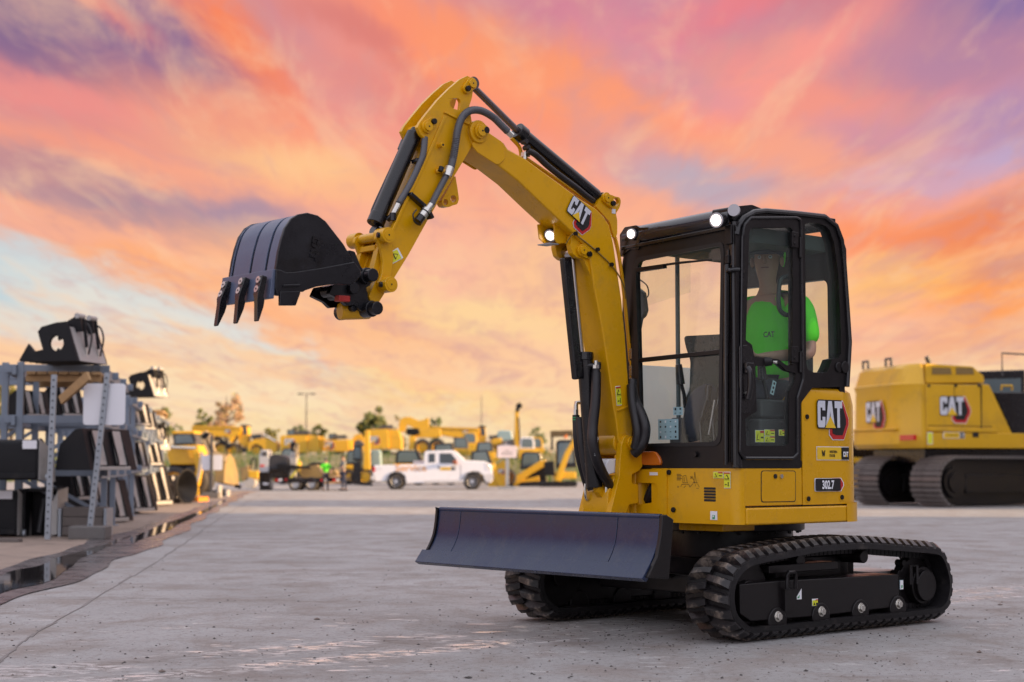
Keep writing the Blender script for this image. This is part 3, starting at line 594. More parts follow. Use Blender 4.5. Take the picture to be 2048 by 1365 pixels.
rear_plan = [(xs2-.003, -.78)]+[(xs2-.003, YS)]+arc2((-.075, YS-.24), .24, 90, 165, 8)+[(-.48,.50),(-.62,.25),(-.66,0),(-.60,-.35),(-.42,-.62),(-.20,-.75)]
b = MB(); b.plate(front_plan, 2, z0, zt); b.build('front_panel', yellow, ME, bevel=.008)
b = MB(); b.plate(mid_plan, 2, zsk+.004, zt); b.build('side_panel', yellow, ME, bevel=.006)
b = MB(); b.plate([(p[0]*.98, p[1]*.985) for p in mid_plan], 2, z0, zt-.01); b.plate([(p[0]*.97, p[1]*.985) for p in rear_plan], 2, z0, .95); b.build('body_core', frameblk, ME)
b = MB(); zt2 = P(1602, 805, 1, YS).z; ztp = P(1660, 777, 1, YS).z
ins = lambda pl, k: [(x0*(1-k)+(-.2)*k, y0*(1-k)) for x0, y0 in pl]
def rr(pl, z, fr=0, ky=0): return [(min(x0, xs2-.003-fr)+ (0.0 if x0 > -.1 else ky), y0*(1-ky*.6), z) for x0, y0 in pl]
b.loft([rr(rear_plan, zsk+.004), rr(rear_plan, .93), rr(rear_plan, zt2-.002), rr(rear_plan, ztp-.02, .055, .015), rr(rear_plan, ztp, .075, .045)])
cw = b.build('rear_cover', yellow, ME, bevel=.010)
b = MB(); sk = [(xs1-.003, .2), (xs1-.003, YS+.012)]+[(x0*1.01, y0+(.012 if y0 > 0 else -.012)) for x0, y0 in rear_plan[1:]]+[(.44, -.73), (xs1-.003, -.34)]
b.plate(sk, 2, z0-.005, zsk-.004); b.build('skirt', yellow, ME, bevel=.014)
xr = P(1688, 1010, 1, YS).x; b = MB(); q = arc2((-.075, YS-.24), .256, 88, 150, 8); b.add([(x0, y0, z) for z in (z0-.004, zsk+.01) for x0, y0 in q], [(i, i+1, 9+i+1, 9+i) for i in range(8)])
b.build('bumper_corner', yellow, cw)
b = MB(); b.box((-.25,-.55,.618), (.50,.60,.632)); b.build('belly_plate', frameblk, ME); b = MB(); q0 = P(1400, 1050, 0, .60); b.box((.45,.28,.585),(.72,.62,.632)); b.build('belly_bracket', yellow, ME, bevel=.005)
fd = rounded(M.y([(1523,943),(1590,943),(1590,1003),(1523,1004)], YS), .018); b = MB(); b.plate(fd, 1, YS-.01, YS+.004); f1 = b.build('fuel_door', yellow, ME, bevel=.003)
ring = [rounded(M.y([(1521.6,941.6),(1591.4,941.6),(1591.4,1004.4),(1521.6,1005.4)], YS), .020), fd]
b = MB(); b.plate(ring, 1, YS-.01, YS+.0012); b.build('door_seam', lblack, f1)
q = P(1549, 953, 1, YS); b = MB(); b.cyl((q.x,YS,q.z), (q.x,YS+.010,q.z), .013, n=20, m=0); q = P(1561, 953, 1, YS); b.cyl((q.x,YS,q.z), (q.x,YS+.012,q.z), .012, n=20, m=1); b.build('door_lock', [lblack, zinc], f1)
for a, c in ((1616,998),(1683,995),(1613,834)):
    q = P(a, c, 1, YS); b = MB(); b.cyl((q.x,YS-.004,q.z), (q.x,YS+.002,q.z), .024, n=20, m=0); b.cyl((q.x,YS,q.z), (q.x,YS+.008,q.z), .014, n=16, m=1); b.build('cover_bolt', [yellow, frameblk], cw)
# front face details
for k in range(5):
    z = P(1420, 977.5+k*5.9, 0, XF).z; y0, y1 = P(1408, 980, 0, XF).y, P(1431.5, 980, 0, XF).y
    b = MB(); b.plate(rounded([(y0,z-.0065),(y1,z-.0065),(y1,z+.0065),(y0,z+.0065)], .006), 0, XF-.01, XF+.0012); b.build('vent_slot', lblack, ME)
for a, c in ((1339,945),(1348,1020)):
    q = P(a, c, 0, XF); b = MB(); b.cyl((XF,q.y,q.z), (XF+.012,q.y,q.z), .015, n=16); b.build('panel_bolt', frameblk, ME, bevel=.003)
d = Decal((XF+.0005, 0, 0), (0,1,0), (0,0,1))
def fx(px, py): q = P(px, py, 0, XF); return q.y, q.z
def warn(d, x0, z0_, x1, z1, split='h'):
    w, h = x1-x0, z1-z0_; cx_, cz_ = (x0+x1)/2, (z0_+z1)/2
    d.rect(cx_, cz_, w, h, 1, 0); d.rect(cx_, cz_, w*.93, h*.93, 4, 1)
    if split == 'h': d.rect(cx_+w*.24, cz_+h*.36, w*.42, h*.18, 2, 2); d.poly([(cx_-w*.40,cz_-h*.32),(cx_-w*.08,cz_-h*.32),(cx_-w*.24,cz_+h*.28)], 0, 2); d.poly([(cx_-w*.35,cz_-h*.26),(cx_-w*.13,cz_-h*.26),(cx_-w*.24,cz_+h*.16)], 4, 3); d.rect(cx_, cz_, w*.012, h*.9, 0, 2); d.rect(cx_+w*.24, cz_-h*.1, w*.30, h*.14, 0, 2)
    else: d.rect(cx_, cz_+h*.42, w*.9, h*.08, 2, 2); d.poly([(cx_-w*.36,cz_+h*.05),(cx_+w*.36,cz_+h*.05),(cx_,cz_+h*.34)], 0, 2); d.poly([(cx_-w*.24,cz_+h*.09),(cx_+w*.24,cz_+h*.09),(cx_,cz_+h*.27)], 4, 3); d.rect(cx_, cz_-h*.0, w*.9, h*.012, 0, 2); d.rect(cx_+w*.2, cz_-h*.25, w*.12, h*.26, 0, 2); d.rect(cx_-w*.15, cz_-h*.27, w*.3, h*.05, 0, 2)
a0, a1 = fx(1427, 957), fx(1447.5, 944); warn(d, a0[0], a0[1], a1[0], a1[1]); d.build('warning_sticker', ME); d = Decal((XF+.0005, 0, 0), (0,1,0), (0,0,1)); a0, a1 = fx(1448.5, 977), fx(1461.5, 944); warn(d, a0[0], a0[1], a1[0], a1[1], 'v')
d.build('warning_sticker', ME); d = Decal((XF+.0005, 0, 0), (0,1,0), (0,0,1)); a0, a1 = fx(1421, 1040), fx(1435, 1023); d.rect((a0[0]+a1[0])/2, (a0[1]+a1[1])/2, a1[0]-a0[0], a1[1]-a0[1], 1); d.rect((a0[0]+a1[0])/2, (a0[1]+a1[1])/2-.008, .018, .022, 5, 1); d.rect((a0[0]+a1[0])/2, (a0[1]+a1[1])/2-.004, .009, .010, 1, 2)
d.build('inspection_sticker', ME)
d = Decal((XF+.0005, 0, 0), (0,1,0), (0,0,1))   # thin-line lifting diagram
def line(x0, y0, x1, y1, w=.0022):
    (a, b_), (c, e) = fx(x0, y0), fx(x1, y1); v_ = Vector((c-a, e-b_)); n_ = Vector((-v_.y, v_.x)).normalized()*w/2
    d.poly([(a-n_.x,b_-n_.y),(c-n_.x,e-n_.y),(c+n_.x,e+n_.y),(a+n_.x,b_+n_.y)], 0)
for k in range(5): line(1354, 949+k*2.8, 1362+k % 2*2, 949+k*2.8, .003)
for ln in ((1366,953,1366,966),(1366,953,1372,951),(1372,951,1375,966),(1366,966,1376,966),(1364,969,1378,969),(1364,969,1362,974),(1378,969,1380,974),(1369,955,1369,964),(1384,952,1390,966),(1390,944,1388,966),(1390,944,1393,966),(1386,966,1396,966),(1381,953,1385,958),(1381,958,1385,953),(1386,968,1380,975),(1396,968,1399,975),(1372,972,1368,976),(1391,969,1391,973),(1355,973,1358,973),(1355,975,1358,975),(1393,977,1398,977)): line(*ln)
d.build('lifting_diagram', ME)
# side decals
d = Decal((0, YS+.0005, 0), (-1,0,0), (0,0,1))
def sx_(px, py): q = P(px, py, 1, YS); return -q.x, q.z
a0, a1 = sx_(1630, 876), sx_(1697, 811); w_ = (a1[0]-a0[0]); emblem(d, a0[0]+w_*.49, (a0[1]+a1[1])/2+.012, w_*.95); d.build('maker_emblem', cw)
d = Decal((0, YS+.0005, 0), (-1,0,0), (0,0,1)); a0, a1 = sx_(1632.5, 921), sx_(1697, 894); x0, z0_, x1, z1 = *a0, *a1; h_ = z1-z0_; w_ = x1-x0
d.rect((x0+x1)/2, (z0_+z1)/2, w_, h_, 1); d.rect((x0+x1)/2, (z0_+z1)/2, w_-.008, h_-.008, 3, 1)
bw = w_*.235; d.rect(x1-.004-bw/2, (z0_+z1)/2, bw, h_-.008, 0, 2); emblem(d, x1-.004-bw/2, (z0_+z1)/2-.004, bw*.78, False)
d.text('WESTERN', x0+w_*.50, z0_+h_*.62, h_*.19, 0, 2, .03, .78); d.text('STATES', x0+w_*.465, z0_+h_*.34, h_*.19, 0, 2, .03, .78)
wx, wz = x0+w_*.20, z0_+h_*.50; s_ = h_*.22
d.poly([(wx-s_*.95,wz+s_),(wx-s_*.45,wz+s_),(wx-s_*.2,wz-s_*.3),(wx,wz+s_*.9),(wx+s_*.2,wz-s_*.3),(wx+s_*.45,wz+s_),(wx+s_*.95,wz+s_),(wx+s_*.5,wz-s_),(wx+s_*.22,wz-s_),(wx,wz-s_*.35),(wx-s_*.22,wz-s_),(wx-s_*.5,wz-s_)], 0, 2)
d.build('dealer_sticker', cw)
d = Decal((0, YS+.0005, 0), (-1,0,0), (0,0,1)); a0, a1 = sx_(1629, 984), sx_(1686, 956); cx_, cz_ = (a0[0]+a1[0])/2, (a0[1]+a1[1])/2; w_, h_ = a1[0]-a0[0], a1[1]-a0[1]
rrp = lambda x, z, w, h, r: rounded([(x-w/2,z-h/2),(x+w/2,z-h/2),(x+w/2,z+h/2),(x-w/2,z+h/2)], r)
hexp = lambda k, o: [(cx_+w_*.1,cz_-h_*.5*k),(cx_+w_*.42*k+o,cz_-h_*.5*k),(cx_+w_*.52*k+o,cz_-h_*.08),(cx_+w_*.52*k+o,cz_+h_*.12),(cx_+w_*.42*k+o,cz_+h_*.5*k),(cx_+w_*.1,cz_+h_*.5*k)]
d.poly(hexp(1.0, 0), 1, 0); d.poly(hexp(.93, 0), 2, 1); d.poly(hexp(.74, 0), 0, 2)
d.poly(rrp(cx_-w_*.06, cz_, w_*.90, h_*.98, .012), 1, 0); d.poly(rrp(cx_-w_*.06, cz_, w_*.87, h_*.90, .010), 0, 3); d.text('302.7', cx_-w_*.07, cz_, h_*.66, 1, 4, .035, .74); d.build('model_number', cw)
# ---- swing housing and boom-foot bracket -------------------------------------
ho = M.x([(1262,940),(1335,938),(1335,1045),(1256,1037)], XF+.0); hi_ = rounded(M.x([(1276,966),(1318,967),(1317,1004),(1277,1010)], XF), [.01,.045,.045,.01])
b = MB(); b.plate([rounded(ho, .008), hi_], 0, XF-.03, XF+.008); hs = b.build('swing_housing', yellow, ME, bevel=.006)
b = MB(); b.box((XF-.175,-.05,.65),(XF-.13,.204,.935)); b.build('housing_back', frameblk, hs)
b = MB(); q = P(1300, 985, 0, XF-.08); b.tube([(XF-.08,q.y-.02,q.z-.06),(XF-.05,q.y+.02,q.z-.03),(XF-.06,q.y+.05,q.z+.03),(XF-.1,q.y+.07,q.z+.05)], .03, smooth=5); b.build('hose', hosem, hs)
b = MB(); q0, q1 = P(1300, 951, 0, XF+.006), P(1316, 945, 0, XF+.006); b.box((XF+.006,q0.y,q0.z),(XF+.010,q1.y,q1.z)); b.build('rating_plate', white, hs)
near = M.y([(1248,873),(1256,870),(1265,875),(1284,905),(1284,934),(1276,943),(1263,949),(1263,967),(1276,970),(1276,1006.6),(1257,1010),(1251,1030),(1219,1030),(1232,975),(1237,955),(1239.5,914),(1242,889)], .14)
b = MB(); b.plate(rounded(near, .012), 1, .105, .145); sb = b.build('swing_bracket', yellow, ME, bevel=.008)
b = MB(); b.plate(rounded([(p[0], p[1]) for p in near], .012), 1, -.125, -.085); b.build('bracket_ear', yellow, sb, bevel=.008)
cb = M.y([(1240,1030),(1195,1030),(1196,985),(1212,950),(1240,960)], .03)
b = MB(); b.plate(rounded(cb, .01), 1, -.10, .11); b.cyl((.80,.02,.66),(.80,.02,.93), .10, n=28); b.build('bracket_post', yellow, sb, bevel=.01)
for yy, a in ((.045, 0), (-.06, 0)):
    pr = M.y([(1190,968),(1196,965),(1203,972),(1246,1029),(1222,1029),(1192,985)], yy); b = MB(); b.plate(rounded(pr, .006), 1, yy-.02, yy+.02); b.build('hose_guide', yellow, sb, bevel=.005)
wc = M.y([(1207,932),(1214,919),(1240,917),(1240,932),(1233,944),(1213,950)], .085); b = MB(); b.plate(rounded(wc, .008), 1, -.07, .10); b.build('pin_cover', white, sb, bevel=.006)
fp = P(1262.5, 886.5, 1, .145); fq = P(1272, 901, 1, .145)
def keeper(b, y, c0, c1, r0=.036, r1=.020, th=.016):   # pin-retaining plate: boss, tab and bolt
    v_ = Vector(c1)-Vector(c0); L_ = v_.length; a = math.degrees(math.atan2(v_.y, v_.x)); r1b = r0*.72
    pts = arc2(c0, r0, a+100, a+260, 12)+arc2(c1, r1b, a-80, a+80, 10); b.plate(pts, 1, y, y+th, 0)
    b.cyl((c0[0],y,c0[1]), (c0[0],y+th+.012,c0[1]), r0*.72, n=20, m=0); b.cyl((c0[0],y,c0[1]), (c0[0],y+th+.014,c0[1]), r0*.14, n=10, m=1); b.cyl((c1[0],y,c1[1]), (c1[0],y+th+.016,c1[1]), r1b*.62, n=14, m=1)
b = MB(); keeper(b, .146, (fp.x,fp.z), (fq.x,fq.z), .040); b.cyl((fp.x,-.13,fp.z),(fp.x,.15,fp.z), .028); b.build('boom_foot_pin', [yellow, frameblk], sb, bevel=.003)
for px, yy in ((1176,-.05),(1218,.09)):
    q = P(px, 985, 1, yy); b = MB(); b.tube([(q.x+.02,yy,q.z+.05),(q.x+.02,yy,q.z-.02),(q.x,yy,q.z-.045),(q.x-.03,yy,q.z-.02),(q.x-.04,yy,q.z+.05)], .008, smooth=4); b.build('hose_clip', zinc, sb)
# ---- boom ---------------------------------------------------------------------
YB, YB2 = .12, -.06
eye = P(953.8, 264.6, 1, YB); er = .062
side = M.y([(972.5,262.4),(1007.7,285.5),(1016.5,298.7),(1049.5,316.3),(1163.7,399.8),(1192,417),(1207.7,432.7),(1218.7,450),(1226,478),(1231,512),(1236,548),(1243.5,598),(1251,673),(1255.6,740),(1259.5,785),(1263,827),(1266.5,840),(1265,876),(1258,897),(1243,899),(1236,880),(1232,840),(1227,815),(1217,740),(1205,660),(1196,611),(1187.5,569.7),(1184,540),(1176.5,499),(1163,484),(1148,468),(1120,441.5),(1087,411),(1036,362),(996.7,331.6),(955,305),(943,288)], YB)
side = side+arc2((eye.x, eye.z), er, -20, 95, 8)[0:8]
b = MB(); b.plate(side, 1, YB2, YB); boom = b.build('boom', yellow, ME, bevel=.010)
thick = M.y([(975,263),(1007.7,285.5),(1012,318),(996.7,331.6),(955,305),(943,288)], YB+.012); b = MB(); b.plate(rounded(thick+[ ], .02)+[], 1, YB, YB+.010); b.plate(rounded(thick, .02), 1, YB2-.010, YB2)
for yy in ((YB, YB+.022), (YB2-.022, YB2)): b.cyl((eye.x,yy[0],eye.z),(eye.x,yy[1],eye.z), er, n=32)
b.build('tip_boss', yellow, boom, bevel=.006)
foot = P(1250, 886, 1, YB); b = MB(); b.cyl((foot.x-.0,-.08,foot.z), (foot.x,.10,foot.z), .072, n=32); b.build('foot_boss', yellow, boom, bevel=.008)
q = P(969, 263, 1, YB+.03); b = MB(); keeper(b, YB+.022, (eye.x,eye.z), (q.x,q.z+.004), .040); b.cyl((eye.x,-.10,eye.z),(eye.x,.15,eye.z), .026); b.build('stick_pivot_pin', [yellow, frameblk], boom, bevel=.003)
ear = M.y([(1188,414),(1196,399),(1206,389),(1220,391),(1226,394),(1236,396),(1238.5,404),(1236,416),(1228,428),(1231,441),(1231,470),(1225,478),(1216,445)], .06)
hole = circle((P(1228.6,405,1,.06).x, P(1228.6,405,1,.06).z), .024, 16); b = MB(); b.plate([rounded(ear, .012), hole], 1, .05, .075); b.plate([rounded(ear, .012), hole], 1, -.015, .01); b.build('arm_cylinder_ear', yellow, boom, bevel=.005)
ep_, eq_ = P(1211.5, 397, 1, .08), P(1222, 408, 1, .08); b = MB(); keeper(b, .076, (ep_.x,ep_.z), (eq_.x,eq_.z), .034); b.cyl((ep_.x,-.03,ep_.z),(ep_.x,.08,ep_.z), .022); b.build('cylinder_pin', [yellow, frameblk], boom, bevel=.003)
b = MB(); q0, q1 = P(1224, 418, 1, .077), P(1231, 428, 1, .077); b.box((q1.x,.0755,q1.z),(q0.x,.0775,q0.z)); b.build('ear_sticker', white, boom)
d = Decal((0, YB+.0005, 0), (-.866,0,-.5), (-.5,0,.866)); c0 = P(1157.5, 432, 1, YB); uu = Vector((-.866,0,-.5)); vv = Vector((-.5,0,.866)); cc = c0-Vector((0,YB+.0005,0)); emblem(d, cc.dot(uu), cc.dot(vv), .205); d.build('maker_emblem', boom)
d = Decal((0, YB+.0005, 0), (-.99,0,.11), (.11,0,.99)); c0 = P(1236.5, 792, 1, YB); uu = Vector((-.99,0,.11)).normalized(); vv = Vector((.11,0,.99)).normalized(); cc = c0-Vector((0,YB,0)); warn(d, cc.dot(uu)-.021, cc.dot(vv)-.056, cc.dot(uu)+.021, cc.dot(vv)+.056, 'v'); d.build('warning_sticker', boom)
b = MB(); w0, w1 = P(1233, 822, 1, YB), P(1258, 813, 1, YB); b.bar((w0.x,YB+.002,w0.z),(w1.x,YB+.002,w1.z), .012, .012); w0, w1 = P(1168, 500, 1, .03), P(1,1,1,.03); b.build('weld_bead', yellow, boom, bevel=.004)
# lower-cylinder bracket and its pin, work lamp with guards
br = M.y([(1143,470),(1166,481),(1179,505),(1185,545),(1187,566),(1172,532),(1166,518),(1154,516),(1145,508),(1141,492)], .10)
for y0 in (.085, -.045): b = MB(); b.plate(rounded(br, .01), 1, y0-.02, y0+.018); b.build('cylinder_bracket', yellow, boom, bevel=.005)
k0, k1 = P(1162.3, 501.5, 1, .105), P(1173.8, 509.5, 1, .105); b = MB(); keeper(b, .104, (k0.x,k0.z), (k1.x,k1.z), .036); b.cyl((k0.x,-.07,k0.z),(k0.x,.11,k0.z), .024); b.build('cylinder_pin', [yellow, frameblk], boom, bevel=.003)
g1 = M.y([(1107.5,441.5),(1132,449),(1150,470),(1140,486),(1115,488),(1108,478)], .055); b = MB(); b.plate(rounded(g1, .006), 1, .05, .058); b.build('lamp_guard', yellow, boom, bevel=.003)
g1 = M.y([(1074.5,449),(1106,449),(1112,470),(1108,488),(1090,489),(1078,478)], -.045); b = MB(); b.plate(rounded(g1, .006), 1, -.05, -.042); b.build('lamp_guard', yellow, boom, bevel=.003)
lc = P(1101, 471, 1, .0); ld = Vector((.75,.25,-.45)).normalized(); b = MB(); b.cyl(lc-ld*.05, lc, .030, .040, n=24, m=0); b.cyl(lc-ld*.002, lc+ld*.006, .036, n=24, m=2); b.cyl(lc+ld*.004, lc+ld*.009, .025, n=24, m=1); b.build('boom_lamp', [blackp, lampon, lampoff], boom)
b = MB(); b.bar((lc.x+.02,-.05,lc.z-.055),(lc.x+.02,.055,lc.z-.055), .07, .006); b.build('lamp_shelf', galv, boom)
# ---- boom cylinder with guard
ga = M.y([(1127,515),(1144.5,513),(1169,757),(1152,760)], .06); b = MB(); b.plate(ga, 1, .018, .06); gd = b.build('cylinder_guard', blackp, ME, bevel=.012)
c_top, c_bot = P(1150, 505, 1, .02), P(1189, 985, 1, .02)
c_top = Vector((k0.x,.02,k0.z)); b = MB(); b.cyl(c_top, c_top.lerp(c_bot, .5), .020, n=20); b.cyl((k0.x,-.03,k0.z),(k0.x,.07,k0.z), .034, n=20); b.build('boom_cylinder_rod', chrome, ME)
lo1, lo2 = P(1169, 707, 1, .03), P(1189, 975, 1, .03); b = MB(); b.cyl(lo1, lo2, .046, n=28); b.cyl(lo1+Vector((0,0,.006)), lo1-Vector((0,0,.04)), .052, n=28); bcyl = b.build('boom_cylinder_barrel', blackp, ME, bevel=.004)
b = MB(); q = P(1190, 732, 1, .08); b.cyl((q.x+.05,.05,q.z),(q.x-.01,.10,q.z), .016, n=14); b.cyl((q.x-.01,.10,q.z-.02),(q.x-.01,.10,q.z+.02), .014, n=12); b.build('hose_port', blackp, bcyl)
# ---- hoses around the boom foot
def hose(name, pts, r, m, parent, rib=0, n=9, sm=8):
    b = MB(); b.tube([P(*p) for p in pts], r, n, 0, sm, rib=rib); return b.build(name, m, parent, smooth=60)
hose('hydraulic_hose', [(1192,745,1,.10),(1191,800,1,.11),(1186,850,1,.11),(1185,880,1,.12),(1192,915,1,.12),(1204,945,1,.11),(1218,970,1,.09),(1226,990,1,.06)], .030, hosem, ME)
hose('hydraulic_hose', [(1153,842,1,-.08),(1154,872,1,-.08),(1158,910,1,-.09),(1168,950,1,-.09),(1180,985,1,-.08),(1194,1004,1,-.06)], .024, hosem, ME)
hose('hydraulic_hose', [(1160,835,1,-.04),(1163,880,1,-.03),(1171,930,1,-.02),(1184,980,1,0)], .026, hosem, ME)
hose('hydraulic_hose', [(1264,760,0,.93),(1267,795,0,.94),(1280,822,0,.95),(1290,850,0,.95),(1290,872,0,.95),(1283,893,0,.96),(1268,908,0,.97)], .030, hosem, ME)
hose('hydraulic_hose', [(1263,770,0,.96),(1265,805,0,.97),(1272,845,0,.98),(1275,870,0,.98),(1270,897,0,.98)], .028, hosem, ME)
b = MB(); q = P(1152, 820, 1, -.08); b.cyl(q+Vector((0,0,-.075)), q+Vector((0,0,-.03)), .021, m=1); b.cyl(q+Vector((0,0,-.04)), q+Vector((0,0,.0)), .016, n=6, m=0); b.cyl(q+Vector((0,0,0)), q+Vector((0,0,.03)), .013, m=0); b.tube([q+Vector((0,0,.02)), q+Vector((0,.0,.04)), q+Vector((-.05,0,.045))], .012, m=0); b.cyl(q+Vector((0,0,-.060)), q+Vector((0,0,-.055)), .0218, m=2); b.cyl(q+Vector((0,0,-.048)), q+Vector((0,0,-.043)), .0218, m=2); b.build('hose_fitting', [zinc, hosem, lgreen], ME)
b = MB(); q = P(1192, 748, 1, .10); b.cyl(q+Vector((0,0,-.01)), q+Vector((0,0,.03)), .024, m=1); b.cyl(q+Vector((0,0,.03)), q+Vector((0,0,.05)), .019, n=6); b.cyl(q+Vector((0,0,.04)), q+Vector((0,0,.075)), .013); b.build('hose_fitting', [zinc, hosem], ME)
b = MB()
for px, py in ((1263,708),(1263,742),(1263,765)):
    q = P(px, py, 1, .04); b.cyl(q+Vector((0,0,-.03)), q+Vector((0,0,.03)), .017, n=6, m=0); b.cyl(q+Vector((0,0,.03)), q+Vector((0,0,.06)), .012, n=10, m=1)
q = P(1271, 718, 1, .05); b.bar(q+Vector((0,0,.07)), q+Vector((0,0,-.24)), .03, .018, m=2); b.build('hose_bulkhead', [zinc, yellow, blackp], boom)
d = Decal(P(1193.2, 893, 1, .1425), (.16,0,-.98), (.98,0,.16)); d.text('CAT 341-7891', 0, 0, .017, 1, 0, .0, .75); d.build('hose_print', boom)
# steel lines along the top and rear of the boom
hose('hydraulic_line', [(1022,276,1,.02),(1037,292,1,.02),(1041,302,1,.02),(1043,316,1,.02),(1050,318,1,.02),(1060,323,1,.02),(1170,399,1,.02),(1200,424,1,.03),(1214,440,1,.03),(1223,455,1,.03),(1231,478,1,.03),(1239,520,1,.03),(1247,580,1,.03),(1255,660,1,.03),(1262,740,1,.03)], .011, yellow, boom)
hose('hydraulic_line', [(1062,328,1,-.02),(1175,406,1,-.02),(1212,436,1,-.02),(1235,500,1,-.02),(1250,600,1,-.02),(1260,720,1,-.02)], .011, yellow, boom)
hose('lamp_wire', [(1132,488,1,.085),(1146,468,1,.125),(1160,476,1,.125),(1190,500,1,.125),(1220,528,1,.126),(1238,552,1,.126),(1248,575,1,.10),(1252,598,1,.06)], .0045, mat('tan_wire', (.25,.15,.02), .5), boom, n=6)
for px, py in ((1147.5,468),(1191.5,500),(1219.5,530)):
    q = P(px, py, 1, .122); b = MB(); b.cyl((q.x,YB,q.z),(q.x,YB+.022,q.z), .009, n=10, m=0); b.cyl((q.x,YB+.01,q.z),(q.x,YB+.026,q.z), .012, n=8, m=1); b.build('wire_clip', [zinc, frameblk], boom)
# ---- arm cylinder on top of the boom
r0, r1, r2 = P(940.6, 168.5, 1, .03), P(1036, 263, 1, .03), Vector((ep_.x,.03,ep_.z))
b = MB(); b.cyl(r0, r1+(r1-r0)*.3, .019, n=20); b.cyl(r0-Vector((0,.035,0)), r0+Vector((0,.035,0)), .035, n=20); b.build('arm_cylinder_rod', mat('dull_rod', (.16,.13,.13), .3, metal=.8), ME)
b = MB(); b.cyl(r1, r2+(r1-r2)*.05, .040, n=28); dd = (r2-r1).normalized(); b.cyl(r1-dd*.01, r1+dd*.05, .048, n=28); b.cyl(r2-dd*.07, r2-dd*.02, .034); b.cyl(r2-Vector((0,.03,0)), r2+Vector((0,.03,0)), .038, n=20); ac = b.build('arm_cylinder_barrel', blackp, ME, bevel=.004)
hose('hydraulic_hose', [(1055,302,1,.085),(1068,308,1,.09),(1080,318,1,.085),(1095,332,1,.085),(1120,352,1,.085),(1150,374,1,.085),(1172,392,1,.08),(1186,402,1,.06)], .018, hosem, ac)
b = MB()
for px, py in ((1049,284),(1053,296),(1060,304)): q = P(px, py, 1, .075); b.cyl(q-Vector((0,.02,0)), q+Vector((0,.02,0)), .014, n=10, m=0)
q = P(1052, 304, 1, .06); b.cyl(q, q+Vector((.01,0,-.045)), .010, m=1); q = P(1050, 310, 1, .04); b.box(q-Vector((.02,.02,.012)), q+Vector((.02,.02,.012)), m=1); b.build('cylinder_fitting', [hosem, zinc], ac)
hose('hydraulic_line', [(1046,280,1,.0),(1090,322,1,0),(1150,370,1,0),(1190,398,1,.0)], .009, blackp, ac)
# ---- stick
YK, YK2 = .112, -.052
head = M.y([(935,152),(942,156),(947,166),(946,182),(944,196),(938.5,213.5),(941,228),(944,246),(947,270),(944,292.6),(937,305),(909,352),(876,405),(857.5,437),(817,510),(781,568.5),(756,608),(742,606),(738,594),(752,560),(775,490),(790,446),(806,408),(845,317),(852.7,292.6),(851.6,279.5),(840.7,268.5),(835,255),(840.7,244),(854,227),(876,200),(898,178),(920,159)], YK)
hh_ = rounded(M.y([(899,205),(906,197),(918,197),(922,204),(919.5,222),(903,216)], YK), .012)
b = MB(); b.plate([head, hh_], 1, YK-.024, YK); stick = b.build('stick', yellow, ME, bevel=.007)
b = MB(); b.plate([head, hh_], 1, YK2, YK2+.024); b.build('side_plate', yellow, stick, bevel=.007)
body = M.y([(938,236),(943,292),(936,304),(908,351),(856,437),(780,567),(757,603),(746,600),(758,560),(778,490),(793,446),(809,408),(848,317),(860,280),(888,236)], YK); b = MB(); b.plate(body, 1, YK2+.02, YK-.02); b.build('web_box', yellow, stick, bevel=.006)
ri = M.y([(887,231),(893,233),(850,330),(808,418),(775,490),(771,487),(803,414),(846,326)], YK); b = MB(); b.plate(ri, 1, YK, YK+.007)
ri = M.y([(886,226),(890,224),(938,246),(937,251)], YK); b.plate(ri, 1, YK, YK+.010); b.build('stiffener', yellow, stick, bevel=.003)
for a, c in (((940.6,168.5),(930.8,179)), ((852.5,254.5),(863,244.5))):
    p0, p1 = P(*a, 1, YK), P(*c, 1, YK); b = MB(); keeper(b, YK, (p0.x,p0.z), (p1.x,p1.z), .034); b.cyl((p0.x,YK2-.02,p0.z),(p0.x,YK+.01,p0.z), .022); b.build('link_pin', [yellow, frameblk], stick, bevel=.003)
for a in ((878,292),(876,340)):
    q = P(*a, 1, YK); b = MB(); b.cyl((q.x,YK,q.z),(q.x,YK+.035,q.z), .013, n=14); b.cyl((q.x,YK+.02,q.z),(q.x,YK+.037,q.z), .006, n=10, m=1); b.build('clamp_stud', [yellow, frameblk], stick)
lug = rounded(M.y([(906,352),(910,375),(913.5,400),(910,410),(901,412),(893,416),(882,414),(878,404)], .03), .012)
h1, h2 = P(902.5,399,1,.03), P(887,405.5,1,.03); b = MB(); b.plate([lug, circle((h1.x,h1.z), .020, 14), circle((h2.x,h2.z), .016, 14)], 1, .005, .05); b.build('lifting_eye', yellow, stick, bevel=.005)
d = Decal((0, YK+.0005, 0), (-.80,0,.60), (-.60,0,-.80)); d = Decal((0, YK+.0005, 0), (-.86,0,-.5), (-.5,0,.86)); c0 = P(790.5, 512, 1, YK); uu = Vector((-.86,0,-.5)).normalized(); vv = Vector((-.5,0,.86)).normalized(); cc = c0-Vector((0,YK,0)); x, z = cc.dot(uu), cc.dot(vv)
s_ = .034; rot = lambda pts: [(x+(a*.90+b_*.44)*s_, z+(-a*.44+b_*.90)*s_) for a, b_ in pts]
d.poly(rot([(-1.0,-1.1),(.8,-1.1),(1.0,1.1),(-.8,1.1)]), 1); d.poly(rot([(-.85,-.95),(.68,-.95),(.85,.75),(-.70,.75)]), 4, 1); d.poly(rot([(-.60,-.4),(.50,-.4),(-.02,.5)]), 0, 2); d.poly(rot([(-.38,-.28),(.30,-.28),(-.02,.28)]), 4, 3); d.build('warning_sticker', stick)
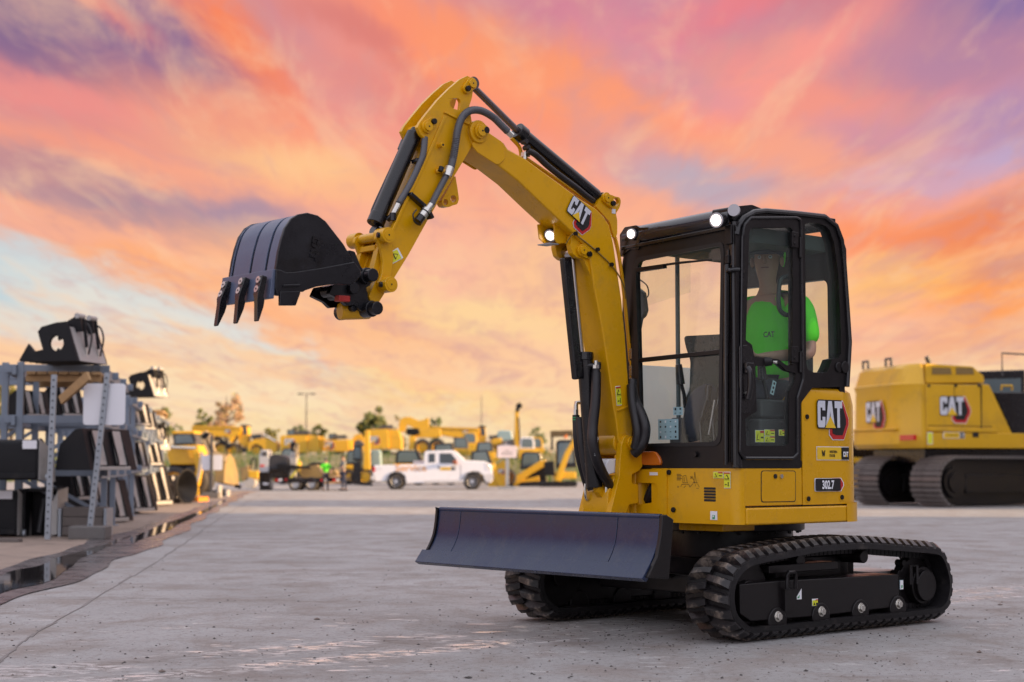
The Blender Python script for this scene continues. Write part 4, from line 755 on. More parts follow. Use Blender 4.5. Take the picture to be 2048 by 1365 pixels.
# long ribbed hose from boom over the pivot down the stick
hose('ribbed_hose', [(1015,263,1,.13),(1002,250,1,.135),(985,234,1,.14),(962,222,1,.145),(940,222,1,.15),(924,236,1,.15),(915,262,1,.15),(911,290,1,.145),(906,318,1,.14),(899,345,1,.145)], .0185, hosegrey, stick, rib=.16, n=10, sm=16)
b = MB(); e0, e1 = P(1013, 262, 1, .13), P(1024, 272, 1, .13); b.cyl(e0, e1, .017, n=8); b.build('hose_end', zinc, stick)
hose('ribbed_hose', [(895,348,1,.145),(882,372,1,.14),(870,395,1,.145),(862,412,1,.15)], .0165, hosegrey, stick, rib=.05, n=10, sm=12)
b = MB()
q = P(897, 344, 1, .145); t_ = (P(895,348,1,.145)-P(905,318,1,.14)).normalized(); b.cyl(q-t_*.025, q+t_*.03, .026, n=12, m=0); b.cyl(q+Vector((.05,.0,.01))-t_*.01, q+Vector((.05,.0,.01))+t_*.015, .014, n=10, m=1); b.cyl(q+Vector((.06,-.03,0)), q+Vector((.02,.0,0)), .011, m=2)
b.build('hose_clamp', [zinc, frameblk, yellow], stick)
b = MB(); s0, s1 = P(817, 388, 1, YK+.01), P(858, 424, 1, YK+.01); b.bar(s0, s1, .02, .05, up=(0,1,0)); 
b.bar(P(852,418,1,.15), P(862,438,1,.15), .02, .045, up=(0,1,0)); b.build('quick_coupler_bracket', blackp, stick, bevel=.004)
b = MB(); s0, s1 = P(862, 410, 1, .16), P(838, 440, 1, .16); b.cyl(s0, s1, .018, n=12, m=0); b.cyl(s0.lerp(s1,.35), s0.lerp(s1,.8), .025, n=12, m=0); b.cyl(s0.lerp(s1,.82), s1+(s1-s0)*.15, .023, .026, n=14, m=1); b.cyl(s0.lerp(s1,.5), s0.lerp(s1,.55), .027, m=1); b.build('auxiliary_coupling', [zinc, blackp], stick)
hose('dust_cap_strap', [(833,420,1,.17),(826,430,1,.17),(830,444,1,.17),(838,448,1,.17)], .004, hosem, stick, n=6)
# ---- bucket cylinder
t0, t1, t2 = Vector((p0.x,.03,p0.z)), P(829, 268, 1, .03), P(750, 449, 1, .03)
bp1 = P(765, 472.5, 1, .03)
b = MB(); b.cyl(t1, t2, .042, n=28); dd = (t2-t1).normalized(); b.cyl(t2-dd*.06, t2, .047, n=28); b.cyl(t1, t1+(t0-t1)*.9, .030); bkc = b.build('bucket_cylinder_barrel', blackp, ME, bevel=.004)
b = MB(); b.cyl(t2-dd*.05, bp1, .020, n=20); b.build('bucket_cylinder_rod', chrome, ME); b = MB(); b.cyl(t2+dd*.03, bp1, .028); b.cyl((bp1.x,-.03,bp1.z),(bp1.x,.09,bp1.z), .036); b.build('rod_eye', blackp, ME)
hose('ribbed_hose', [(850,275,1,.10),(846,310,1,.11),(836,335,1,.11),(822,365,1,.11),(808,390,1,.11),(797,408,1,.11)], .016, hosegrey, bkc, rib=.14, n=9, sm=14)
b = MB(); q0, q1 = P(797,408,1,.11), P(786,430,1,.10); b.cyl(q0, q1, .014, n=8, m=0); b.cyl(q1, P(775,440,1,.07), .015, m=1); b.cyl(q1+Vector((0,.0,.01)), q1-Vector((0,0,.03)), .017, m=1); b.build('cylinder_fitting', [zinc, blackp], bkc)
hose('hydraulic_line', [(806,283,1,-.055),(800,300,1,-.055),(770,365,1,-.055),(746,418,1,-.055),(745,428,1,-.04)], .009, blackp, bkc)
b = MB(); b.bar(P(808,280,1,-.055), P(800,300,1,-.055), .03, .02); b.bar(P(826,325,1,.06), P(838,320,1,.10), .03, .02); b.build('line_clamp', blackp, bkc, bevel=.003)
# ---- links
l1 = P(765, 472.5, 1, .13); l2 = P(770, 571, 1, .13)
lk = M.y([(753,467),(763,462),(774,466),(783,490),(786,515),(783,540),(779,562),(776,576),(766,580),(756,575),(756,566),(762,548),(764,525),(761,503),(755,486),(750,478)], .13)
for y0 in ((.115,.138), (-.078,-.055)): b = MB(); b.plate(rounded(lk, .008), 1, *y0); b.build('bucket_link', yellow, ME, bevel=.005)
for c in (l1, l2):
    b = MB(); b.cyl((c.x,.10,c.z),(c.x,.185,c.z), .040, n=24, m=0); b.cyl((c.x,.18,c.z),(c.x,.188,c.z), .028, n=20, m=0); b.cyl((c.x,.187,c.z),(c.x,.190,c.z), .005, n=8, m=1); b.cyl((c.x,-.10,c.z),(c.x,.1,c.z), .026, n=20, m=0); b.cyl((c.x,-.14,c.z),(c.x,-.07,c.z), .040, n=24, m=0)
    b.cyl((c.x+.05,.15,c.z-.0),(c.x+.01,.16,c.z-.005), .014, n=10, m=1)
    b.build('link_pin', [yellow, frameblk], ME, bevel=.004)
hp = P(735.5, 552, 1, .15); hA = M.y([(748,470),(760,470),(760,490),(742,556),(730,560),(727,548),(742,490)], .03)
for y0 in (.085,-.065): b = MB(); b.plate(rounded(hA, .006), 1, y0-.02, y0+.02); b.build('h_link_arm', yellow, ME, bevel=.006)
b = MB(); m0 = P(744,498,1,.03); b.bar((m0.x,-.08,m0.z),(m0.x,.08,m0.z), .04, .03); b.build('h_link_bridge', yellow, ME, bevel=.005)
# ---- coupler
cp = M.y([(700,500),(712,503),(722,528),(730,545),(745,545),(748,560),(742,572),(735,575),(739,600),(754,612),(752,626),(738,628),(725,622),(712,610),(697,612),(685,600),(660,588),(668,570),(712,562),(718,542),(705,515)], .13)
b = MB()
for y0 in ((.09,.12), (-.06,-.03)): b.plate(rounded(cp, .008), 1, *y0)
b.build('coupler_plate', bucketm, ME, bevel=.006)
cq = P(746.7, 617.5, 1, .16); b = MB()
for c in (hp, cq): b.cyl((c.x,.08,c.z),(c.x,.155,c.z), .042, n=22); b.cyl((c.x,.13,c.z),(c.x,.20,c.z), .034, n=22); b.cyl((c.x,-.14,c.z),(c.x,.10,c.z), .026, n=18); b.cyl((c.x,-.14,c.z),(c.x,-.06,c.z), .040, n=20)
c = P(712, 576, 1, .16); b.cyl((c.x,.08,c.z),(c.x,.15,c.z), .030, n=18)
b.build('coupler_pin', bucketm, ME, bevel=.005)
y0_ = P(720, 619, 1, .08); b = MB(); b.cyl((y0_.x+.09,.03,y0_.z-.012),(y0_.x-.07,.06,y0_.z+.0), .045, n=20); b.build('coupler_cylinder', yellow, ME, bevel=.006)
b = MB(); q = P(684.5, 598, 1, .13); b.box(q-Vector((.035,.02,.015)), q+Vector((.035,.02,.015))); b.build('safety_lever', red, ME, bevel=.004)
b = MB()
for a, c, r in ((660,583,.03),(672,590,.028),(690,588,.03),(702,580,.03),(698,618,.018),(716,590,.028)): q = P(a, c, 1, .06); b.cyl(q-Vector((0,.05,0)), q+Vector((0,.05,0)), r, n=12)
b.bar(P(655,580,1,.03), P(716,600,1,.03), .14, .03); b.build('coupler_latch', bucketm, ME, bevel=.004)
# ---- bucket
BY, BY2 = .25, -.19
out = M.y([(552,535),(556,507),(562,481),(570,456),(582.6,437.5),(597,428.7),(615,425.6),(636,431),(652,443),(664.6,459.5),(687,488),(707.7,523),(720,541.5),(720,554),(712,562),(701.5,570),(666.7,569),(632,574),(597,585.6),(585,592),(556,592),(546,590)], BY)
b = MB(); b.plate(out, 1, BY-.018, BY); bk = b.build('bucket', bucketm, ME, bevel=.004)
b = MB(); b.plate(out, 1, BY2, BY2+.018); b.build('bucket_side', bucketm, bk, bevel=.004)
low = M.y([(551,539),(560,540.5),(571,545),(590,544.5),(650,535),(707,524),(720,541.5),(720,554),(712,562),(701.5,570),(666.7,569),(632,574),(597,585.6),(585,592),(553,592),(549,575)], BY+.002); b = MB(); b.plate(low, 1, BY-.002, BY+.010); b.build('wear_plate', bucketm, bk, bevel=.005)
crv = [Vector((a, c)) for a, c in M.y([(550,546),(556,507),(562,481),(570,456),(582.6,437.5),(597,428.7),(615,425.6),(636,431),(652,443),(664.6,459.5),(687,488),(707.7,523),(718,541)], BY)]
crv = [Vector((p.x, p.y)) for p in spline([Vector((p.x,p.y,0)) for p in crv], 4)]
c2 = Vector((sum(p.x for p in crv)/len(crv), sum(p.y for p in crv)/len(crv)))
inn = [p+(c2-p).normalized()*.016 for p in crv]
for y0, y1 in ((BY2+.004,-.166),(-.146,.004),(.024,.146),(.166,BY-.012)):
    b = MB(); b.plate([tuple(p+(c2-p).normalized()*.004) for p in crv]+[tuple(p) for p in inn[::-1]], 1, y0, y1); b.build('shell_strip', bucketsteel, bk, bevel=.003)
b = MB(); b.plate([tuple(p+(c2-p).normalized()*.014) for p in crv]+[tuple(p+(c2-p).normalized()*.03) for p in crv[::-1]], 1, BY2+.01, BY-.01); b.build('shell', bucketm, bk)
e0, e1 = P(550.5, 539.5, 1, BY), P(543.6, 597, 1, BY); v_ = (e1-e0); n_ = Vector((v_.z,0,-v_.x)).normalized(); n_ = n_ if n_.x > 0 else -n_
b = MB(); b.add([e0+n_*.012, e1+n_*.012, e1-n_*.012, e0-n_*.012]+[Vector((p.x, BY2-.03, p.z)) for p in (e0+n_*.012, e1+n_*.012, e1-n_*.012, e0-n_*.012)], [(0,1,2,3),(7,6,5,4),(0,4,5,1),(1,5,6,2),(2,6,7,3),(3,7,4,0)]); b.build('cutting_edge', bucketsteel, bk, bevel=.003)
sc = M.y([(557,584),(597.5,583),(597.5,588),(593,600),(588.7,612),(557,612)], BY); b = MB(); b.plate(sc, 1, BY-.004, BY+.016); b.build('side_cutter', bucketm, bk, bevel=.004)
b = MB(); b.plate(M.y([(563,570),(597,569),(597,574),(563,575)], BY), 1, BY+.008, BY+.02); b.build('side_rib', bucketm, bk, bevel=.004)
tips = [(-.150, (461,567), (432,653)), (.030, (495.5,559), (471,648)), (.205, (530,554.5), (513,643.5))]
for yy, a, t in tips:
    r_, tp = P(*a, 1, yy), P(*t, 1, yy); ax_ = (tp-r_).normalized(); nn = Vector((ax_.z,0,-ax_.x)); nn = nn if nn.x > 0 else -nn; L_ = (tp-r_).length
    prof = [r_+nn*.030, r_+ax_*L_*.42+nn*.034, r_+ax_*L_*.55+nn*.026, tp+nn*.006, tp-nn*.004, r_+ax_*L_*.66-nn*.014, r_+ax_*L_*.52-nn*.012, r_+ax_*L_*.45+nn*.0, r_+nn*.0]
    b = MB(); w_ = [.024,.024,.018,.017,.017,.018,.020,.024,.024]
    b.add([(p.x, yy-w, p.z) for p, w in zip(prof, w_)]+[(p.x, yy+w, p.z) for p, w in zip(prof, w_)], [tuple(range(9)), tuple(range(17, 8, -1))]+[(i, (i+1) % 9, 9+(i+1) % 9, 9+i) for i in range(9)])
    th = b.build('tooth', blackp, bk, bevel=.005)
    for k in (.10, .31):
        c = r_+ax_*L_*k+nn*.031; b = MB(); b.cyl(c, c+nn*.006, .017, n=18, m=0); b.cyl(c+nn*.004, c+nn*.0075, .005, n=8, m=1); b.build('tooth_bolt', [zinc, lblack], th)
d = Decal((0, BY+.0005, 0), (.17,0,-.98), (.98,0,.17)); c0 = P(629, 497, 1, BY); uu, vv = Vector((.17,0,-.98)).normalized(), Vector((.98,0,.17)).normalized(); uu = Vector((.17,0,-.98)).normalized()
b = MB(); dn = Vector((0,1,0)); sz = .105
for pl, ox, sxx in ((PC,-.56,.36),(PA,-.20,.42),(PT,.20,.36)):
    pts = [c0+uu*((ox+a*sxx)*sz)+Vector((-.98,0,-.17))*((c*.5-.25)*sz*.8) for a, c in pl]; k = len(pts)
    b.add([p+dn*.0 for p in pts]+[p+dn*.005 for p in pts], [tuple(range(k, 2*k))]+[(i, (i+1) % k, k+(i+1) % k, k+i) for i in range(k)])
b.build('raised_lettering', bucketm, bk)
# ================================================================ cab of the mini excavator
xrC = P(1690, 600, 1, YS).x; YR = -.02
b = MB(); b.box((xrC,YR,.945),(XF-.004,YS-.004,.985)); b.box((XF-.03,YR,.947),(XF,YS-.0,P(1400,894,0,XF).z)); cab = b.build('cab', frameblk, ME, bevel=.006)
outer = M.y([(1475,937),(1471.5,470),(1475,452),(1485,437),(1506,425),(1529,422.5),(1590,427.5),(1647,434),(1670,452),(1681,481),(1686,526),(1692.5,617),(1697,685),(1693.5,748),(1692,774),(1624,776),(1601.5,806),(1601,937)], YS)
dh = rounded(M.y([(1488,460),(1500,444),(1594,444),(1597,768),(1587,800),(1587,908),(1484,908)], YS), .02)
qh = M.y([(1609.6,449),(1617.6,445.6),(1638,447),(1650,452),(1658.5,460),(1667.6,485),(1676.6,549),(1681,662),(1681.5,708),(1677,716),(1664,719),(1657.6,735),(1653,744),(1646,746.5),(1624.6,745),(1615,740),(1612,728)], YS)
b = MB(); b.plate([rounded(outer, .012), dh, qh], 1, YS-.07, YS+.002); b.build('side_frame', frameblk, cab, bevel=.007)
rh = rounded(M.y([(1489,458),(1500,447),(1640,448),(1660,462),(1677,549),(1681,690),(1612,742),(1590,790),(1588,905),(1486,905)], YS), .03)
b = MB(); b.plate([rounded(outer, .012), rh], 1, YR, YR+.05); b.build('side_frame', frameblk, cab, bevel=.007)
q = P(1355, 590, 1, YR+.03); b = MB(); b.cyl((q.x,YR+.03,1.2),(q.x,YR+.03,2.25), .014, n=12); b.build('window_post', mat('teal_grey_post', (.10,.14,.15), .4), cab)
b = MB(); b.tube([Vector((x0, YS+.006, z)) for x0, z in outer[1:15]], .016, 8); b.build('frame_rail', blackp, cab)
b = MB(); b.plate(qh, 1, YS-.03, YS-.024); b.build('quarter_glass', doorglass, cab, smooth=0)
# right-hand panes: clear above, with pale reflections painted in as haze below the bar
b = MB(); b.plate([(p[0], p[1]) for p in M.y([(1478,440),(1600,436),(1600,560),(1478,600)], YS)], 1, YR+.02, YR+.026); b.build('side_glass', winglass, cab, smooth=0)
reflglass = glass('pale_reflection_glass', (.62,.70,.71), haze=.72, drops=.1, trans=True)
zb0 = P(1400, 712, 0, XF).z
b = MB(); b.box((.16,YR+.02,1.0),(XF-.04,YR+.026,zb0-.02)); b.build('lower_side_glass', reflglass, cab, smooth=0)
# rear wall with window
rz0 = P(1690, 690, 1, YS).z
b = MB(); b.plate([rounded([(YR,.95),(YS-.01,.95),(YS-.01,2.31),(YR,2.31)], .05), rounded([(YR+.07,rz0-.16),(YS-.09,rz0-.16),(YS-.09,2.055),(YR+.07,2.055)], .05)], 0, xrC, xrC+.05); b.build('rear_frame', frameblk, cab, bevel=.006)
b = MB(); b.box((xrC+.02,YR+.06,rz0-.17),(xrC+.026,YS-.08,2.17)); b.build('rear_glass', winglass, cab, smooth=0)
# front frame
fo = M.x([(1246,937),(1245,525),(1250,500),(1262,488),(1462,444),(1472,452),(1474,937)], XF); fh = rounded(M.x([(1275,893),(1266,545),(1272,516),(1447,484),(1449,505),(1443,893)], XF), [.03,.03,.07,.05,.02,.06])
b = MB(); b.plate([rounded(fo, .02), fh], 0, XF-.06, XF+.002); b.build('front_frame', frameblk, cab, bevel=.008)
fh2 = rounded(M.x([(1283,888),(1273,550),(1279,523),(1441,492),(1443,510),(1437,884)], XF), [.03,.03,.07,.05,.02,.06])
b = MB(); b.plate([[(fh[i][0], fh[i][1]) for i in range(len(fh))], fh2], 0, XF-.012, XF+.006); b.build('window_seal', lblack, cab)
b = MB(); b.plate(fh, 0, XF-.030, XF-.024); b.build('windscreen', winglass, cab, smooth=0)
h0, h1 = P(1252, 485, 0, XF-.03), P(1466, 442, 0, XF-.03); b = MB(); b.cyl((XF-.05,h0.y,h0.z+.02),(XF-.05,h1.y,h1.z+.015), .066, n=32); b.build('header_beam', mat('header_black', (.012,.012,.018), .22, coat=.5, rvar=.05), cab, bevel=.01)
b = MB(); b.bar((XF-.005,h0.y,h0.z-.042),(XF-.005,h1.y,h1.z-.042), .05, .022); b.build('rain_gutter', blackp, cab, bevel=.005)
c0, c1 = Vector((XF-.022,YS-.022,.945)), Vector((XF-.022,YS-.022,2.30))
b = MB(); b.cyl(c0, c1, .030, n=18); b.build('corner_post', blackp, cab)
b = MB(); g0, g1 = P(1454, 925, 0, XF+.006), P(1456, 500, 0, XF+.006); b.bar(g0, g1, .010, .016)
g0, g1 = P(1463, 925, 0, XF+.004), P(1464, 480, 0, XF+.004); b.bar(g0, g1, .008, .014); b.build('post_rib', blackp, cab, bevel=.003)
b = MB(); a0, a1, a2, a3 = P(1452, 930, 0, XF+.03), P(1452, 560, 0, XF+.03), P(1455, 545, 0, XF+.03), P(1478, 539, 1, YS+.01); b.tube([a0, a1, a2, P(1462,540,0,XF+.03), a3], .012, 8, smooth=4); b.build('grab_rail', blackp, cab)
for px, py, w, h in ((1461,470,.05,.11),(1458,520,.03,.05)): q = P(px, py, 0, XF); b = MB(); b.box((XF,q.y-w/2,q.z-h/2),(XF+.022,q.y+w/2,q.z+h/2)); b.build('hinge_block', frameblk, cab, bevel=.005)
# roof
ro = M.y([(1474,452),(1481,438),(1500,425),(1529,421.5),(1590,426.5),(1647,432.5),(1668,447),(1674,462),(1660,452),(1640,447),(1500,441),(1484,452)], YS)
b = MB(); b.plate([(x0,z) for x0,z in ro], 1, YR, YS-.005); b.build('roof', blackp, cab, bevel=.014)
b = MB(); b.box((xrC+.03,YR+.052,2.215),(XF-.07,YS-.072,2.30)); b.build('headliner', mat('headliner', (.035,.05,.045), .9, var=.2), cab)
lt = M.y([(1472,455),(1462,432),(1462,414),(1503,410),(1530,421),(1500,424),(1482,436)], YS-.02)
b = MB(); b.plate(rounded(lt, .012), 1, YS-.16, YS-.015); b.build('lamp_mount', blackp, cab, bevel=.012)
def cablamp(name, px, py, X0, r, m, fwd=(1,.25,-.12), L_=.07):
    q = P(px, py, 0, X0); f_ = Vector(fwd).normalized(); b = MB(); b.cyl(q-f_*L_, q, r*.85, r*1.12, n=26, m=0); b.cyl(q-f_*.003, q+f_*.007, r, n=26, m=2); b.cyl(q+f_*.005, q+f_*.010, r*.72, n=26, m=1); o = b.build(name, [blackp, m, lampoff], cab, bevel=.004); return q
cablamp('cab_lamp', 1433, 441, XF+.10, .042, lampon); cablamp('cab_lamp', 1263, 468.5, XF+.03, .033, lampon, L_=.06)
q = P(1468, 421, 0, XF+.02); f_ = Vector((.9,.5,.1)).normalized(); b = MB(); b.cyl(q-f_*.01, q+f_*.006, .034, n=26); b.build('round_reflector', lampoff, cab)
lb = M.x([(1243,515),(1242,470),(1252,455),(1275,451),(1282,456),(1300,455),(1300,463),(1283,466),(1280,500),(1262,500)], XF+.0)
b = MB(); b.plate(rounded(lb, .008), 0, XF-.03, XF+.012); b.build('lamp_bracket', blackp, cab, bevel=.006)
q = P(1661, 441, 1, YS-.05); b = MB(); b.box((q.x-.05,YS-.15,q.z-.05),(q.x+.01,YS-.05,q.z+.015)); b.build('rear_lamp_box', blackp, cab, bevel=.005)
rg = M.y([(1671,447),(1680,455),(1689,480),(1690.5,495),(1684,492),(1677,468)], YS-.1); b = MB(); b.plate(rg, 1, YS-.16, YS-.13); b.tube([P(1687,490,1,YS-.1), P(1690,500,1,YS-.1), P(1690.5,526,1,YS-.1)], .008, m=1); b.build('rear_lamp_guard', [yellow, blackp], cab)
q = P(1686, 735, 1, YS); b = MB(); b.cyl((q.x,YS-.0,q.z),(q.x,YS+.02,q.z), .035, n=20); q = P(1676, 735, 1, YS); b.cyl((q.x,YS,q.z),(q.x,YS+.012,q.z), .030, n=24); b.build('fuel_cap', frameblk, cab, bevel=.006)
# wiper, crossbar, marker lamp, documents on the pane
b = MB(); w0, w1, w2 = P(1272, 538, 0, XF+.02), P(1360, 526, 0, XF+.03), P(1423, 520, 0, XF+.02); b.tube([w0, w1, w2], [.006,.008,.005], 6); b.bar(P(1276,541,0,XF+.03), P(1330,533,0,XF+.03), .03, .022); b.build('wiper', frameblk, cab)
b = MB(); b.bar(P(1271,722,0,XF-.012), P(1444,704,0,XF-.012), .024, .026); b.build('crossbar', frameblk, cab, bevel=.004)
q = P(1306, 917, 0, XF+.0); b = MB(); q0, q1 = P(1287, 931, 0, XF), P(1326, 903, 0, XF); b.plate(rounded([(q0.y,q0.z),(q1.y,q0.z),(q1.y-.01,(q0.z+q1.z)/2),(q1.y-.05,q1.z),(q0.y,q1.z)], .02), 0, XF-.01, XF+.018); b.build('marker_lamp', amber, cab, bevel=.006)
q = P(1393, 909, 0, XF); b = MB(); b.cyl((XF,q.y,q.z),(XF+.02,q.y,q.z), .016, n=14); b.build('washer_nozzle', frameblk, cab)
XG = XF-.0235
d = Decal((XG-.012, 0, 0), (0,1,0), (0,0,1))
def gx(px, py): q = P(px, py, 0, XG-.012); return q.y, q.z
for (u0,v0,u1,v1) in ((1317,880,1357,838),(1347,831,1366,814)):
    a0, a1 = gx(u0,v0), gx(u1,v1); d.rect((a0[0]+a1[0])/2, (a0[1]+a1[1])/2, a1[0]-a0[0], a1[1]-a0[1], 7)
    nx = 4 if u1-u0 > 25 else 2
    for i in range(nx):
        for j in range(nx): d.rect(a0[0]+(i+.5)*(a1[0]-a0[0])/nx, a0[1]+(j+.5)*(a1[1]-a0[1])/nx, .012, random.choice((.004,.010,.014)), random.choice((0,1,0)), 1)
d.build('safety_sheet', cab)
# ---- cab inside
b = MB(); b.box((.02,.20,1.0),(.40,.68,1.16)); b.build('seat_base', greytrim, cab, bevel=.02)
seatm = mat('seat_cloth', (.028,.030,.032), .85, var=.3)
b = MB(); b.box((-.0,.21,1.16),(.44,.67,1.27)); seat = b.build('seat', seatm, cab, bevel=.035, seg=3)
b = MB(); b.loft([[(x0+.02, .44+(y-.44)*k, z), (x0+.10, .44+(y-.44)*k, z), (x0+.10, .44-(y-.44)*k, z), (x0+.02, .44-(y-.44)*k, z)] for x0, y, z, k in ((-.02,.67,1.22,1),(-.06,.68,1.5,1),(-.09,.67,1.75,.95),(-.10,.62,1.86,.8))]); b.build('backrest', seatm, seat, bevel=.03, seg=3)
b = MB(); b.box((.0,.685,.99),(.58,.785,1.22)); b.box((.30,.69,1.22),(.56,.775,1.33)); b.build('side_console', greytrim, cab, bevel=.02)
b = MB(); b.box((.0,.04,.99),(.55,.15,1.24)); b.build('side_console', greytrim, cab, bevel=.02)
for yy in (.735,.095): b = MB(); b.tube([(.46,yy,1.30),(.47,yy,1.38),(.50,yy,1.46)], .012); b.cyl((.50,yy,1.44),(.515,yy,1.56), .028, .020, n=14); b.build('joystick', blackp, cab, bevel=.004)
for yy in (.40,.50): b = MB(); b.tube([(.64,yy,1.0),(.66,yy,1.2),(.60,yy,1.36)], .011); b.cyl((.60,yy,1.33),(.585,yy,1.42), .019, n=12); b.box((.66,yy-.035,1.0),(.76,yy+.035,1.012)); b.build('travel_lever', blackp, cab)
b = MB(); b.box((.05,.05,.986),(.80,.80,.992)); b.build('floor_mat', rubber, cab)
b = MB(); b.plate([rounded(M.x([(1262,590),(1266,640),(1275,640),(1284,632),(1288,620),(1283,585),(1270,575)], XF-.12), .01)], 0, XF-.16, XF-.13); b.tube([P(1271,575,0,XF-.14), P(1271,545,0,XF-.14)], .012); b.tube([P(1280,560,0,XF-.14), P(1294,572,0,XF-.14), P(1297,590,0,XF-.14), P(1288,600,0,XF-.14)], .004, smooth=5); b.tube([P(1284,632,0,XF-.14), P(1279,660,0,XF-.14), P(1274,668,0,XF-.14)], .012); b.build('display_bracket', mat('dull_grey_plastic', (.12,.13,.13), .6), cab)
b = MB(); b.box((xrC+.06,YR+.06,1.0),(xrC+.25,YS-.10,1.36)); b.build('rear_shelf', greytrim, cab, bevel=.02)
dpl = M.x([(1350,893),(1354,862),(1372,780),(1374,720),(1366,700),(1360,672),(1443,668),(1443,893)], XF-.30)
b = MB(); b.plate(rounded(dpl, .03), 0, XF-.36, XF-.33); b.build('foot_panel', mat('wet_dark_panel', (.02,.035,.035), .3, var=.5, vscale=20), cab)
b = MB(); a0, a1 = P(1418, 870, 0, XF-.2), P(1430, 800, 0, XF-.2); b.cyl(a0, a1, .010, n=10); b.build('gas_strut', chrome, cab)
# ---- door
do = rounded(M.y([(1484.5,470),(1487,450),(1499,436),(1590,435.5),(1599,440),(1600.5,460),(1604,760),(1593,796),(1593.5,908),(1584,917),(1488,917),(1479,905)], YS+.012), .01)
du = rounded(M.y([(1498,466),(1503,456),(1580,455.5),(1585,461),(1585,731),(1572,731),(1556,719),(1508,714),(1503.7,690),(1491,681)], YS+.012), .008)
dl_ = rounded(M.y([(1510.5,733),(1556,727),(1572,741),(1591,747),(1590,763),(1578.5,783),(1577,886),(1573,892),(1492,892),(1490,838),(1513,823)], YS+.012), .008)
b = MB(); b.plate([do, du, dl_], 1, YS-.02, YS+.014); door = b.build('door', frameblk, ME, bevel=.006)
b = MB(); b.tube([Vector((x0, YS+.016, z)) for x0, z in do], .010, 8, closed=True); b.build('door_trim', blackp, door)
b = MB(); b.plate(du, 1, YS-.002, YS+.004); b.build('upper_door_glass', doorglass, door, smooth=0)
b = MB(); b.plate(dl_, 1, YS-.002, YS+.004); b.build('lower_door_glass', doorglass, door, smooth=0)
hp_ = rounded(M.y([(1478.5,692),(1493,690),(1503,699),(1509,725),(1510,805),(1500,826),(1480,827)], YS+.016), .008); b = MB(); b.plate(hp_, 1, YS+.010, YS+.020); b.build('latch_panel', blackp, door, bevel=.004)
b = MB(); b.tube([P(1494,735,1,YS+.04), P(1500,745,1,YS+.055), P(1501,775,1,YS+.055), P(1496,800,1,YS+.04)], .017, 10, smooth=4); q = P(1493, 737, 1, YS+.02); b.box((q.x-.035,YS+.018,q.z-.03),(q.x+.03,YS+.05,q.z+.03)); b.build('handle', blackp, door, bevel=.005)
b = MB(); q = P(1493, 787, 1, YS+.02); b.cyl((q.x,YS+.018,q.z),(q.x,YS+.03,q.z), .012, n=14); b.build('door_lock', zinc, door)
for py, yy in ((480, 0), (709, 0)):
    q = P(1588, py, 1, YS+.02); b = MB(); b.box((q.x-.03,YS+.012,q.z-.045),(q.x+.028,YS+.030,q.z+.045)); q2 = P(1604, py+16, 1, YS+.02); b.cyl((q2.x+.012,YS+.02,q2.z-.06),(q2.x+.012,YS+.02,q2.z+.06), .014, n=12)
    for k in (-.022,.022): b.cyl((q.x+.004,YS+.028,q.z+k),(q.x+.004,YS+.034,q.z+k), .010, n=12)
    b.build('hinge', frameblk, door, bevel=.004)
b = MB(); b.tube([P(1585,553,1,YS-.03), P(1570,554,1,YS-.05), P(1561,560,1,YS-.05), P(1558,575,1,YS-.05), P(1557,605,1,YS-.05), P(1561,622,1,YS-.05), P(1572,630,1,YS-.05), P(1585,630,1,YS-.03)], .014, 10, smooth=5); b.build('grab_handle', mat('teal_black', (.02,.03,.03), .4), door)
b = MB(); q = P(1541, 724, 1, YS+.02); q2 = P(1551, 725, 1, YS+.035); b.cyl((q.x+.03,YS+.0,q.z),(q.x,YS+.03,q.z), .028, .022, n=16, m=0); b.cyl((q2.x,YS+.02,q2.z),(q2.x-.01,YS+.04,q2.z), .010, n=12, m=1); b.build('door_stop', [frameblk, zinc], door)
d = Decal((0, YS-.012, 0), (-1,0,0), (0,0,1))
def gy(px, py): q = P(px, py, 1, YS-.012); return -q.x, q.z
for (u0,v0,u1,v1) in ((1510,885,1527,861),(1528,872,1549,860),(1528,885,1549,873),(1557,872,1568,860)):
    a0, a1 = gy(u0,v0), gy(u1,v1); warn(d, a0[0], a0[1], a1[0], a1[1], 'h')
x0, z = gy(1546, 776); rp = lambda pts: [(x0+a*.94+b_*.34, z-a*.34+b_*.94) for a, b_ in pts]
d.poly(rp([(-.016,-.04),(.016,-.04),(.016,.04),(-.016,.04)]), 7)
for k in (-.025,0,.025): d.poly(rp([(-.008,k-.007),(.006,k-.007),(.006,k+.007),(-.008,k+.007)]), 0, 1)
d.build('door_sticker', door)
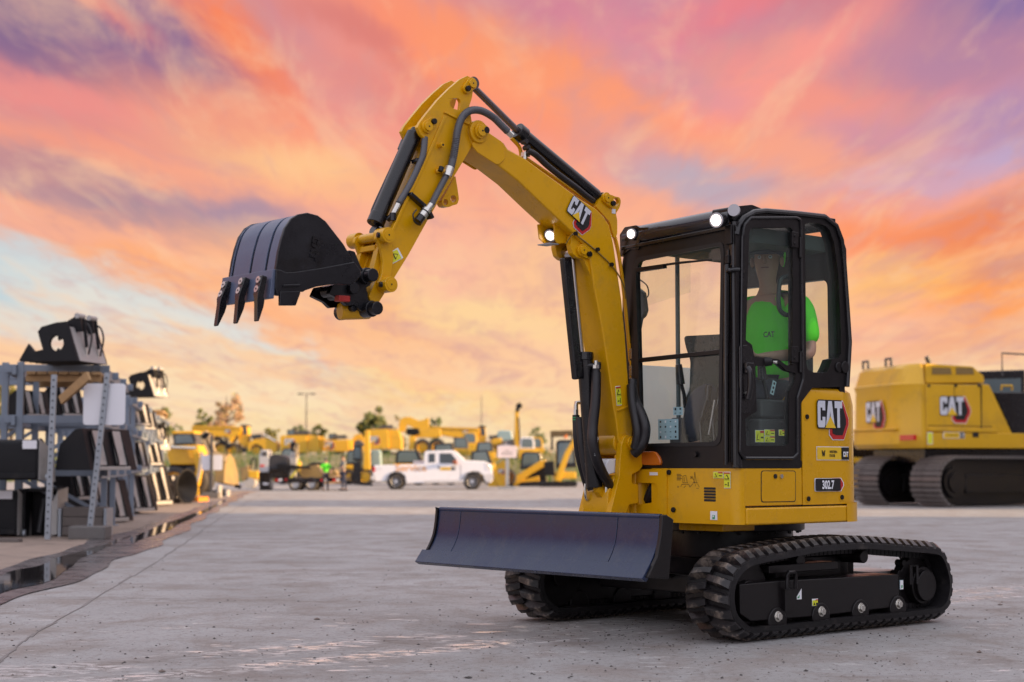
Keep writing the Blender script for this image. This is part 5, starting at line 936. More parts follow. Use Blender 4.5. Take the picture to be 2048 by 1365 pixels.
# ================================================================ operator
def skinned(name, verts, edges, radii, m, parent, levels=2, root=0):
    me = bpy.data.meshes.new(name); me.from_pydata([tuple(v) for v in verts], edges, []); o = bpy.data.objects.new(name, me); COL.objects.link(o); o.parent = parent
    sk = o.modifiers.new('skin', 'SKIN'); sk.use_smooth_shade = True
    for i, r in enumerate(radii):
        v = me.skin_vertices[0].data[i]; v.radius = r if isinstance(r, tuple) else (r, r); v.use_root = (i == root)
    s = o.modifiers.new('sub', 'SUBSURF'); s.levels = levels; s.render_levels = levels
    me.materials.append(m); return o
class Rig:
    def __init__(s): s.v = []; s.e = []; s.r = []
    def chain(s, pts, rs, start=None):
        i = start
        for p, r in zip(pts, rs):
            s.v.append(Vector(p)); s.r.append(r); j = len(s.v)-1
            if i is not None: s.e.append((i, j))
            i = j
        return i
def hand(rig, wrist_i, wp, d, side, k=1.0):   # palm, four fingers of different lengths and a thumb
    d = Vector(d).normalized(); s_ = Vector(side).normalized(); dn = d.cross(s_)
    pi = rig.chain([wp+d*.05*k], [(.034*k, .016*k)], wrist_i)
    for j, (o, L_) in enumerate(((-.026,.066),(-.009,.078),(.009,.074),(.026,.056))):
        b0 = wp+d*.078*k+s_*o*k; rig.chain([b0, b0+(d*.9+dn*.35)*L_*.5*k, b0+(d*.75+dn*.9)*L_*.8*k], [.0095*k,.0085*k,.0075*k], pi)
    rig.chain([wp+d*.03*k-s_*.036*k, wp+d*.062*k-s_*.052*k+dn*.012*k], [.0105*k,.009*k], pi)
OPL = Vector((.10,.44,1.27)); OPS = 1.09
op = thing('person', 'seated operator in a bright green shirt and dark cap behind the cab door glass', 'person', M.o+Matrix.Rotation(MR,3,'Z') @ OPL, MR)
J = lambda x, y, z: Vector(((x-.10)*OPS-.01, (y-.44)*OPS*1.12+.06, (z-1.30)*OPS+.045))
rg = Rig(); pelvis = rg.chain([J(.14,.44,1.36)], [(.15,.11)])
ch = rg.chain([J(.13,.44,1.50), J(.14,.44,1.66), J(.155,.44,1.82), J(.16,.44,1.885)], [(.14,.10),(.15,.105),(.14,.09),(.075,.07)], pelvis)
nk = rg.chain([J(.175,.445,1.945), J(.19,.45,1.99)], [.050,.055], ch)
hd = rg.chain([J(.20,.455,2.045), J(.195,.455,2.11), J(.19,.455,2.165)], [(.068,.078),(.076,.092),(.060,.074)], nk)
for s in (-1, 1):
    y = .44+s*.185; sh = rg.chain([J(.155,.44+s*.10,1.86), J(.155,y,1.835)], [.065,.062], ch-1)
    if s > 0: e, w = J(.17,y+.075,1.56), J(.40,y-.02,1.545)
    else: e, w = J(.22,y-.05,1.56), J(.43,y+.13,1.53)
    el_ = rg.chain([J(.155,y,1.835).lerp(e,.5), e, e.lerp(w,.45), w], [.050,.042,.040,.027], sh)
    hand(rg, el_, w, (w-e), (0,1,.2) if s > 0 else (0,-1,.2))
    h0 = rg.chain([J(.16,.44+s*.09,1.34), J(.38,.44+s*.12,1.36), J(.56,.44+s*.13,1.33), J(.62,.44+s*.13,1.18), J(.60,.44+s*.13,1.06), J(.62,.44+s*.13,1.03), J(.74,.44+s*.14,1.02)], [.085,.078,.060,.052,.042,.045,.038], pelvis)
skinned('body', rg.v, rg.e, rg.r, skin, op)
sr = Rig(); p0_ = sr.chain([J(.14,.44,1.40)], [(.19,.135)]); c_ = sr.chain([J(.135,.44,1.52), J(.145,.44,1.68), J(.16,.44,1.82), J(.163,.44,1.88)], [(.185,.13),(.205,.135),(.20,.115),(.115,.085)], p0_)
for s in (-1, 1):
    y = .44+s*.185; e = J(.17,y+.075,1.56) if s > 0 else J(.22,y-.05,1.56); a = J(.155,y,1.835)
    sr.chain([J(.155,.44+s*.11,1.855), a, a.lerp(e,.45), a.lerp(e,.85)], [.100,.098,.082,.078], c_-1)
shirt = skinned('shirt', sr.v, sr.e, sr.r, hivis, op)
tr = Rig(); q_ = tr.chain([J(.15,.44,1.335)], [(.16,.12)])
for s in (-1, 1): tr.chain([J(.17,.44+s*.09,1.345), J(.38,.44+s*.12,1.365), J(.57,.44+s*.13,1.335), J(.63,.44+s*.13,1.18), J(.61,.44+s*.13,1.08)], [.095,.090,.072,.064,.060], q_)
skinned('trousers', tr.v, tr.e, tr.r, cloth, op)
for s in (-1, 1): b = MB(); b.box(J(.55,.44+s*.13-.05,.992), J(.80,.44+s*.13+.05,1.07)); b.build('boot', blackp, op, bevel=.03, seg=3)
hc = J(.195,.455,2.10); fd_ = Vector((.86,.51,0)); sd_ = Vector((-.51,.86,0))     # he looks towards the photographer
b = MB(); b.lathe([(.001,.125),(.05,.118),(.085,.090),(.100,.045),(.102,.02),(.098,.018)], (hc.x,hc.y,hc.z)); b.build('cap', cloth, op)
b = MB(); b.add([hc+fd_*(.085+.085*math.cos(R(a)))*.98*k+sd_*.092*math.sin(R(a))+Vector((0,0,.030-.012*abs(math.sin(R(a)))-dz)) for dz in (0,.006) for k in (1,) for a in range(-90,91,15)], [tuple(range(13)), tuple(range(25,12,-1))]+[(i,i+1,14+i,13+i) for i in range(12)]); b.build('cap_brim', cloth, op)
b = MB(); b.tube([hc+sd_*.10+Vector((0,0,.055))+fd_*.03, hc+sd_*.104+Vector((0,0,.03)), hc+sd_*.095-fd_*.045+Vector((0,0,-.01)), hc+sd_*.085-fd_*.05+Vector((0,0,-.05))], .007, 6, smooth=4); b.tube([hc-sd_*.06+fd_*.085+Vector((0,0,.03)), hc-sd_*.055+fd_*.088+Vector((0,0,.05)), hc-sd_*.045+fd_*.090+Vector((0,0,.03))], .004, 6, smooth=4); b.build('cap_strap', hivis, op)
b = MB(); n0 = hc+fd_*.088+Vector((0,0,-.018)); b.loft([[n0+sd_*w-fd_*.01+Vector((0,0,z)) if i in (0,2) else n0+fd_*o+Vector((0,0,z)) if i == 1 else n0-fd_*.03+Vector((0,0,z)) for i, w in ((0,w0),(1,0),(2,-w0),(3,0))] for z, w0, o in ((.02,.006,.0),(-.012,.013,.016),(-.024,.014,.012),(-.028,.008,.002))]); b.build('nose', skin, op)
for s in (-1, 1):
    b = MB(); e_ = hc+fd_*.080+sd_*.032*s+Vector((0,0,-.004)); b.cyl(e_-fd_*.008, e_+fd_*.004, .011, .009, n=12, m=0); b.cyl(e_+fd_*.003, e_+fd_*.0055, .005, n=10, m=1); b.build('eye', [lwhite, lblack], op)
    b = MB(); r_ = hc+sd_*.088*s+Vector((0,0,-.025)); b.lathe([(.001,-.006),(.016,-.004),(.018,.002),(.010,.006),(.001,.004)], (0,0,0), n=12); 
    b.v = [tuple(r_+Vector((v[0]*1.0+v[2]*.2, 0, v[1]*1.7))+sd_*v[2]*s) for v in b.v]; b.build('ear', skin, op)
b = MB(); mo = hc+fd_*.083+Vector((0,0,-.066)); b.tube([mo-sd_*.022-fd_*.006, mo, mo+sd_*.022-fd_*.006], .0045, 6); b.build('mouth', mat('lips', (.22,.09,.07), .5), op)
cpos = M.inv.transposed() @ Vector((0,0,0))
tl = P(1546, 660, 1, .60); d = Decal(J(.285,.50,1.70), (-.30,.95,0), (0,0,1)); d.text('CAT', .03, -.03, .034, 0, 0, .03, .8); d.build('shirt_print', op)
# ================================================================ big excavators on the right
def track_loop(L_, H_, r=None):    # side outline of a crawler track
    r = H_/2; return circle((L_/2-r, r), r, 10, -90, 90)+circle((-L_/2+r, r), r, 10, 90, 270)
def crawler(parent, y0, L_, H_, w, shoe, m_shoe, m_frame, n=None, name='track'):
    lp_, tl_ = resample([Vector((a, c, 0)) for a, c in track_loop(L_, H_)], 4*(n or int(2*(L_+H_)/shoe)))
    k = len(lp_)//4; b = MB(); out = [(a, c) for a, c in track_loop(L_-.10, H_-.10)]; b.plate([(a, c+.05) for a, c in out], 1, y0-w*.32, y0+w*.32); tk = b.build(name, m_frame, parent)
    sb = MB(); sb.box((-shoe*.40,-w/2,-.02),(shoe*.40,w/2,.012)); sb.box((-shoe*.30,-w/2,.012),(-shoe*.18,w/2,.05)); sb.box((shoe*.10,-w/2,.012),(shoe*.20,w/2,.035)); me = sb.mesh('track_shoe', m_shoe, smooth=0)
    for i in range(k):
        j = i*4; t_ = (lp_[(j+1) % len(lp_)]-lp_[j-1]).normalized(); X1 = Vector((t_.x,0,t_.y)); Z1 = Vector((t_.y,0,-t_.x)); Z1 = Z1 if Z1.dot(Vector((lp_[j].x,0,lp_[j].y-H_/2))) > 0 else -Z1; Y1 = Z1.cross(X1)
        o = bpy.data.objects.new('track_shoe', me); COL.objects.link(o); o.parent = tk; mt = Matrix((X1,Y1,Z1)).transposed().to_4x4(); mt.translation = (lp_[j].x, y0, lp_[j].y); o.matrix_local = mt
    b = MB(); b.lathe([(H_*.30,-w*.40),(H_*.30,-w*.41),(H_*.2,-w*.41),(H_*.2,-w*.46),(.001,-w*.46)][::-1]+[(H_*.3,w*.4),(.001,w*.42)], (-L_/2+H_*.5,y0,H_*.5), 'y', 24); b.build('sprocket_hub', m_frame, tk)
    b = MB(); b.cyl((L_/2-H_*.5,y0-w*.40,H_*.5),(L_/2-H_*.5,y0+w*.40,H_*.5), H_*.32, n=24); b.build('idler_wheel', m_frame, tk)
    b = MB(); b.box((-L_/2+H_*.8,y0-w*.42,H_*.28),(L_/2-H_*.8,y0+w*.42,H_*.66)); b.build('side_frame', m_frame, tk, bevel=.02)
    return tk
shoem = mat('worn_track_shoe', (.20,.18,.17), .45, metal=.2, var=.25, vscale=3, dirt=(.07,.05,.045), dscale=3, dlo=.5, dhi=.7, dk=.7)
cr = R(30); K = at(1880, 1015.5, 36.0); K.z = 0; w_d = Vector((math.sin(cr), -math.cos(cr), 0)); f_d = Vector((math.cos(cr), math.sin(cr), 0))
BO = K+f_d*2.35-w_d*1.45                               # under the slewing ring
BX = thing('large_excavator', 'large yellow excavator seen from behind with steel tracks beside the mini excavator', 'excavator', (BO.x, BO.y, 0), cr)
for y0 in (-1.0, 1.0): crawler(BX, y0, 4.7, 1.12, .92, .125, shoem, frameblk, n=80)
b = MB(); b.box((-1.3,-.8,.5),(1.3,.8,.95)); b.cyl((0,0,.9),(0,0,1.18), .75, n=36); b.build('car_body', frameblk, BX, bevel=.03)
ur = R(16); BU = Frame((BO.x, BO.y, 0), cr)
cor = BU.inv @ (at(1853, 900, 36.6)-BU.o); cor.z = 0   # near rear corner of the superstructure, in the machine's own axes
ua = ur-cr; fu, lu = Vector((math.cos(ua), math.sin(ua), 0)), Vector((-math.sin(ua), math.cos(ua), 0))
UF = Frame(BU.o+Matrix.Rotation(cr,3,'Z') @ cor, ur)   # axes along the superstructure, origin at that corner
ups = bpy.data.objects.new('superstructure', None); COL.objects.link(ups); ups.parent = BX; ups.location = cor; ups.rotation_euler = (0,0,ua)
uy = lambda pts: UF.y(pts, 0)
zb = UF.on(1853, 897, 1, 0).z; zt_ = UF.on(1853, 727, 1, 0).z; zm = UF.on(1853, 768, 1, 0).z; wd = 2.9
xw = lambda px: UF.on(px, 850, 1, 0).x
plan = rounded([(-.42,.50),(-.42,wd-.5),(0,wd),(xw(1963),wd),(xw(1963),0),(.02,0)], [.35,.35,.1,.02,.02,.25], 5)
b = MB(); R_ = lambda k, z, dx=0: [(x0*(1-k)+(xw(1963)/2)*k+dx, y0*(1-k)+wd/2*k, z) for x0, y0 in [(-.42+.0,.30),(-.42,wd-.30),(-.2,wd),(0,wd),(0,0),(-.2,0)]]
cwp = rounded([(-.55,.40),(-.55,wd-.40),(-.12,wd),(-.004,wd),(-.004,0),(-.12,0)], [.3,.3,.2,.01,.01,.2], 5)
rg_ = lambda k, z: [(x0*(1-k) if x0 < -.01 else x0, wd/2+(y0-wd/2)*(1-k*.15), z) for x0, y0 in cwp]
b.loft([rg_(.10, zb), rg_(-.05, zb+.10), rg_(-.05, zb+.36), rg_(.04, zb+.5), rg_(.10, zm-.14), rg_(.02, zm), rg_(.10, zm+.03), rg_(.30, zt_-.10), rg_(.55, zt_)])
b.build('counterweight', yellow_far, ups, bevel=.02)
b = MB(); b.box((.1,.25,zb-.34),(xw(2130),wd-.25,zb-.004)); b.build('swing_frame', blackp, ups, bevel=.02)
b = MB(); b.box((.004,.0,zb+.36),(xw(1963),wd,zm-.005)); b.build('engine_door', yellow_far, ups, bevel=.02)
fp2 = uy([(1963,768),(1979,770),(2028,875),(2028,880),(1963,880)]); b = MB(); b.plate(fp2, 1, 0, wd*.45); b.build('side_panel', yellow_far, ups, bevel=.02)
b = MB(); b.box((.004,-.02,zb),(xw(2130),wd,zb+.355)); b.build('side_skirt', yellow_far, ups, bevel=.02)
rp_ = uy([(1853.5,727),(1948,733),(1970,752),(1972,766),(1853.5,767)]); b = MB(); b.plate(rp_, 1, .05, wd-.2); hd_ = b.build('hood', yellow_far, ups, bevel=.02)
for x0, x1 in ((1866,1903),(1914,1948)): b = MB(); b.plate(uy([(x0,735),(x1,736),(x1+2,749),(x0,749)]), 1, .035, .06); b.build('hood_grille', mat('louvre_brown', (.22,.14,.04), .6), hd_)
for pts in ([(1962,770),(1963.6,770),(1963.6,880),(1962,880)],[(1908,770),(1909,770),(1909,850),(1908,850)],[(1856,851),(1985,853),(1985,854.2),(1856,852.2)]):
    b = MB(); b.plate(uy(pts), 1, -.004, .01); b.build('panel_seam', lblack, ups)
b = MB(); b.plate(uy([(1856,856),(1990,858),(1996,866),(1856,863)]), 1, -.035, -.001); b.build('side_moulding', yellow_far, ups, bevel=.015)
for px in (1858, 1912, 1958): p_ = UF.on(px, 772, 1, -.01); b = MB(); b.cyl((p_.x,-.012,p_.z),(p_.x,.01,p_.z), .035, n=12); b.build('panel_latch', lblack, ups)
for y0 in (.9, 2.0): b = MB(); b.tube([(-.35,y0,zt_-.02),(-.35,y0,zt_+.16),(-.35,y0+.25,zt_+.16),(-.35,y0+.25,zt_-.02)], .035, 8); b.build('lifting_lug', greytrim, ups)
b = MB(); b.box((-.60,.35,zb+.42),(-.52,wd-.35,zb+.47)); b.build('rear_step', yellow_far, ups, bevel=.015)
b = MB(); b.tube([(2.1,.12,zt_-.25),(2.1,.12,zt_+.28),(4.2,.12,zt_+.22),(4.2,.12,zt_-.35)], .022, 8); b.build('hand_rail', greytrim, ups)
q = UF.on(1858, 727, 1, .9); b = MB(); b.tube([(q.x,.9,zt_-.05),(q.x,.9,zt_+.10),(q.x-.06,.9,zt_+.22)], .06, 10); b.build('exhaust', greytrim, ups)
b = MB(); fb = uy([(1990,785),(2130,785),(2130,880),(2032,880)]); b.plate(fb, 1, .03, wd*.5); b.build('tool_box', blackp, ups, bevel=.02)
b = MB(); cbp = uy([(1974,742),(2000,736),(2130,732),(2130,790),(1982,790)]); b.plate(cbp, 1, wd*.55, wd-.02); ocb = b.build('operator_cab', blackp, ups, bevel=.03)
b = MB(); b.plate(uy([(1984,752),(2012,750),(2014,784),(1990,784)]), 1, wd*.55-.02, wd*.55+.02); b.plate(uy([(2030,752),(2120,750),(2120,784),(2032,784)]), 1, wd*.55-.02, wd*.55+.02); b.build('cab_window', paleglass, ocb)
b = MB(); b.tube([UF.on(2003,781,1,.3), UF.on(2003,772,1,.3), UF.on(2024,772,1,.3), UF.on(2024,781,1,.3)], .03); b.build('hand_rail', yellow_far, ups)
b = MB(); bm0 = UF.on(2090, 800, 1, wd*.4); b.plate([(bm0.x,1.6),(bm0.x+1.5,3.6),(bm0.x+3.2,5.2),(bm0.x+3.6,5.0),(bm0.x+1.9,2.6),(bm0.x+.6,1.2)], 1, wd*.42, wd*.62); b.build('boom', yellow_far, ups, bevel=.02)
d = Decal((0,-.003,0), (1,0,0), (0,0,1)); a0, a1 = UF.on(1874,840,1,0), UF.on(1945,798,1,0); emblem(d, a0.x+(a1.x-a0.x)*.49, (a0.z+a1.z)/2, (a1.x-a0.x)*.86); d.build('maker_emblem', ups)
d = Decal((0,-.025,0), (1,0,0), (0,0,1)); a0, a1 = UF.on(1885,877,1,0), UF.on(1928,865,1,0); x0, x1, z0_, z1 = a0.x, a1.x, a0.z, a1.z; d.rect((x0+x1)/2,(z0_+z1)/2,x1-x0,z1-z0_,1); d.rect((x0+x1)/2-.06,(z0_+z1)/2,(x1-x0)*.72,(z1-z0_)*.86,3,1); d.text('WESTERN STATES', (x0+x1)/2-.04, (z0_+z1)/2, (z1-z0_)*.2, 0, 2, .02, .9); d.rect(x1-.07,(z0_+z1)/2,.12,(z1-z0_)*.86,0,1); d.text('CAT', x1-.07,(z0_+z1)/2,(z1-z0_)*.4,1,2,.03,.8)
a0, a1 = UF.on(1944,875,1,0), UF.on(1956,864,1,0); d.build('dealer_sticker', ups); d = Decal((0,-.025,0), (1,0,0), (0,0,1)); d.rect((a0.x+a1.x)/2,(a0.z+a1.z)/2,a1.x-a0.x,a1.z-a0.z,0); a0, a1 = UF.on(1843,889,1,0), UF.on(1856,865,1,0); d.build('side_sticker', ups); d = Decal((0,-.025,0), (1,0,0), (0,0,1)); d.rect(.08,(a0.z+a1.z)/2,.14,a1.z-a0.z,1); d.rect(.08,(a0.z+a1.z)/2,.12,(a1.z-a0.z)*.9,4,1); d.build('warning_sticker', ups)
d = Decal((-.562,0,0), (0,-1,0), (0,0,1)); zc_ = (UF.on(1760,862,0,-.55).z+UF.on(1760,800,0,-.55).z)/2; ya = UF.on(1735,830,0,-.55).y; yb = UF.on(1768,830,0,-.55).y; emblem(d, -(ya+yb)/2, zc_, abs(ya-yb)*1.15); d.build('rear_emblem', ups)
q0, q1 = UF.on(1800,880,0,-.57), UF.on(1828,875,0,-.57); b = MB(); b.box((-.585,min(q0.y,q1.y),q0.z-.02),(-.50,max(q0.y,q1.y),q1.z+.06)); b.build('rear_light', redlens, ups, bevel=.01)
# machine parked behind it: only its rear frame and a wheel show
WL = at(1728, 1000, 43.0); WLt = thing('wheel_loader', 'yellow wheel loader half hidden between the mini excavator and the large excavator', 'loader', (WL.x, WL.y, 0), 0)
LF = Frame((WL.x, WL.y, 0), 0); L = lambda pts: LF.y(pts, 0)
b = MB(); b.plate(rounded(L([(1690,882),(1750,882),(1756,902),(1752,918),(1700,918),(1690,905)]), .05), 1, 0, 1.6); b.build('rear_hood', blackp, WLt, bevel=.03)
b = MB(); b.plate(L([(1752,898),(1790,898),(1790,920),(1762,960),(1752,975),(1700,972),(1700,962),(1744,960),(1750,920)]), 1, .2, 1.2); b.build('rear_frame', yellow_far, WLt, bevel=.03)
b = MB(); b.plate(L([(1700,915),(1765,918),(1765,928),(1700,926)]), 1, -.1, .1); b.build('push_bar', yellow_far, WLt, bevel=.02)
def wheel(parent, x, y, z, r, w, rim=rimg, name='wheel', axis='y'):
    t_ = MB(); t_.lathe([(r*.60,-w/2),(r*.86,-w/2),(r*.97,-w*.38),(r,-w*.2),(r,w*.2),(r*.97,w*.38),(r*.86,w/2),(r*.60,w/2)], (x,y,z), axis, 28, cap=False); o = t_.build(name, tyre, parent)
    for i in range(0, 28):
        pass
    q_ = MB(); q_.lathe([(.001,-w*.30),(r*.18,-w*.36),(r*.22,-w*.28),(r*.52,-w*.22),(r*.60,-w*.44),(r*.63,-w*.44),(r*.63,w*.44),(.001,w*.40)], (x,y,z), axis, 24)
    for i in range(8):
        a = 2*math.pi*i/8; c_ = (x+r*.34*math.cos(a), y-w*.27, z+r*.34*math.sin(a)); q_.cyl(c_, (c_[0], c_[1]-.02, c_[2]), r*.045, n=6)
    q_.build('rim', rim, o); return o
wheel(WLt, LF.on(1722,945,1,.1).x, .3, .62, .62, .5, yellow_far); wheel(WLt, LF.on(1722,945,1,.1).x+1.2, 1.9, .62, .62, .5, yellow_far)
b = MB(); b.tube([LF.on(1716,925,1,-.05), LF.on(1728,940,1,-.05), LF.on(1735,955,1,-.05)], .04, smooth=4); b.build('hose', hosem, WLt)
# ================================================================ left: racks of attachments
RZ = math.atan2(1, -.174); g0 = ground_at(186, 1071)
RK = Frame((g0.x, g0.y, 0), RZ)     # x runs along the row away from the camera, y to the left, z up
def rack(label, s0, n, pitch, depth=1.0, ht=2.36, lev=(.86,1.58,2.27), grp='steel racks in the row of attachments', yo=0.):
    o = RK.o+Matrix.Rotation(RZ,3,'Z') @ Vector((s0,yo,0)); T = thing('storage_rack', label, 'rack', o, RZ, grp)
    for i in range(n):
        for y0 in (0, depth):
            b = MB(); b.box((i*pitch-.045,y0-.045,0),(i*pitch+.045,y0+.045,ht)); b.box((i*pitch-.10,y0-.10,0),(i*pitch+.10,y0+.10,.015)); b.build('upright', rackm, T, bevel=.008)
        for z in lev: b = MB(); b.box((i*pitch-.035,-.18,z-.055),(i*pitch+.035,depth+.2,z+.055)); b.build('cross_arm', rackm, T, bevel=.006)
        b = MB(); b.bar((i*pitch,.05,.25),(i*pitch,depth-.05,lev[0]-.1), .05, .05); b.bar((i*pitch,depth-.05,lev[0]+.1),(i*pitch,.05,lev[1]-.1), .05, .05); b.build('brace', rackm, T)
    for z in lev:
        for y0 in (-.075, depth+.075): b = MB(); b.box((-.1,y0-.028,z-.09),((n-1)*pitch+.1,y0+.028,z+.05)); b.build('beam', rackm, T, bevel=.006)
    return T
rack('near grey steel rack carrying the big grapple on top', 0, 4, 1.75)
rack('left grey steel rack beside the near rack, cut by the photo edge', .15, 3, 1.75, depth=.9, yo=1.22)
rack('middle grey steel rack between the near rack and the far grapple', 6.6, 4, 1.75, ht=2.2, lev=(.9,1.55,2.1))
rack('far grey steel rack with a grapple on its wooden deck', 13.6, 5, 1.9, ht=2.2, lev=(.85,1.5,2.05))
def rpt(px, py, y=0.): return RK.on(px, py, 1, y)
def deck(label, s0, s1, z, y0=-.35, y1=1.3, n=7, m=wood):
    o = RK.o+Matrix.Rotation(RZ,3,'Z') @ Vector((s0,0,z)); T = thing('timber_deck', label, 'deck', o, RZ)
    w = (y1-y0)/n
    for i in range(n): b = MB(); b.box((0,y0+i*w,random.uniform(0,.006)),(s1-s0+random.uniform(-.05,.05),y0+(i+1)*w-.02,.045)); b.build('plank', m, T, bevel=.004)
    b = MB(); b.box((.1,y0,-.085),(.22,y1,-.003)); b.build('joist', m, T); b = MB(); b.box((s1-s0-.25,y0,-.085),(s1-s0-.12,y1,-.003)); b.build('joist', m, T)
deck('brown timber deck under the big grapple on the near rack', -.55, 1.3, 2.16, y0=-.10, y1=.88)
deck('sunlit timber deck under the far grapple', 15.6, 18.4, 2.19, y0=-.25, y1=1.0)
sp0, sp1 = rpt(178, 752, -.35), rpt(128, 800, .35); T = thing('loose_plank', 'brown plank hanging slantwise below the near rack deck', 'plank', RK.o+Matrix.Rotation(RZ,3,'Z') @ Vector((0,0,0)), RZ); b = MB(); b.bar(at(178,752,20.6)-T.location, at(122,801,20.9)-T.location, .05, .12); o_ = b.build('plank', wood, T, bevel=.004); o_.rotation_euler = (0,0,-RZ)
def attach_frame(px, py, Yd, rz): p = at(px, py, Yd); return p, rz
def bucket(label, px, base, H, rz=R(-18), w=1.15, Yd=None, z0=0., cat='bucket', grp='loader buckets along the racks', plate=True, lab=False, m=darkst):
    up_ = Yd is not None; Yd = Yd or depth_of(base); p = at(px, base, Yd); k = H*Yd/FPX
    T = thing('loader_bucket', label, cat, (p.x, p.y, max(0, p.z) if up_ else 0), rz, grp)
    prof = [(0,.0),(-.26,1.0),(-.46,.97),(-.86,.62),(-.98,.05),(-.95,0)]
    pr_ = [(x0*k, z*k) for x0, z in prof]; n_ = [(x0*k*.96-.02, z*k*.94+.02) for x0, z in prof]
    b = MB(); b.plate(pr_, 1, 0, .025*k); b.build('side_plate', m, T, bevel=.006); b = MB(); b.plate(pr_, 1, w-.025*k, w); b.build('side_plate', m, T, bevel=.006)
    b = MB(); sh = [(0,.0),(-.26,1.0),(-.46,.97)]; b.add([(x0*k+dx, y, z*k) for dx in (0,-.03*k) for y in (.01,w-.01) for x0, z in [(-.95,0)]+sh], [(0,1,5,4),(1,2,6,5),(2,3,7,6),(8,12,13,9),(9,13,14,10),(10,14,15,11)]); b.build('shell', m, T, smooth=0)
    if plate:
        n1 = Vector((1,0,.26)).normalized()
        for y0, y1 in ((.14,.34),(.56,.76)):
            y0, y1 = y0*w+.0, y1*w
            b = MB(); b.add([(x0*k+dx, y, z*k) for dx in (.012*k,.05*k) for y in (y0,y1) for x0, z in ((-.03,.12),(-.245,.95))], [(0,1,3,2),(4,6,7,5),(0,4,5,1),(2,3,7,6),(1,5,7,3),(0,2,6,4)]); b.build('coupler_plate', plateg, T, bevel=.006)
            for yy in (y0, y1): b = MB(); b.tube([(-.01*k,yy,.06*k),(.03*k,yy,.20*k),(-.10*k,yy,.62*k),(-.20*k,yy,.97*k)], .024*k, 6, smooth=3); b.build('plate_rib', m, T)
        b = MB(); b.box((-.02*k,.10*w,.0),(.07*k,.8*w,.09*k)); b.build('lower_hook', plateg, T, bevel=.006)
    else:
        b = MB(); b.box((.0,.05,.05*k),(.03*k,w-.05,.12*k)); b.build('cutting_edge', m, T)
    if lab: b = MB(); b.box((-.62*k,-.012,.66*k),(-.40*k,-.002,.84*k)); b.build('paper_tag', white, T)
    return T
bucket('black bucket with bare grey coupler plate on the near rack shelf', 181, 941, 84, Yd=20.9)
for (lab, px, py, H, Yd) in (('dark bucket on the middle shelf of the left rack at the photo edge',48,832,52,23.2),('dark bucket lying in the top bay of the near rack behind the loose plank',120,832,60,24.5),('black bucket on the middle shelf behind the white square sign',268,850,44,31.0),('black bucket in the lower bay behind the near shelf bucket',150,1000,70,24.0),('small black bucket on the middle shelf before the far grapple',282,858,40,34.0),('black bucket on the low shelf in the middle of the row',262,938,54,31.0),('narrow black bucket on the low shelf nearest the far end',296,930,46,36.0)):
    bucket(lab, px, py, H, Yd=Yd, w=.7, grp='buckets stowed inside the racks')
bucket('black bucket beside the sign base with bare coupler plate', 192, 1046, 84, Yd=26.0)
bucket('black bucket second along the row behind the sign post', 262, 1024, 72, Yd=31.0, w=1.0)
bucket('tall black bucket with two pale coupler plates, third along the row', 305, 1010, 78, Yd=37.0, w=1.0)
bucket('black bucket in front of the auger cone', 330, 1003, 52, Yd=41, w=.9)
# stacked buckets at the left edge, seen from their backs
def backbucket(label, x0, y0, x1, y1, Yd, tagpos, grp='buckets stacked at the left edge'):
    p = at(x0, y1, Yd); k = Yd/FPX; T = thing('loader_bucket', label, 'bucket', (p.x, p.y, max(p.z,0)), R(6), grp); W_, H_ = (x1-x0)*k, (y1-y0)*k
    pr_ = rounded([(0,0),(.10,.02),(.42,.06),(.55,.30),(.40,H_*.9),(.18,H_),(0,H_*.96)], .05)
    b = MB(); b.loft([[(x, y, z) for y, z in pr_] for x in (-.9, W_*.80)]); b.build('shell', darkst, T, bevel=.01)
    b = MB(); b.loft([[(x, y*1.05-.02, z*1.03) for y, z in pr_] for x in (W_*.80+.002, W_*.84)]); b.build('side_plate', darkst, T, bevel=.006)
    b = MB(); b.add([(W_*.845,-.02,H_*.03),(W_,.5,-.02),(W_*.97,.5,H_*.72),(W_*.845,-.02,H_*1.0),(W_*.845-.02,0,H_*.03),(W_-.02,.53,-.02),(W_*.97-.02,.53,H_*.72),(W_*.845-.02,0,H_)], [(0,1,2,3),(7,6,5,4),(0,4,5,1),(1,5,6,2),(2,6,7,3),(3,7,4,0)]); b.build('side_plate', plateg, T, bevel=.006)
    b = MB(); b.box((-.9,-.03,.03),(W_*.8,.0,.10)); b.build('cutting_edge', darkst, T, bevel=.006)
    tx, tz = (tagpos[0]-x0)*k, (y1-tagpos[1])*k; b = MB(); b.box((tx-.09,-.035,tz-.055),(tx+.09,-.025,tz+.055)); b.build('paper_tag', white, T)
    b = MB(); b.cyl((W_*.93,.1,.04),(W_*.99,.1,.04), .05, n=12); b.build('pin', galv, T)
    return T
backbucket('upper charcoal bucket with a white paper tag at the left edge', -30, 879, 94, 962, 20.8, (56,890))
backbucket('lower charcoal bucket on the ground at the left edge with white tag', -40, 981, 46, 1074, 21.3, (8,991))
p = at(46, 1073, 21.5); T = thing('loader_bucket', 'open black bucket standing on end between the left stack and the sign', 'bucket', (p.x, p.y, 0), R(4), 'buckets stacked at the left edge'); k = 21.5/FPX
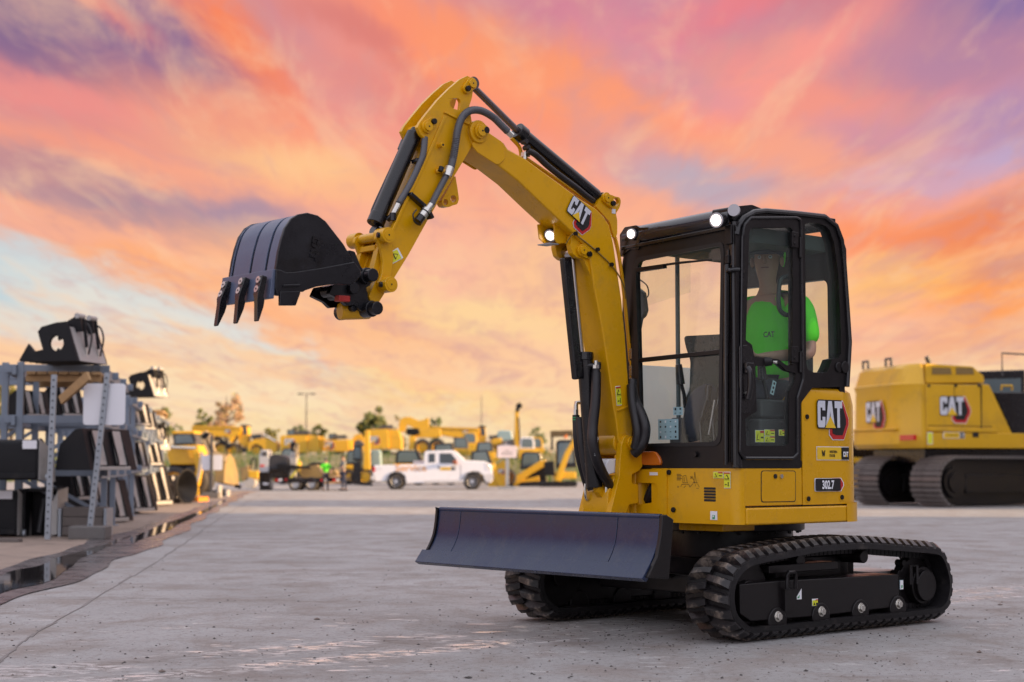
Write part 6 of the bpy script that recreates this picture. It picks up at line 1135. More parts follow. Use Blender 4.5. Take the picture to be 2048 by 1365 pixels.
b = MB(); b.box((0,.45,0),(.42,.50,98*k)); b.build('shell', darkst, T, bevel=.01); b = MB(); b.box((-.02,0,0),(.02,.5,96*k)); b.build('side_plate', darkst, T, bevel=.008); b = MB(); b.add([(.30,-.02,.0),(.45,-.02,.03),(.45,-.02,.62),(.37,-.02,.45),(.33,.02,0),(.48,.50,.03),(.48,.50,.66),(.40,.50,.5)], [(0,1,2,3),(7,6,5,4),(0,4,5,1),(1,5,6,2),(2,6,7,3),(3,7,4,0)]); b.build('side_plate', plateg, T, bevel=.006); b = MB(); b.box((0,.05,.60),(.42,.5,.64)); b.build('top_edge', darkst, T, bevel=.006); b = MB(); b.cyl((.16,.2,.05),(.20,.3,.5), .03, n=10); b.build('brace_tube', greytrim, T)
# grapples
def grapple(label, px, base, Hpx, Yd, rz=R(-12), sx=1., z=None):
    p = at(px, base, Yd); k = Hpx*Yd/FPX; T = thing('grapple_bucket', label, 'grapple', tuple(p), rz, 'grapples on the racks'); w = .85
    pr_ = [(.0,.0),(-.30,.72),(-.42,.70),(-.62,.30),(-.95,.22),(-1.12,.36),(-1.30,.02),(-1.25,0)]
    hole_ = circle((-.50*k,.36*k), .155*k, 16)
    P1 = [(-.02,0),(-.24,.66),(-.30,.80),(-.52,.78),(-.84,.70),(-.92,.60),(-.80,.24),(-.98,.20),(-1.12,.36),(-1.32,.02),(-1.28,.0)]
    for y0 in (0, w-.05): b = MB(); b.plate([[(a*k*sx, c*k) for a, c in P1], hole_], 1, y0, y0+.05); b.build('side_plate', darkst, T, bevel=.008)
    for y0 in (.22*w, .62*w):
        arm = [(-.10,.62),(-.16,.98),(-.42,.84),(-.78,.72),(-.92,.66),(-.90,.48),(-.74,.56),(-.70,.66),(-.46,.70),(-.30,.60)]
        b = MB(); b.plate([(a*k*sx, c*k) for a, c in arm], 1, y0, y0+.06); b.build('upper_jaw', darkst, T, bevel=.01)
        b = MB(); b.cyl((-.06*k,y0+.1,.30*k),(-.14*k,y0+.1,.88*k), .035*k, n=12, m=0); b.cyl((-.05*k,y0+.1,.05*k),(-.07*k,y0+.1,.35*k), .02*k, n=10, m=1); b.build('cylinder', [darkst, zinc], T)
        b = MB(); b.cyl((-.17*k,y0-.06,.93*k),(-.17*k,y0+.13,.93*k), .055*k, n=14); b.build('pivot_pin', plateg, T)
        b = MB(); b.tube([(.02*k,y0+.05,.15*k),(.06*k,y0+.08,.5*k),(-.04*k,y0+.12,.74*k),(-.2*k,y0+.15,.8*k)], .014, 6, smooth=5); b.build('hose', hosem, T)
    b = MB(); b.add([(0,.05,0),(0,w-.05,0),(-.26*k,w-.05,.70*k),(-.26*k,.05,.70*k),(-.03*k,.05,0),(-.03*k,w-.05,0),(-.29*k,w-.05,.70*k),(-.29*k,.05,.70*k)], [(0,1,2,3),(7,6,5,4),(0,4,5,1),(1,5,6,2),(2,6,7,3),(3,7,4,0)]); b.build('back_plate', plateg, T, bevel=.006)
    for i in range(5): b = MB(); y0 = .1+i*(w-.2)/4; b.box((-1.30*k*sx,y0-.02,0),(-.05*k,y0+.02,.05*k)); b.build('floor_tine', darkst, T, bevel=.006)
    return T
grapple('large black grapple perched on top of the near rack', 158, 722, 100, 20.9)
grapple('smaller black grapple on the far rack deck', 308, 793, 62, 38.4, rz=R(-14))
grapple('dark grapple lying on the far rack shelf below the deck', 306, 900, 70, 39.0, rz=R(-20))
# signs on posts
def sign(label, px, base, top, Yd, bx, rz=0, lean=0., post=galv, board=None, txt=None, blk=True):
    p = at(px, base, Yd); p.z = 0; k = Yd/FPX; T = thing('sign_post', label, 'sign', tuple(p), rz); H_ = (base-top)*k
    b = MB(); b.bar((0,0,.02),(lean,0,H_), .07, .045, up=(0,1,0)); po = b.build('post', post, T, bevel=.004)
    x0, y0, x1, y1 = bx; B = rounded([((x0-px)*k,(base-y1)*k),((x1-px)*k,(base-y1)*k),((x1-px)*k,(base-y0)*k),((x0-px)*k,(base-y0)*k)], .05)
    b = MB(); b.plate(B, 1, .03, .045); bd = b.build('board', white, T, bevel=.003)
    n = int(H_/.085)
    if Yd < 30:
        hm = MB()
        for i in range(1, n): hm.cyl((lean*i/n,-.0355,H_*i/n+.02),(lean*i/n,-.0232,H_*i/n+.02), .011, n=8)
        hm.build('punched_holes', lblack, po)['kind'] = 'stuff'
    if txt:
        d = Decal((0,.0285,0), (1,0,0), (0,0,1))
        for i, t_ in enumerate(txt): d.text(t_, ((x0+x1)/2-px)*k, (base-(y0+y1)/2)*k+.12-.2*i, .10, 0, 0, .01, .9)
        d.build('sign_text', bd)
    if blk: b = MB(); b.box((-.24,-.14,0),(.24,.22,.17)); b.build('base_block', concrete, T, bevel=.02)
    return T
S1 = sign('white square sign on a leaning punched steel post in front of the near rack', 178, 1070, 739, 20.8, (160,760,244,843), lean=.20)
p = at(176, 1052, 21.6); T = thing('timber_crib', 'grey timber crib block behind the leaning sign post', 'timber', (p.x-.05, p.y, 0), R(3))
for i in range(3): b = MB(); b.box((-.27,-.12,.02+i*.125),(.27,.3,.14+i*.125)); b.build('timber', oldwood, T, bevel=.008)
for x0 in (-.30,.30): b = MB(); b.box((x0-.02,-.14,0),(x0+.02,.32,.38)); b.build('steel_channel', galv, T, bevel=.004)
T = sign('thin bare steel post standing beside the near rack', 96, 1040, 709, 20.3, (92,770,100,771), rz=0, lean=.04, blk=False); 
for c in list(T.children):
    if c.name.startswith('board'): bpy.data.objects.remove(c)
sign('small white board on a post further along the puddle', 422, 992, 866, 46.0, (402,906,443,936), post=greytrim)
p = at(5, 1090, 20.0); T = thing('loose_plank', 'weathered plank lying on the dirt at the left edge', 'plank', (p.x, p.y, 0), R(-14)); b = MB(); b.box((-.9,-.05,.006),(.25,.05,.05)); b.build('plank', oldwood, T, bevel=.004)
# auger cone, hose coil, pallets, odds and ends near the end of the row
p = at(345, 1010, 40.0); T = thing('auger_cone', 'black steel cone attachment at the end of the rack row', 'attachment', (p.x, p.y, 0), R(-25)); b = MB(); b.lathe([(.02,.0),(.14,.02),(.42,.42),(.44,.44),(.40,.44),(.05,.08)], (0,0,.42), 'x', 24); b.build('cone', darkst, T); b = MB(); b.box((-.1,-.25,0),(.1,.25,.12)); b.build('stand', darkst, T)
p = at(326, 1012, 39.0); T = thing('hose_coil', 'black coiled pipe standing beside the cone', 'coil', (p.x, p.y, 0), R(-15)); b = MB()
for i in range(5): b.tube([(.04*i,.24*math.cos(R(a)),.27+.24*math.sin(R(a))) for a in range(0,360,15)], .022, 6, closed=True)
b.build('coil', hosem, T)
p = at(383, 1003, 42.1); T = thing('pallet', 'sunlit orange timber pallet on the ground', 'pallet', (p.x, p.y, 0), R(-8), 'pallets')
for i in range(5): b = MB(); b.box((-.32,-.4+i*.17,.10),(.32,-.27+i*.17,.125)); b.build('slat', orange, T)
for x0 in (-.28,0,.28): b = MB(); b.box((x0-.04,-.4,0),(x0+.04,.42,.099)); b.build('runner', orange, T)
for (px, py, Yd, lab) in ((428,992,47.,'black and white boxed parts under the small board'),(445,990,49.,'small grey block beside the boxed parts')):
    p = at(px, py, Yd); T = thing('parts_box', lab, 'box', (p.x, p.y, 0), R(-10)); b = MB(); b.box((-.16,-.15,0),(.12,.15,.22)); b.build('box', darkst, T, bevel=.01); b = MB(); b.box((.125,-.14,0),(.2,.14,.36 if px == 428 else .2)); b.build('panel', plateg, T, bevel=.008)
# ================================================================ far side of the yard
TZ = 1.72
b = MB(); xs = [-260+i*8 for i in range(66)]; sec = [(90,-.05),(93,.35),(96,.9),(99,1.45),(102,TZ),(900,TZ+.5)]
b.add([(x, y+math.sin(x*.31+y)*.8, z+(.10*math.sin(x*.7+y*1.3) if .1 < z < TZ+.1 else 0)) for y, z in sec for x in xs], [(j*66+i, j*66+i+1, (j+1)*66+i+1, (j+1)*66+i) for j in range(5) for i in range(65)])
tag(b.build('earth_bank', mat('weedy_earth', (.20,.17,.09), .9, var=.4, vscale=.6, dirt=(.09,.12,.03), dscale=.5, dlo=.45, dhi=.6, dk=.8)), 'low weedy earth bank behind the parked vehicles', kind='structure')
gm = [mat('weed_green', (.10,.16,.03), .7, var=.3), mat('weed_straw', (.34,.27,.10), .8, var=.3)]
b = MB()
for i in range(5000):
    x = random.uniform(-34, 14); y = random.uniform(89, 101); z = max(0, (y-91)/9*1.45); h = random.uniform(.2,.7); w = random.uniform(.02,.06); dx = random.uniform(-.2,.2)
    b.add([(x-w,y,z),(x+w,y,z),(x+dx,y+random.uniform(-.1,.1),z+h)], [(0,1,2)], random.choice((0,0,1)))
tag(b.build('bank_weeds', gm, smooth=0, fix=False), 'green and straw coloured weeds on the earth bank', kind='stuff')
def far(name, label, cat, px, D, z=0., rz=0., group=None):
    x = (px-1024)/FPX*D; T = thing(name, label, cat, (x, D, z), rz, group); return T, Frame((x, D, z), rz)
def pl(T, F, name, pts, y0, y1, m, bevel=.02, rnd=0.): 
    b = MB(); q = F.y(pts, y0); b.plate(rounded(q, rnd) if rnd else q, 1, y0, y1); return b.build(name, m, T, bevel=bevel)
def bars(T, F, name, segs, y, w, m, r=False):
    b = MB()
    for (a, c) in segs:
        p, q = F.on(*a, 1, y), F.on(*c, 1, y)
        if r: b.cyl(p, q, w/2, n=10)
        else: b.bar(p, q, w, w)
    return b.build(name, m, T)
def mark(T, F, px, py, w, y=-.012):
    p = F.on(px, py, 1, y); d = Decal((0, y, 0), (1,0,0), (0,0,1)); emblem(d, p.x, p.z, w); return d.build('maker_emblem', T)
DT = 150.
def dump_truck(label, dx, dy, D):
    T, F = far('dump_truck', label, 'dump truck', 450+dx, D, TZ, 0, 'articulated dump trucks on the bank'); o = lambda l: [(a+dx, c+dy) for a, c in l]; s = D/150
    pl(T, F, 'bowl', o([(383,853),(389,852),(482,854.7),(484,861.5),(477,871),(469,873),(461,886),(454.8,874),(429,873),(383.5,864)]), 0, 2.9*s, yellow_far, .05)
    b = MB(); q0, q1 = F.on(386+dx,853+dy,1,0), F.on(481+dx,855.5+dy,1,0); b.bar((q0.x,-.06,q0.z-.02),(q1.x,-.06,q1.z-.02), .12, .16); b.build('bowl_rail', yellow_far, T)
    pl(T, F, 'cab', o([(480,853),(484,851),(494,851.5),(496,870),(495,888),(490,896),(476,886),(477,873)]), .5*s, 2.3*s, yellow_far, .03)
    pl(T, F, 'cab_window', o([(485,854),(493,854.5),(494.5,869),(487,870)]), .45*s, .52*s, darkglass, 0)
    pl(T, F, 'cab_roof', o([(482,849.5),(495,850),(496,853),(481,853)]), .4*s, 2.4*s, blackp, .02)
    pl(T, F, 'hood', o([(495,886),(507,879.5),(523,877),(548,880.5),(554,888),(553,904),(545,905),(527,905),(524,894),(512,888),(502,893),(499,905),(494,905)]), .2*s, 2.5*s, yellow_far, .05)
    pl(T, F, 'radiator_guard', o([(500,870),(522,868),(524,878),(506,881)]), .4*s, 2.3*s, greytrim, .03)
    pl(T, F, 'mud_guard_rail', o([(524,868),(527,868),(552,881),(552,884),(549,884)]), .2*s, .35*s, white, .02)
    pl(T, F, 'chassis', o([(432,896),(462,886),(494,898),(494,906),(432,906)]), .8*s, 2.1*s, blackp, .02)
    bars(T, F, 'tipping_cylinder', [((432+dx,874+dy),(462+dx,896+dy))], .15*s, .3*s, blackp, True)
    for wx, wy, r in ((441,898,14.5),(465,900,13.5),(513,901,14.5)):
        p = F.on(wx+dx, wy+dy, 1, .3*s); wheel(T, p.x, .55*s, p.z, r*D/FPX, .6*s, yellow_far); wheel(T, p.x, 2.4*s, p.z, r*D/FPX, .6*s, yellow_far)
    mark(T, F, 456+dx, 864+dy, 12*D/FPX); return T
dump_truck('yellow articulated dump truck with raised tail bed, left of the trailer', 0, 0, DT)
dump_truck('yellow articulated dump truck with its bed above the white pickup cab', 476, 2, 155.)
def far_excavator(label, px, D, body, side, emb, boom=None, cab=None, z=TZ):
    T, F = far('parked_excavator', label, 'excavator', px, D, z, 0, 'excavators parked on the bank')
    pl(T, F, 'counterweight', body, 0, 2.6, yellow_far, .08, .15); pl(T, F, 'engine_cover', side, .25, 2.5, yellow_far, .05)
    xs_ = [p[0] for p in body]; x0, x1 = min(xs_), max(p[0] for p in side); yb = max(p[1] for p in body)
    pl(T, F, 'slewing_base', [((x0+x1)/2-14, yb),((x0+x1)/2+14, yb),((x0+x1)/2+14, yb+5),((x0+x1)/2-14, yb+5)], .6, 2.2, blackp, .02)
    for y0 in (0.1, 2.1): pl(T, F, 'track', [(x0+4, yb+5),(x1+6, yb+5),(x1+10, yb+9),(x1+8, yb+16),(x0+4, yb+16),(x0, yb+10)], y0, y0+.5, frameblk, .05)
    top = min(p[1] for p in side); pl(T, F, 'top_rail', [((x0+x1)/2-8, top-7),((x0+x1)/2+18, top-9),((x0+x1)/2+20, top-1),((x0+x1)/2-10, top-1)], .5, 1.8, greytrim, .02)
    if cab: pl(T, F, 'cab', cab, 1.6, 2.6, blackp, .03); pl(T, F, 'cab_window', [((a-cab[0][0])*.7+cab[0][0]+2, (c-cab[0][1])*.7+cab[0][1]+2) for a, c in cab], 1.56, 1.62, paleglass, 0)
    if boom: pl(T, F, 'boom', boom, 1.1, 1.6, yellow_far, .03)
    mark(T, F, *emb, 22*D/FPX); return T
far_excavator('boxy yellow excavator with a rear emblem next to the dump truck hood', 598, 150, [(560,873),(564,871),(613,871),(614,904),(612,906),(561,905)], [(614,870),(634,872),(638,880),(638,905),(614,905)], (580,886), cab=[(574,860),(590,858),(592,871),(574,871)], boom=[(632,900),(640,876),(644,872),(650,880),(644,905),(638,908)])
far_excavator('lower yellow excavator behind the two standing people', 672, 152, [(642,880),(697,880),(698,902),(694,904),(646,903),(642,895)], [(690,879),(703,880),(704,903),(690,903)], (658,891), cab=[(657,868),(672,867),(673,880),(657,880)], boom=[(698,903),(701,884),(710,870),(721,868),(728,878),(728,905),(722,905),(718,886),(708,892),(704,905)])
far_excavator('yellow excavator with beige side panel behind the pickup tailgate', 760, 148, [(729,863),(733,860),(776,858),(778,898),(736,900),(729,896)], [(778,859),(797,860),(803,880),(803,900),(778,899)], (749,881), boom=[(797,862),(799,842),(806,835),(820,834),(838,842),(848,840),(853,836),(858,838),(858,858),(846,860),(826,856),(815,850),(808,864)])
T, F = far('wheel_loader', 'yellow long armed loader with a black coupler between excavator and dump truck', 'loader', 840, 140, TZ)
pl(T, F, 'loader_arm', [(826,860),(880,858),(882,874),(868,876),(826,876)], .5, 1.2, yellow_far, .04); pl(T, F, 'coupler', [(813,857),(836,857),(840,868),(828,872),(813,870)], .2, 1.8, darkst, .03); pl(T, F, 'rear_body', [(818,872),(830,872),(830,900),(818,900)], .2, 2., yellow_far, .04)
p = F.on(845, 895, 1, .3); wheel(T, p.x, .4, p.z, .75, .6, yellow_far); p = F.on(875, 895, 1, .3); wheel(T, p.x, .4, p.z, .75, .6, yellow_far)
T, F = far('drill_mast', 'tall thin yellow boom standing upright with a black tip', 'boom', 1035, 110, TZ*.9)
pl(T, F, 'mast', [(1030,822),(1038,822),(1037,860),(1040,895),(1026,895),(1029,860)], 0, .35, yellow_far, .02); pl(T, F, 'tip', [(1033,808),(1040,805),(1045,812),(1043,816),(1039,818),(1038,824),(1031,824),(1032,812)], -.02, .4, darkst, .02); bars(T, F, 'cylinder', [((1037,835),(1040,890))], -.1, .12, blackp, True)
# machines in the row behind the pickup, on the ground
def cabbox(T, F, pts, y0, y1, gl=paleglass, m=blackp):
    c = pl(T, F, 'cab', pts, y0, y1, m, .03); cx_ = sum(a for a, _ in pts)/len(pts); cy_ = sum(c_ for _, c_ in pts)/len(pts)
    pl(T, F, 'cab_window', [((a-cx_)*.76+cx_, (c_-cy_)*.72+cy_-.6) for a, c_ in pts], y0-.02, y0+.03, gl, 0); return c
def skid(label, px, D, cab, low, emb=None):
    T, F = far('skid_steer', label, 'skid steer', px, D, 0, 0, 'compact loaders parked behind the pickup'); cabbox(T, F, cab, .1, 1.3); pl(T, F, 'chassis', low, 0, 1.4, yellow_far, .03)
    x0, x1 = min(a for a, _ in low), max(a for a, _ in low); yb = max(c for _, c in low)
    for k in (.2, .8):
        p = F.on(x0+(x1-x0)*k, yb, 1, -.1); wheel(T, p.x, -.05, max(.36, p.z), .36, .28, yellow_far)
    bars(T, F, 'lift_arm', [((x0, yb-30),(x1+4, yb-22)),((x1+4, yb-22),(x1+8, yb))], -.1, .14, yellow_far); return T
skid('dark cabbed loader seen over the pickup bed', 812, 76, [(792,905),(800,901),(836,902),(846,928),(790,930)], [(786,928),(850,928),(850,962),(786,962)])
skid('loader with tall pale cab behind the pickup cab roof', 885, 78, [(868,888),(906,886),(908,918),(866,918)], [(862,916),(912,916),(912,962),(862,962)])
skid('loader with a dark cab above the pickup hood', 968, 77, [(943,903),(975,900),(985,928),(941,930)], [(938,928),(990,928),(990,962),(938,962)])
skid('loader whose window shows over the pickup windscreen', 975, 84, [(954,885),(984,884),(986,905),(952,906)], [(950,904),(990,904),(990,958),(950,958)])
skid('small yellow loader standing behind the grey shirted person', 706, 78, [(694,905),(699,900),(716,900),(720,930),(692,931)], [(690,930),(722,930),(722,962),(690,962)])
skid('yellow loader half hidden behind the trailer tarpaulin', 575, 80, [(563,902),(568,897),(588,897),(592,925),(561,926)], [(558,924),(596,924),(596,960),(558,960)])
T, F = far('soil_heap', 'brown soil heap behind the loaded trailer', 'soil heap', 640, 82.)
b = MB(); n_ = 14
for j in range(5):
    for i in range(n_):
        a = 2*math.pi*i/n_; k = 1-j/4.6; b.v.append((1.9*k*math.cos(a)*(1+.12*math.sin(3*a+j)), 1.2*k*math.sin(a), .95*(j/4)**.8+.06*math.sin(5*a+j)))
for j in range(4): b.add([], [], 0); b.f += [(j*n_+i, j*n_+(i+1) % n_, (j+1)*n_+(i+1) % n_, (j+1)*n_+i) for i in range(n_)]; b.m += [0]*n_
b.f.append(tuple(range(4*n_, 5*n_))); b.m.append(0); b.build('heap', mat('brown_soil', (.22,.15,.09), .9, var=.4, vscale=4, bump=.6, bscale=8), T)
T, F = far('lattice_mast_machine', 'dark machine post standing between trailer and pickup', 'machine', 734, 74); pl(T, F, 'column', [(729,862),(738,862),(740,940),(727,940)], 0, .4, yellow_far, .02); pl(T, F, 'lower_frame', [(706,925),(722,922),(722,965),(706,965)], 0, .8, blackp, .02); cabbox(T, F, [(707,890),(722,892),(724,922),(706,922)], .1, .9); pl(T, F, 'upper_guard', [(708,884),(716,880),(726,888),(726,892),(707,892)], 0, 1., greytrim, .01); p = F.on(730,955,1,0); wheel(T, p.x, .2, .42, .42, .3, yellow_far)
T, F = far('pale_tank', 'pale blue tank standing behind the pickup bed', 'tank', 760, 75); pl(T, F, 'tank', [(741,905),(745,900),(757,900),(761,905),(762,932),(740,932)], 0, .8, mat('pale_blue_plastic', (.25,.36,.38), .4), .05); pl(T, F, 'stand', [(741,932),(761,932),(761,965),(741,965)], 0, .8, greytrim, .02)
T, F = far('track_loader', 'yellow compact track loader with its arms sloping down beside the white sign', 'track loader', 1064, 72)
cabbox(T, F, [(1043,908),(1050,904),(1080,905),(1086,935),(1040,940)], .2, 1.3); pl(T, F, 'lift_arm', [(1024,975),(1028,955),(1080,922),(1092,920),(1094,930),(1060,950),(1038,968),(1034,976)], -.1, .1, yellow_far, .02); pl(T, F, 'chassis', [(1036,948),(1090,930),(1094,968),(1036,970)], .1, 1.4, darkst, .03); pl(T, F, 'lower_guard', [(1038,962),(1078,952),(1080,972),(1036,974)], -.05, .1, yellow_far, .02); pl(T, F, 'track', [(1042,965),(1092,962),(1096,970),(1090,976),(1046,976),(1038,972)], -.2, .15, rubber, .02); pl(T, F, 'bucket', [(1012,950),(1024,940),(1030,960),(1026,976),(1010,976)], -.1, 1.5, darkst, .02)
T, F = far('backhoe_loader', 'yellow loader with angular arms just right of the pickup nose', 'loader', 1006, 71)
pl(T, F, 'front_frame', [(992,930),(1008,920),(1013,928),(1013,974),(1000,974),(996,950)], 0, .9, yellow_far, .03); bars(T, F, 'lift_arm', [((985,925),(1010,905)),((988,945),(1004,974))], -.1, .18, yellow_far); pl(T, F, 'bucket', [(978,962),(994,958),(998,975),(976,975)], -.1, 1.4, yellow_far, .02); mark(T, F, 1003, 944, .30); p = F.on(1000,965,1,.3); wheel(T, p.x+.35, 1., .4, .4, .3, yellow_far)
T, F = far('small_excavator', 'small yellow excavator with its boom raised, right of the track loader', 'excavator', 1125, 70)
cabbox(T, F, [(1113,884),(1118,880),(1150,880),(1153,935),(1112,938)], .2, 1.2); pl(T, F, 'boom', [(1110,962),(1113,950),(1130,905),(1148,876),(1156,880),(1140,908),(1124,952),(1122,964)], -.1, .12, yellow_far, .02); pl(T, F, 'body', [(1108,944),(1152,944),(1152,958),(1108,958)], .0, 1.5, yellow_far, .03); pl(T, F, 'dozer_blade', [(1088,924),(1108,922),(1110,952),(1088,952)], -.2, .0, darkst, .03)
for y0 in (0., 1.2): pl(T, F, 'track', [(1078,964),(1150,962),(1156,968),(1150,976),(1080,976),(1074,970)], y0, y0+.3, rubber, .02)
T, F = far('screening_plant', 'dark meshed machine deck with an orange lamp above the small excavator', 'machine', 1124, 86)
pl(T, F, 'deck', [(1102,862),(1146,861),(1148,872),(1102,874)], 0, 1.6, mat('brown_mesh', (.10,.07,.03), .7, var=.4, vscale=6), .02); bars(T, F, 'leg', [((1104,872),(1104,900))], .1, .12, blackp); bars(T, F, 'leg', [((1145,872),(1145,900))], .1, .12, blackp); p = F.on(1131,874,1,-.05); b = MB(); b.cyl((p.x,-.05,p.z-.08),(p.x,-.05,p.z+.08), .09, n=12); b.build('beacon', amber, T)
T, F = far('tank_trailer', 'pale grey blue tank unit with a dark wheel beneath the drill boom', 'tank', 1010, 88)
pl(T, F, 'tank', [(994,866),(1000,861),(1022,862),(1026,880),(996,884)], 0, 1.5, mat('pale_blue_plastic', (.25,.36,.38), .4), .06); p = F.on(1012,888,1,0); wheel(T, p.x, .2, max(.5, p.z), .5, .3); pl(T, F, 'frame', [(994,884),(1027,882),(1027,890),(994,890)], .1, 1.4, greytrim, .02); pl(T, F, 'yellow_guard', [(984,878),(1003,876),(1004,888),(985,890)], -.1, .3, yellow_far, .03)
for i, (px, D, lab) in enumerate(((1072,104,'low yellow machine roof behind the track loader'),(1055,98,'white topped machine roof beside the drill boom'),(940,120,'yellow machine cab at the rear of the second dump truck'),(922,100,'pale cab top just left of the loader row'))):
    T, F = far('parked_machine', lab, 'machine', px, D, TZ if D > 100 else .6, 0, 'far machines glimpsed behind the row'); k = 1
    y0 = (884,884,874,884)[i]; cabbox(T, F, [(px-15,y0),(px-12,y0-9),(px+10,y0-9),(px+14,y0),(px+14,y0+16),(px-15,y0+16)], .2, 1.5, m=(yellow_far,white,yellow_far,greytrim)[i]); pl(T, F, 'body', [(px-18,y0+14),(px+18,y0+14),(px+18,y0+36),(px-18,y0+36)], 0, 1.8, yellow_far, .04)
# left: backhoe, dozer bucket and roller
T, F = far('backhoe', 'sunlit yellow backhoe with glazed cab at the end of the racks', 'backhoe', 378, 50.)
cabbox(T, F, [(346,872),(350,866),(386,866),(394,890),(347,892)], .3, 1.3, m=greytrim); pl(T, F, 'roof', [(344,863),(388,862),(390,868),(344,868)], .2, 1.4, yellow_far, .02); pl(T, F, 'body', [(334,892),(396,890),(402,906),(398,930),(340,930),(334,910)], .2, 1.3, yellow_far, .04); pl(T, F, 'boom', [(384,900),(396,896),(404,940),(398,972),(388,978),(384,972),(392,940)], -.1, .1, yellow_far, .02)
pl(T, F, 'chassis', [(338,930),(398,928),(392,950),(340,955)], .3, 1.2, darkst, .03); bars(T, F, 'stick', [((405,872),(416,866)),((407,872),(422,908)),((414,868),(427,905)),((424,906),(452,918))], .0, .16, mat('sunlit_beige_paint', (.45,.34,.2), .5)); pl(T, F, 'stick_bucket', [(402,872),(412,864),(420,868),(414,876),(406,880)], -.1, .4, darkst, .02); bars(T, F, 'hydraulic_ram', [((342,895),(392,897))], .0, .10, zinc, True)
for px in (350, 388): p = F.on(px, 965, 1, .3); wheel(T, p.x, .3, .46, .46, .35, yellow_far); wheel(T, p.x, 1.3, .46, .46, .35, yellow_far)
bars(T, F, 'strut', [((400,940),(388,985)),((404,905),(399,940))], -.15, .08, plateg); bars(T, F, 'stabiliser', [((376,950),(380,993)),((392,955),(394,992))], -.1, .12, yellow_far)
T, F = far('dozer_bucket', 'big dirty yellow loader bucket lying beyond the small board', 'bucket', 452, 56.)
b = MB(); b.loft([[F.on(a, c, 1, y) for a, c in l] for y, l in ((0,[(430,965),(428,925),(446,908),(458,906),(450,930),(448,966)]),(.5,[(442,968),(440,926),(452,907),(464,912),(468,940),(470,972)]),(1.2,[(460,972),(456,935),(460,912),(468,918),(476,945),(478,974)]))]); b.build('shell', mat('dusty_yellow_paint', (.26,.18,.07), .75, var=.35, vscale=3, dirt=(.15,.11,.07), dscale=2, dlo=.45, dhi=.65, dk=.7), T, bevel=.02)
bars(T, F, 'tooth', [((470,972),(482,975))], .6, .12, darkst)
T, F = far('plate_compactor', 'small yellow roller standing left of the trailer', 'roller', 505, 66.); pl(T, F, 'engine_box', [(497,942),(516,942),(516,958),(497,958)], 0, .7, yellow_far, .03); pl(T, F, 'frame', [(479,935),(497,932),(497,962),(482,962)], 0, .8, mat('dusty_yellow_paint', YEL), .03); bars(T, F, 'handle', [((500,940),(504,918)),((504,918),(512,918)),((512,940),(512,918))], .1, .06, blackp); p = F.on(500,964,1,.1); b = MB(); b.cyl((p.x,.0,.22),(p.x,.8,.22), .22, n=20); b.build('drum', plateg, T)
# trailer
T, F = far('flatbed_trailer', 'black tandem axle flatbed trailer with red and white reflectors', 'trailer', 605, 60.)
pl(T, F, 'deck', [(549,957),(690,955),(690,964),(549,966)], 0, 2.0, blackp, .01); bars(T, F, 'drawbar', [((690,963),(722,968)),((722,968),(745,970))], 1.0, .10, blackp)
for i, px in enumerate((557,577,600,625,648,672)): 
    p = F.on(px, 960.5, 1, -.008); b = MB(); b.box((p.x-.13,-.008,p.z-.045),(p.x,-.002,p.z+.045), m=0); b.box((p.x,-.008,p.z-.045),(p.x+.13,-.002,p.z+.045), m=1); b.build('reflector', [redlens, white], T)
for px in (590, 622): p = F.on(px, 969.5, 1, 0); wheel(T, p.x, .12, 13.6*60/FPX, 13.6*60/FPX, .24, rimg); wheel(T, p.x, 1.85, 13.6*60/FPX, 13.6*60/FPX, .24, rimg)
pl(T, F, 'mud_guard', [(575,958),(637,957),(640,962),(572,963)], -.06, .25, blackp, .01); p = F.on(523,975,1,.5); 
cargo = []
def load(name, label, cat, px, pts, y0, y1, m, bevel=.03, rnd=.05):
    C_, G = far(name, label, cat, px, 60.); o = pl(C_, G, 'body', pts, y0, y1, m, bevel, rnd); return C_, G
C_, G = load('generator', 'pale grey slim generator tower at the tail of the trailer', 'generator', 528, [(518,912),(522,900),(536,900),(538,915),(538,945),(518,945)], .3, 1.2, mat('pale_grey_paint', (.45,.46,.48), .4)); pl(C_, G, 'lower_body', [(517,945),(540,945),(540,976),(537,982),(519,982)], .3, 1.2, blackp, .02); pl(C_, G, 'louvre', [(524,904),(534,904),(534,912),(524,912)], .28, .31, greytrim, 0); pl(C_, G, 'tail_light', [(520,930),(528,930),(528,934),(520,934)], .27, .31, redlens, 0); pl(C_, G, 'number_plate', [(526,966),(537,966),(537,970),(526,970)], .28, .31, white, 0)
C_, G = load('tarp_load', 'black tarpaulin heap on the trailer beside the generator', 'tarpaulin', 556, [(537,955),(537,915),(545,909),(560,909),(574,916),(580,930),(580,956)], .3, 1.8, mat('black_tarp', (.03,.03,.035), .6, var=.3, bump=.6, bscale=5), .06, .3); pl(C_, G, 'side_board', [(538,938),(578,938),(578,957),(538,957)], .2, .3, blackp, .01)
C_, G = load('rock_hammer', 'grey upright hammer attachment strapped on the trailer', 'attachment', 586, [(578,955),(580,930),(578,915),(582,905),(590,903),(594,912),(592,955)], .3, .9, plateg); pl(C_, G, 'upper_joint', [(581,886),(590,884),(592,903),(582,903)], .4, .8, darkst, .02); bars(C_, G, 'strap', [((598,918),(594,940)),((594,940),(580,958))], .2, .06, mat('yellow_strap', (.6,.55,.05), .6)); bars(C_, G, 'link_arm', [((590,900),(595,888)),((595,888),(594,915))], .3, .1, mat('sunlit_beige_paint', YEL))
C_, G = load('black_attachment', 'long black arm attachment lying along the trailer', 'attachment', 575, [(552,931),(562,928),(620,934),(622,938),(560,938)], .1, .25, darkst, .01, .02)
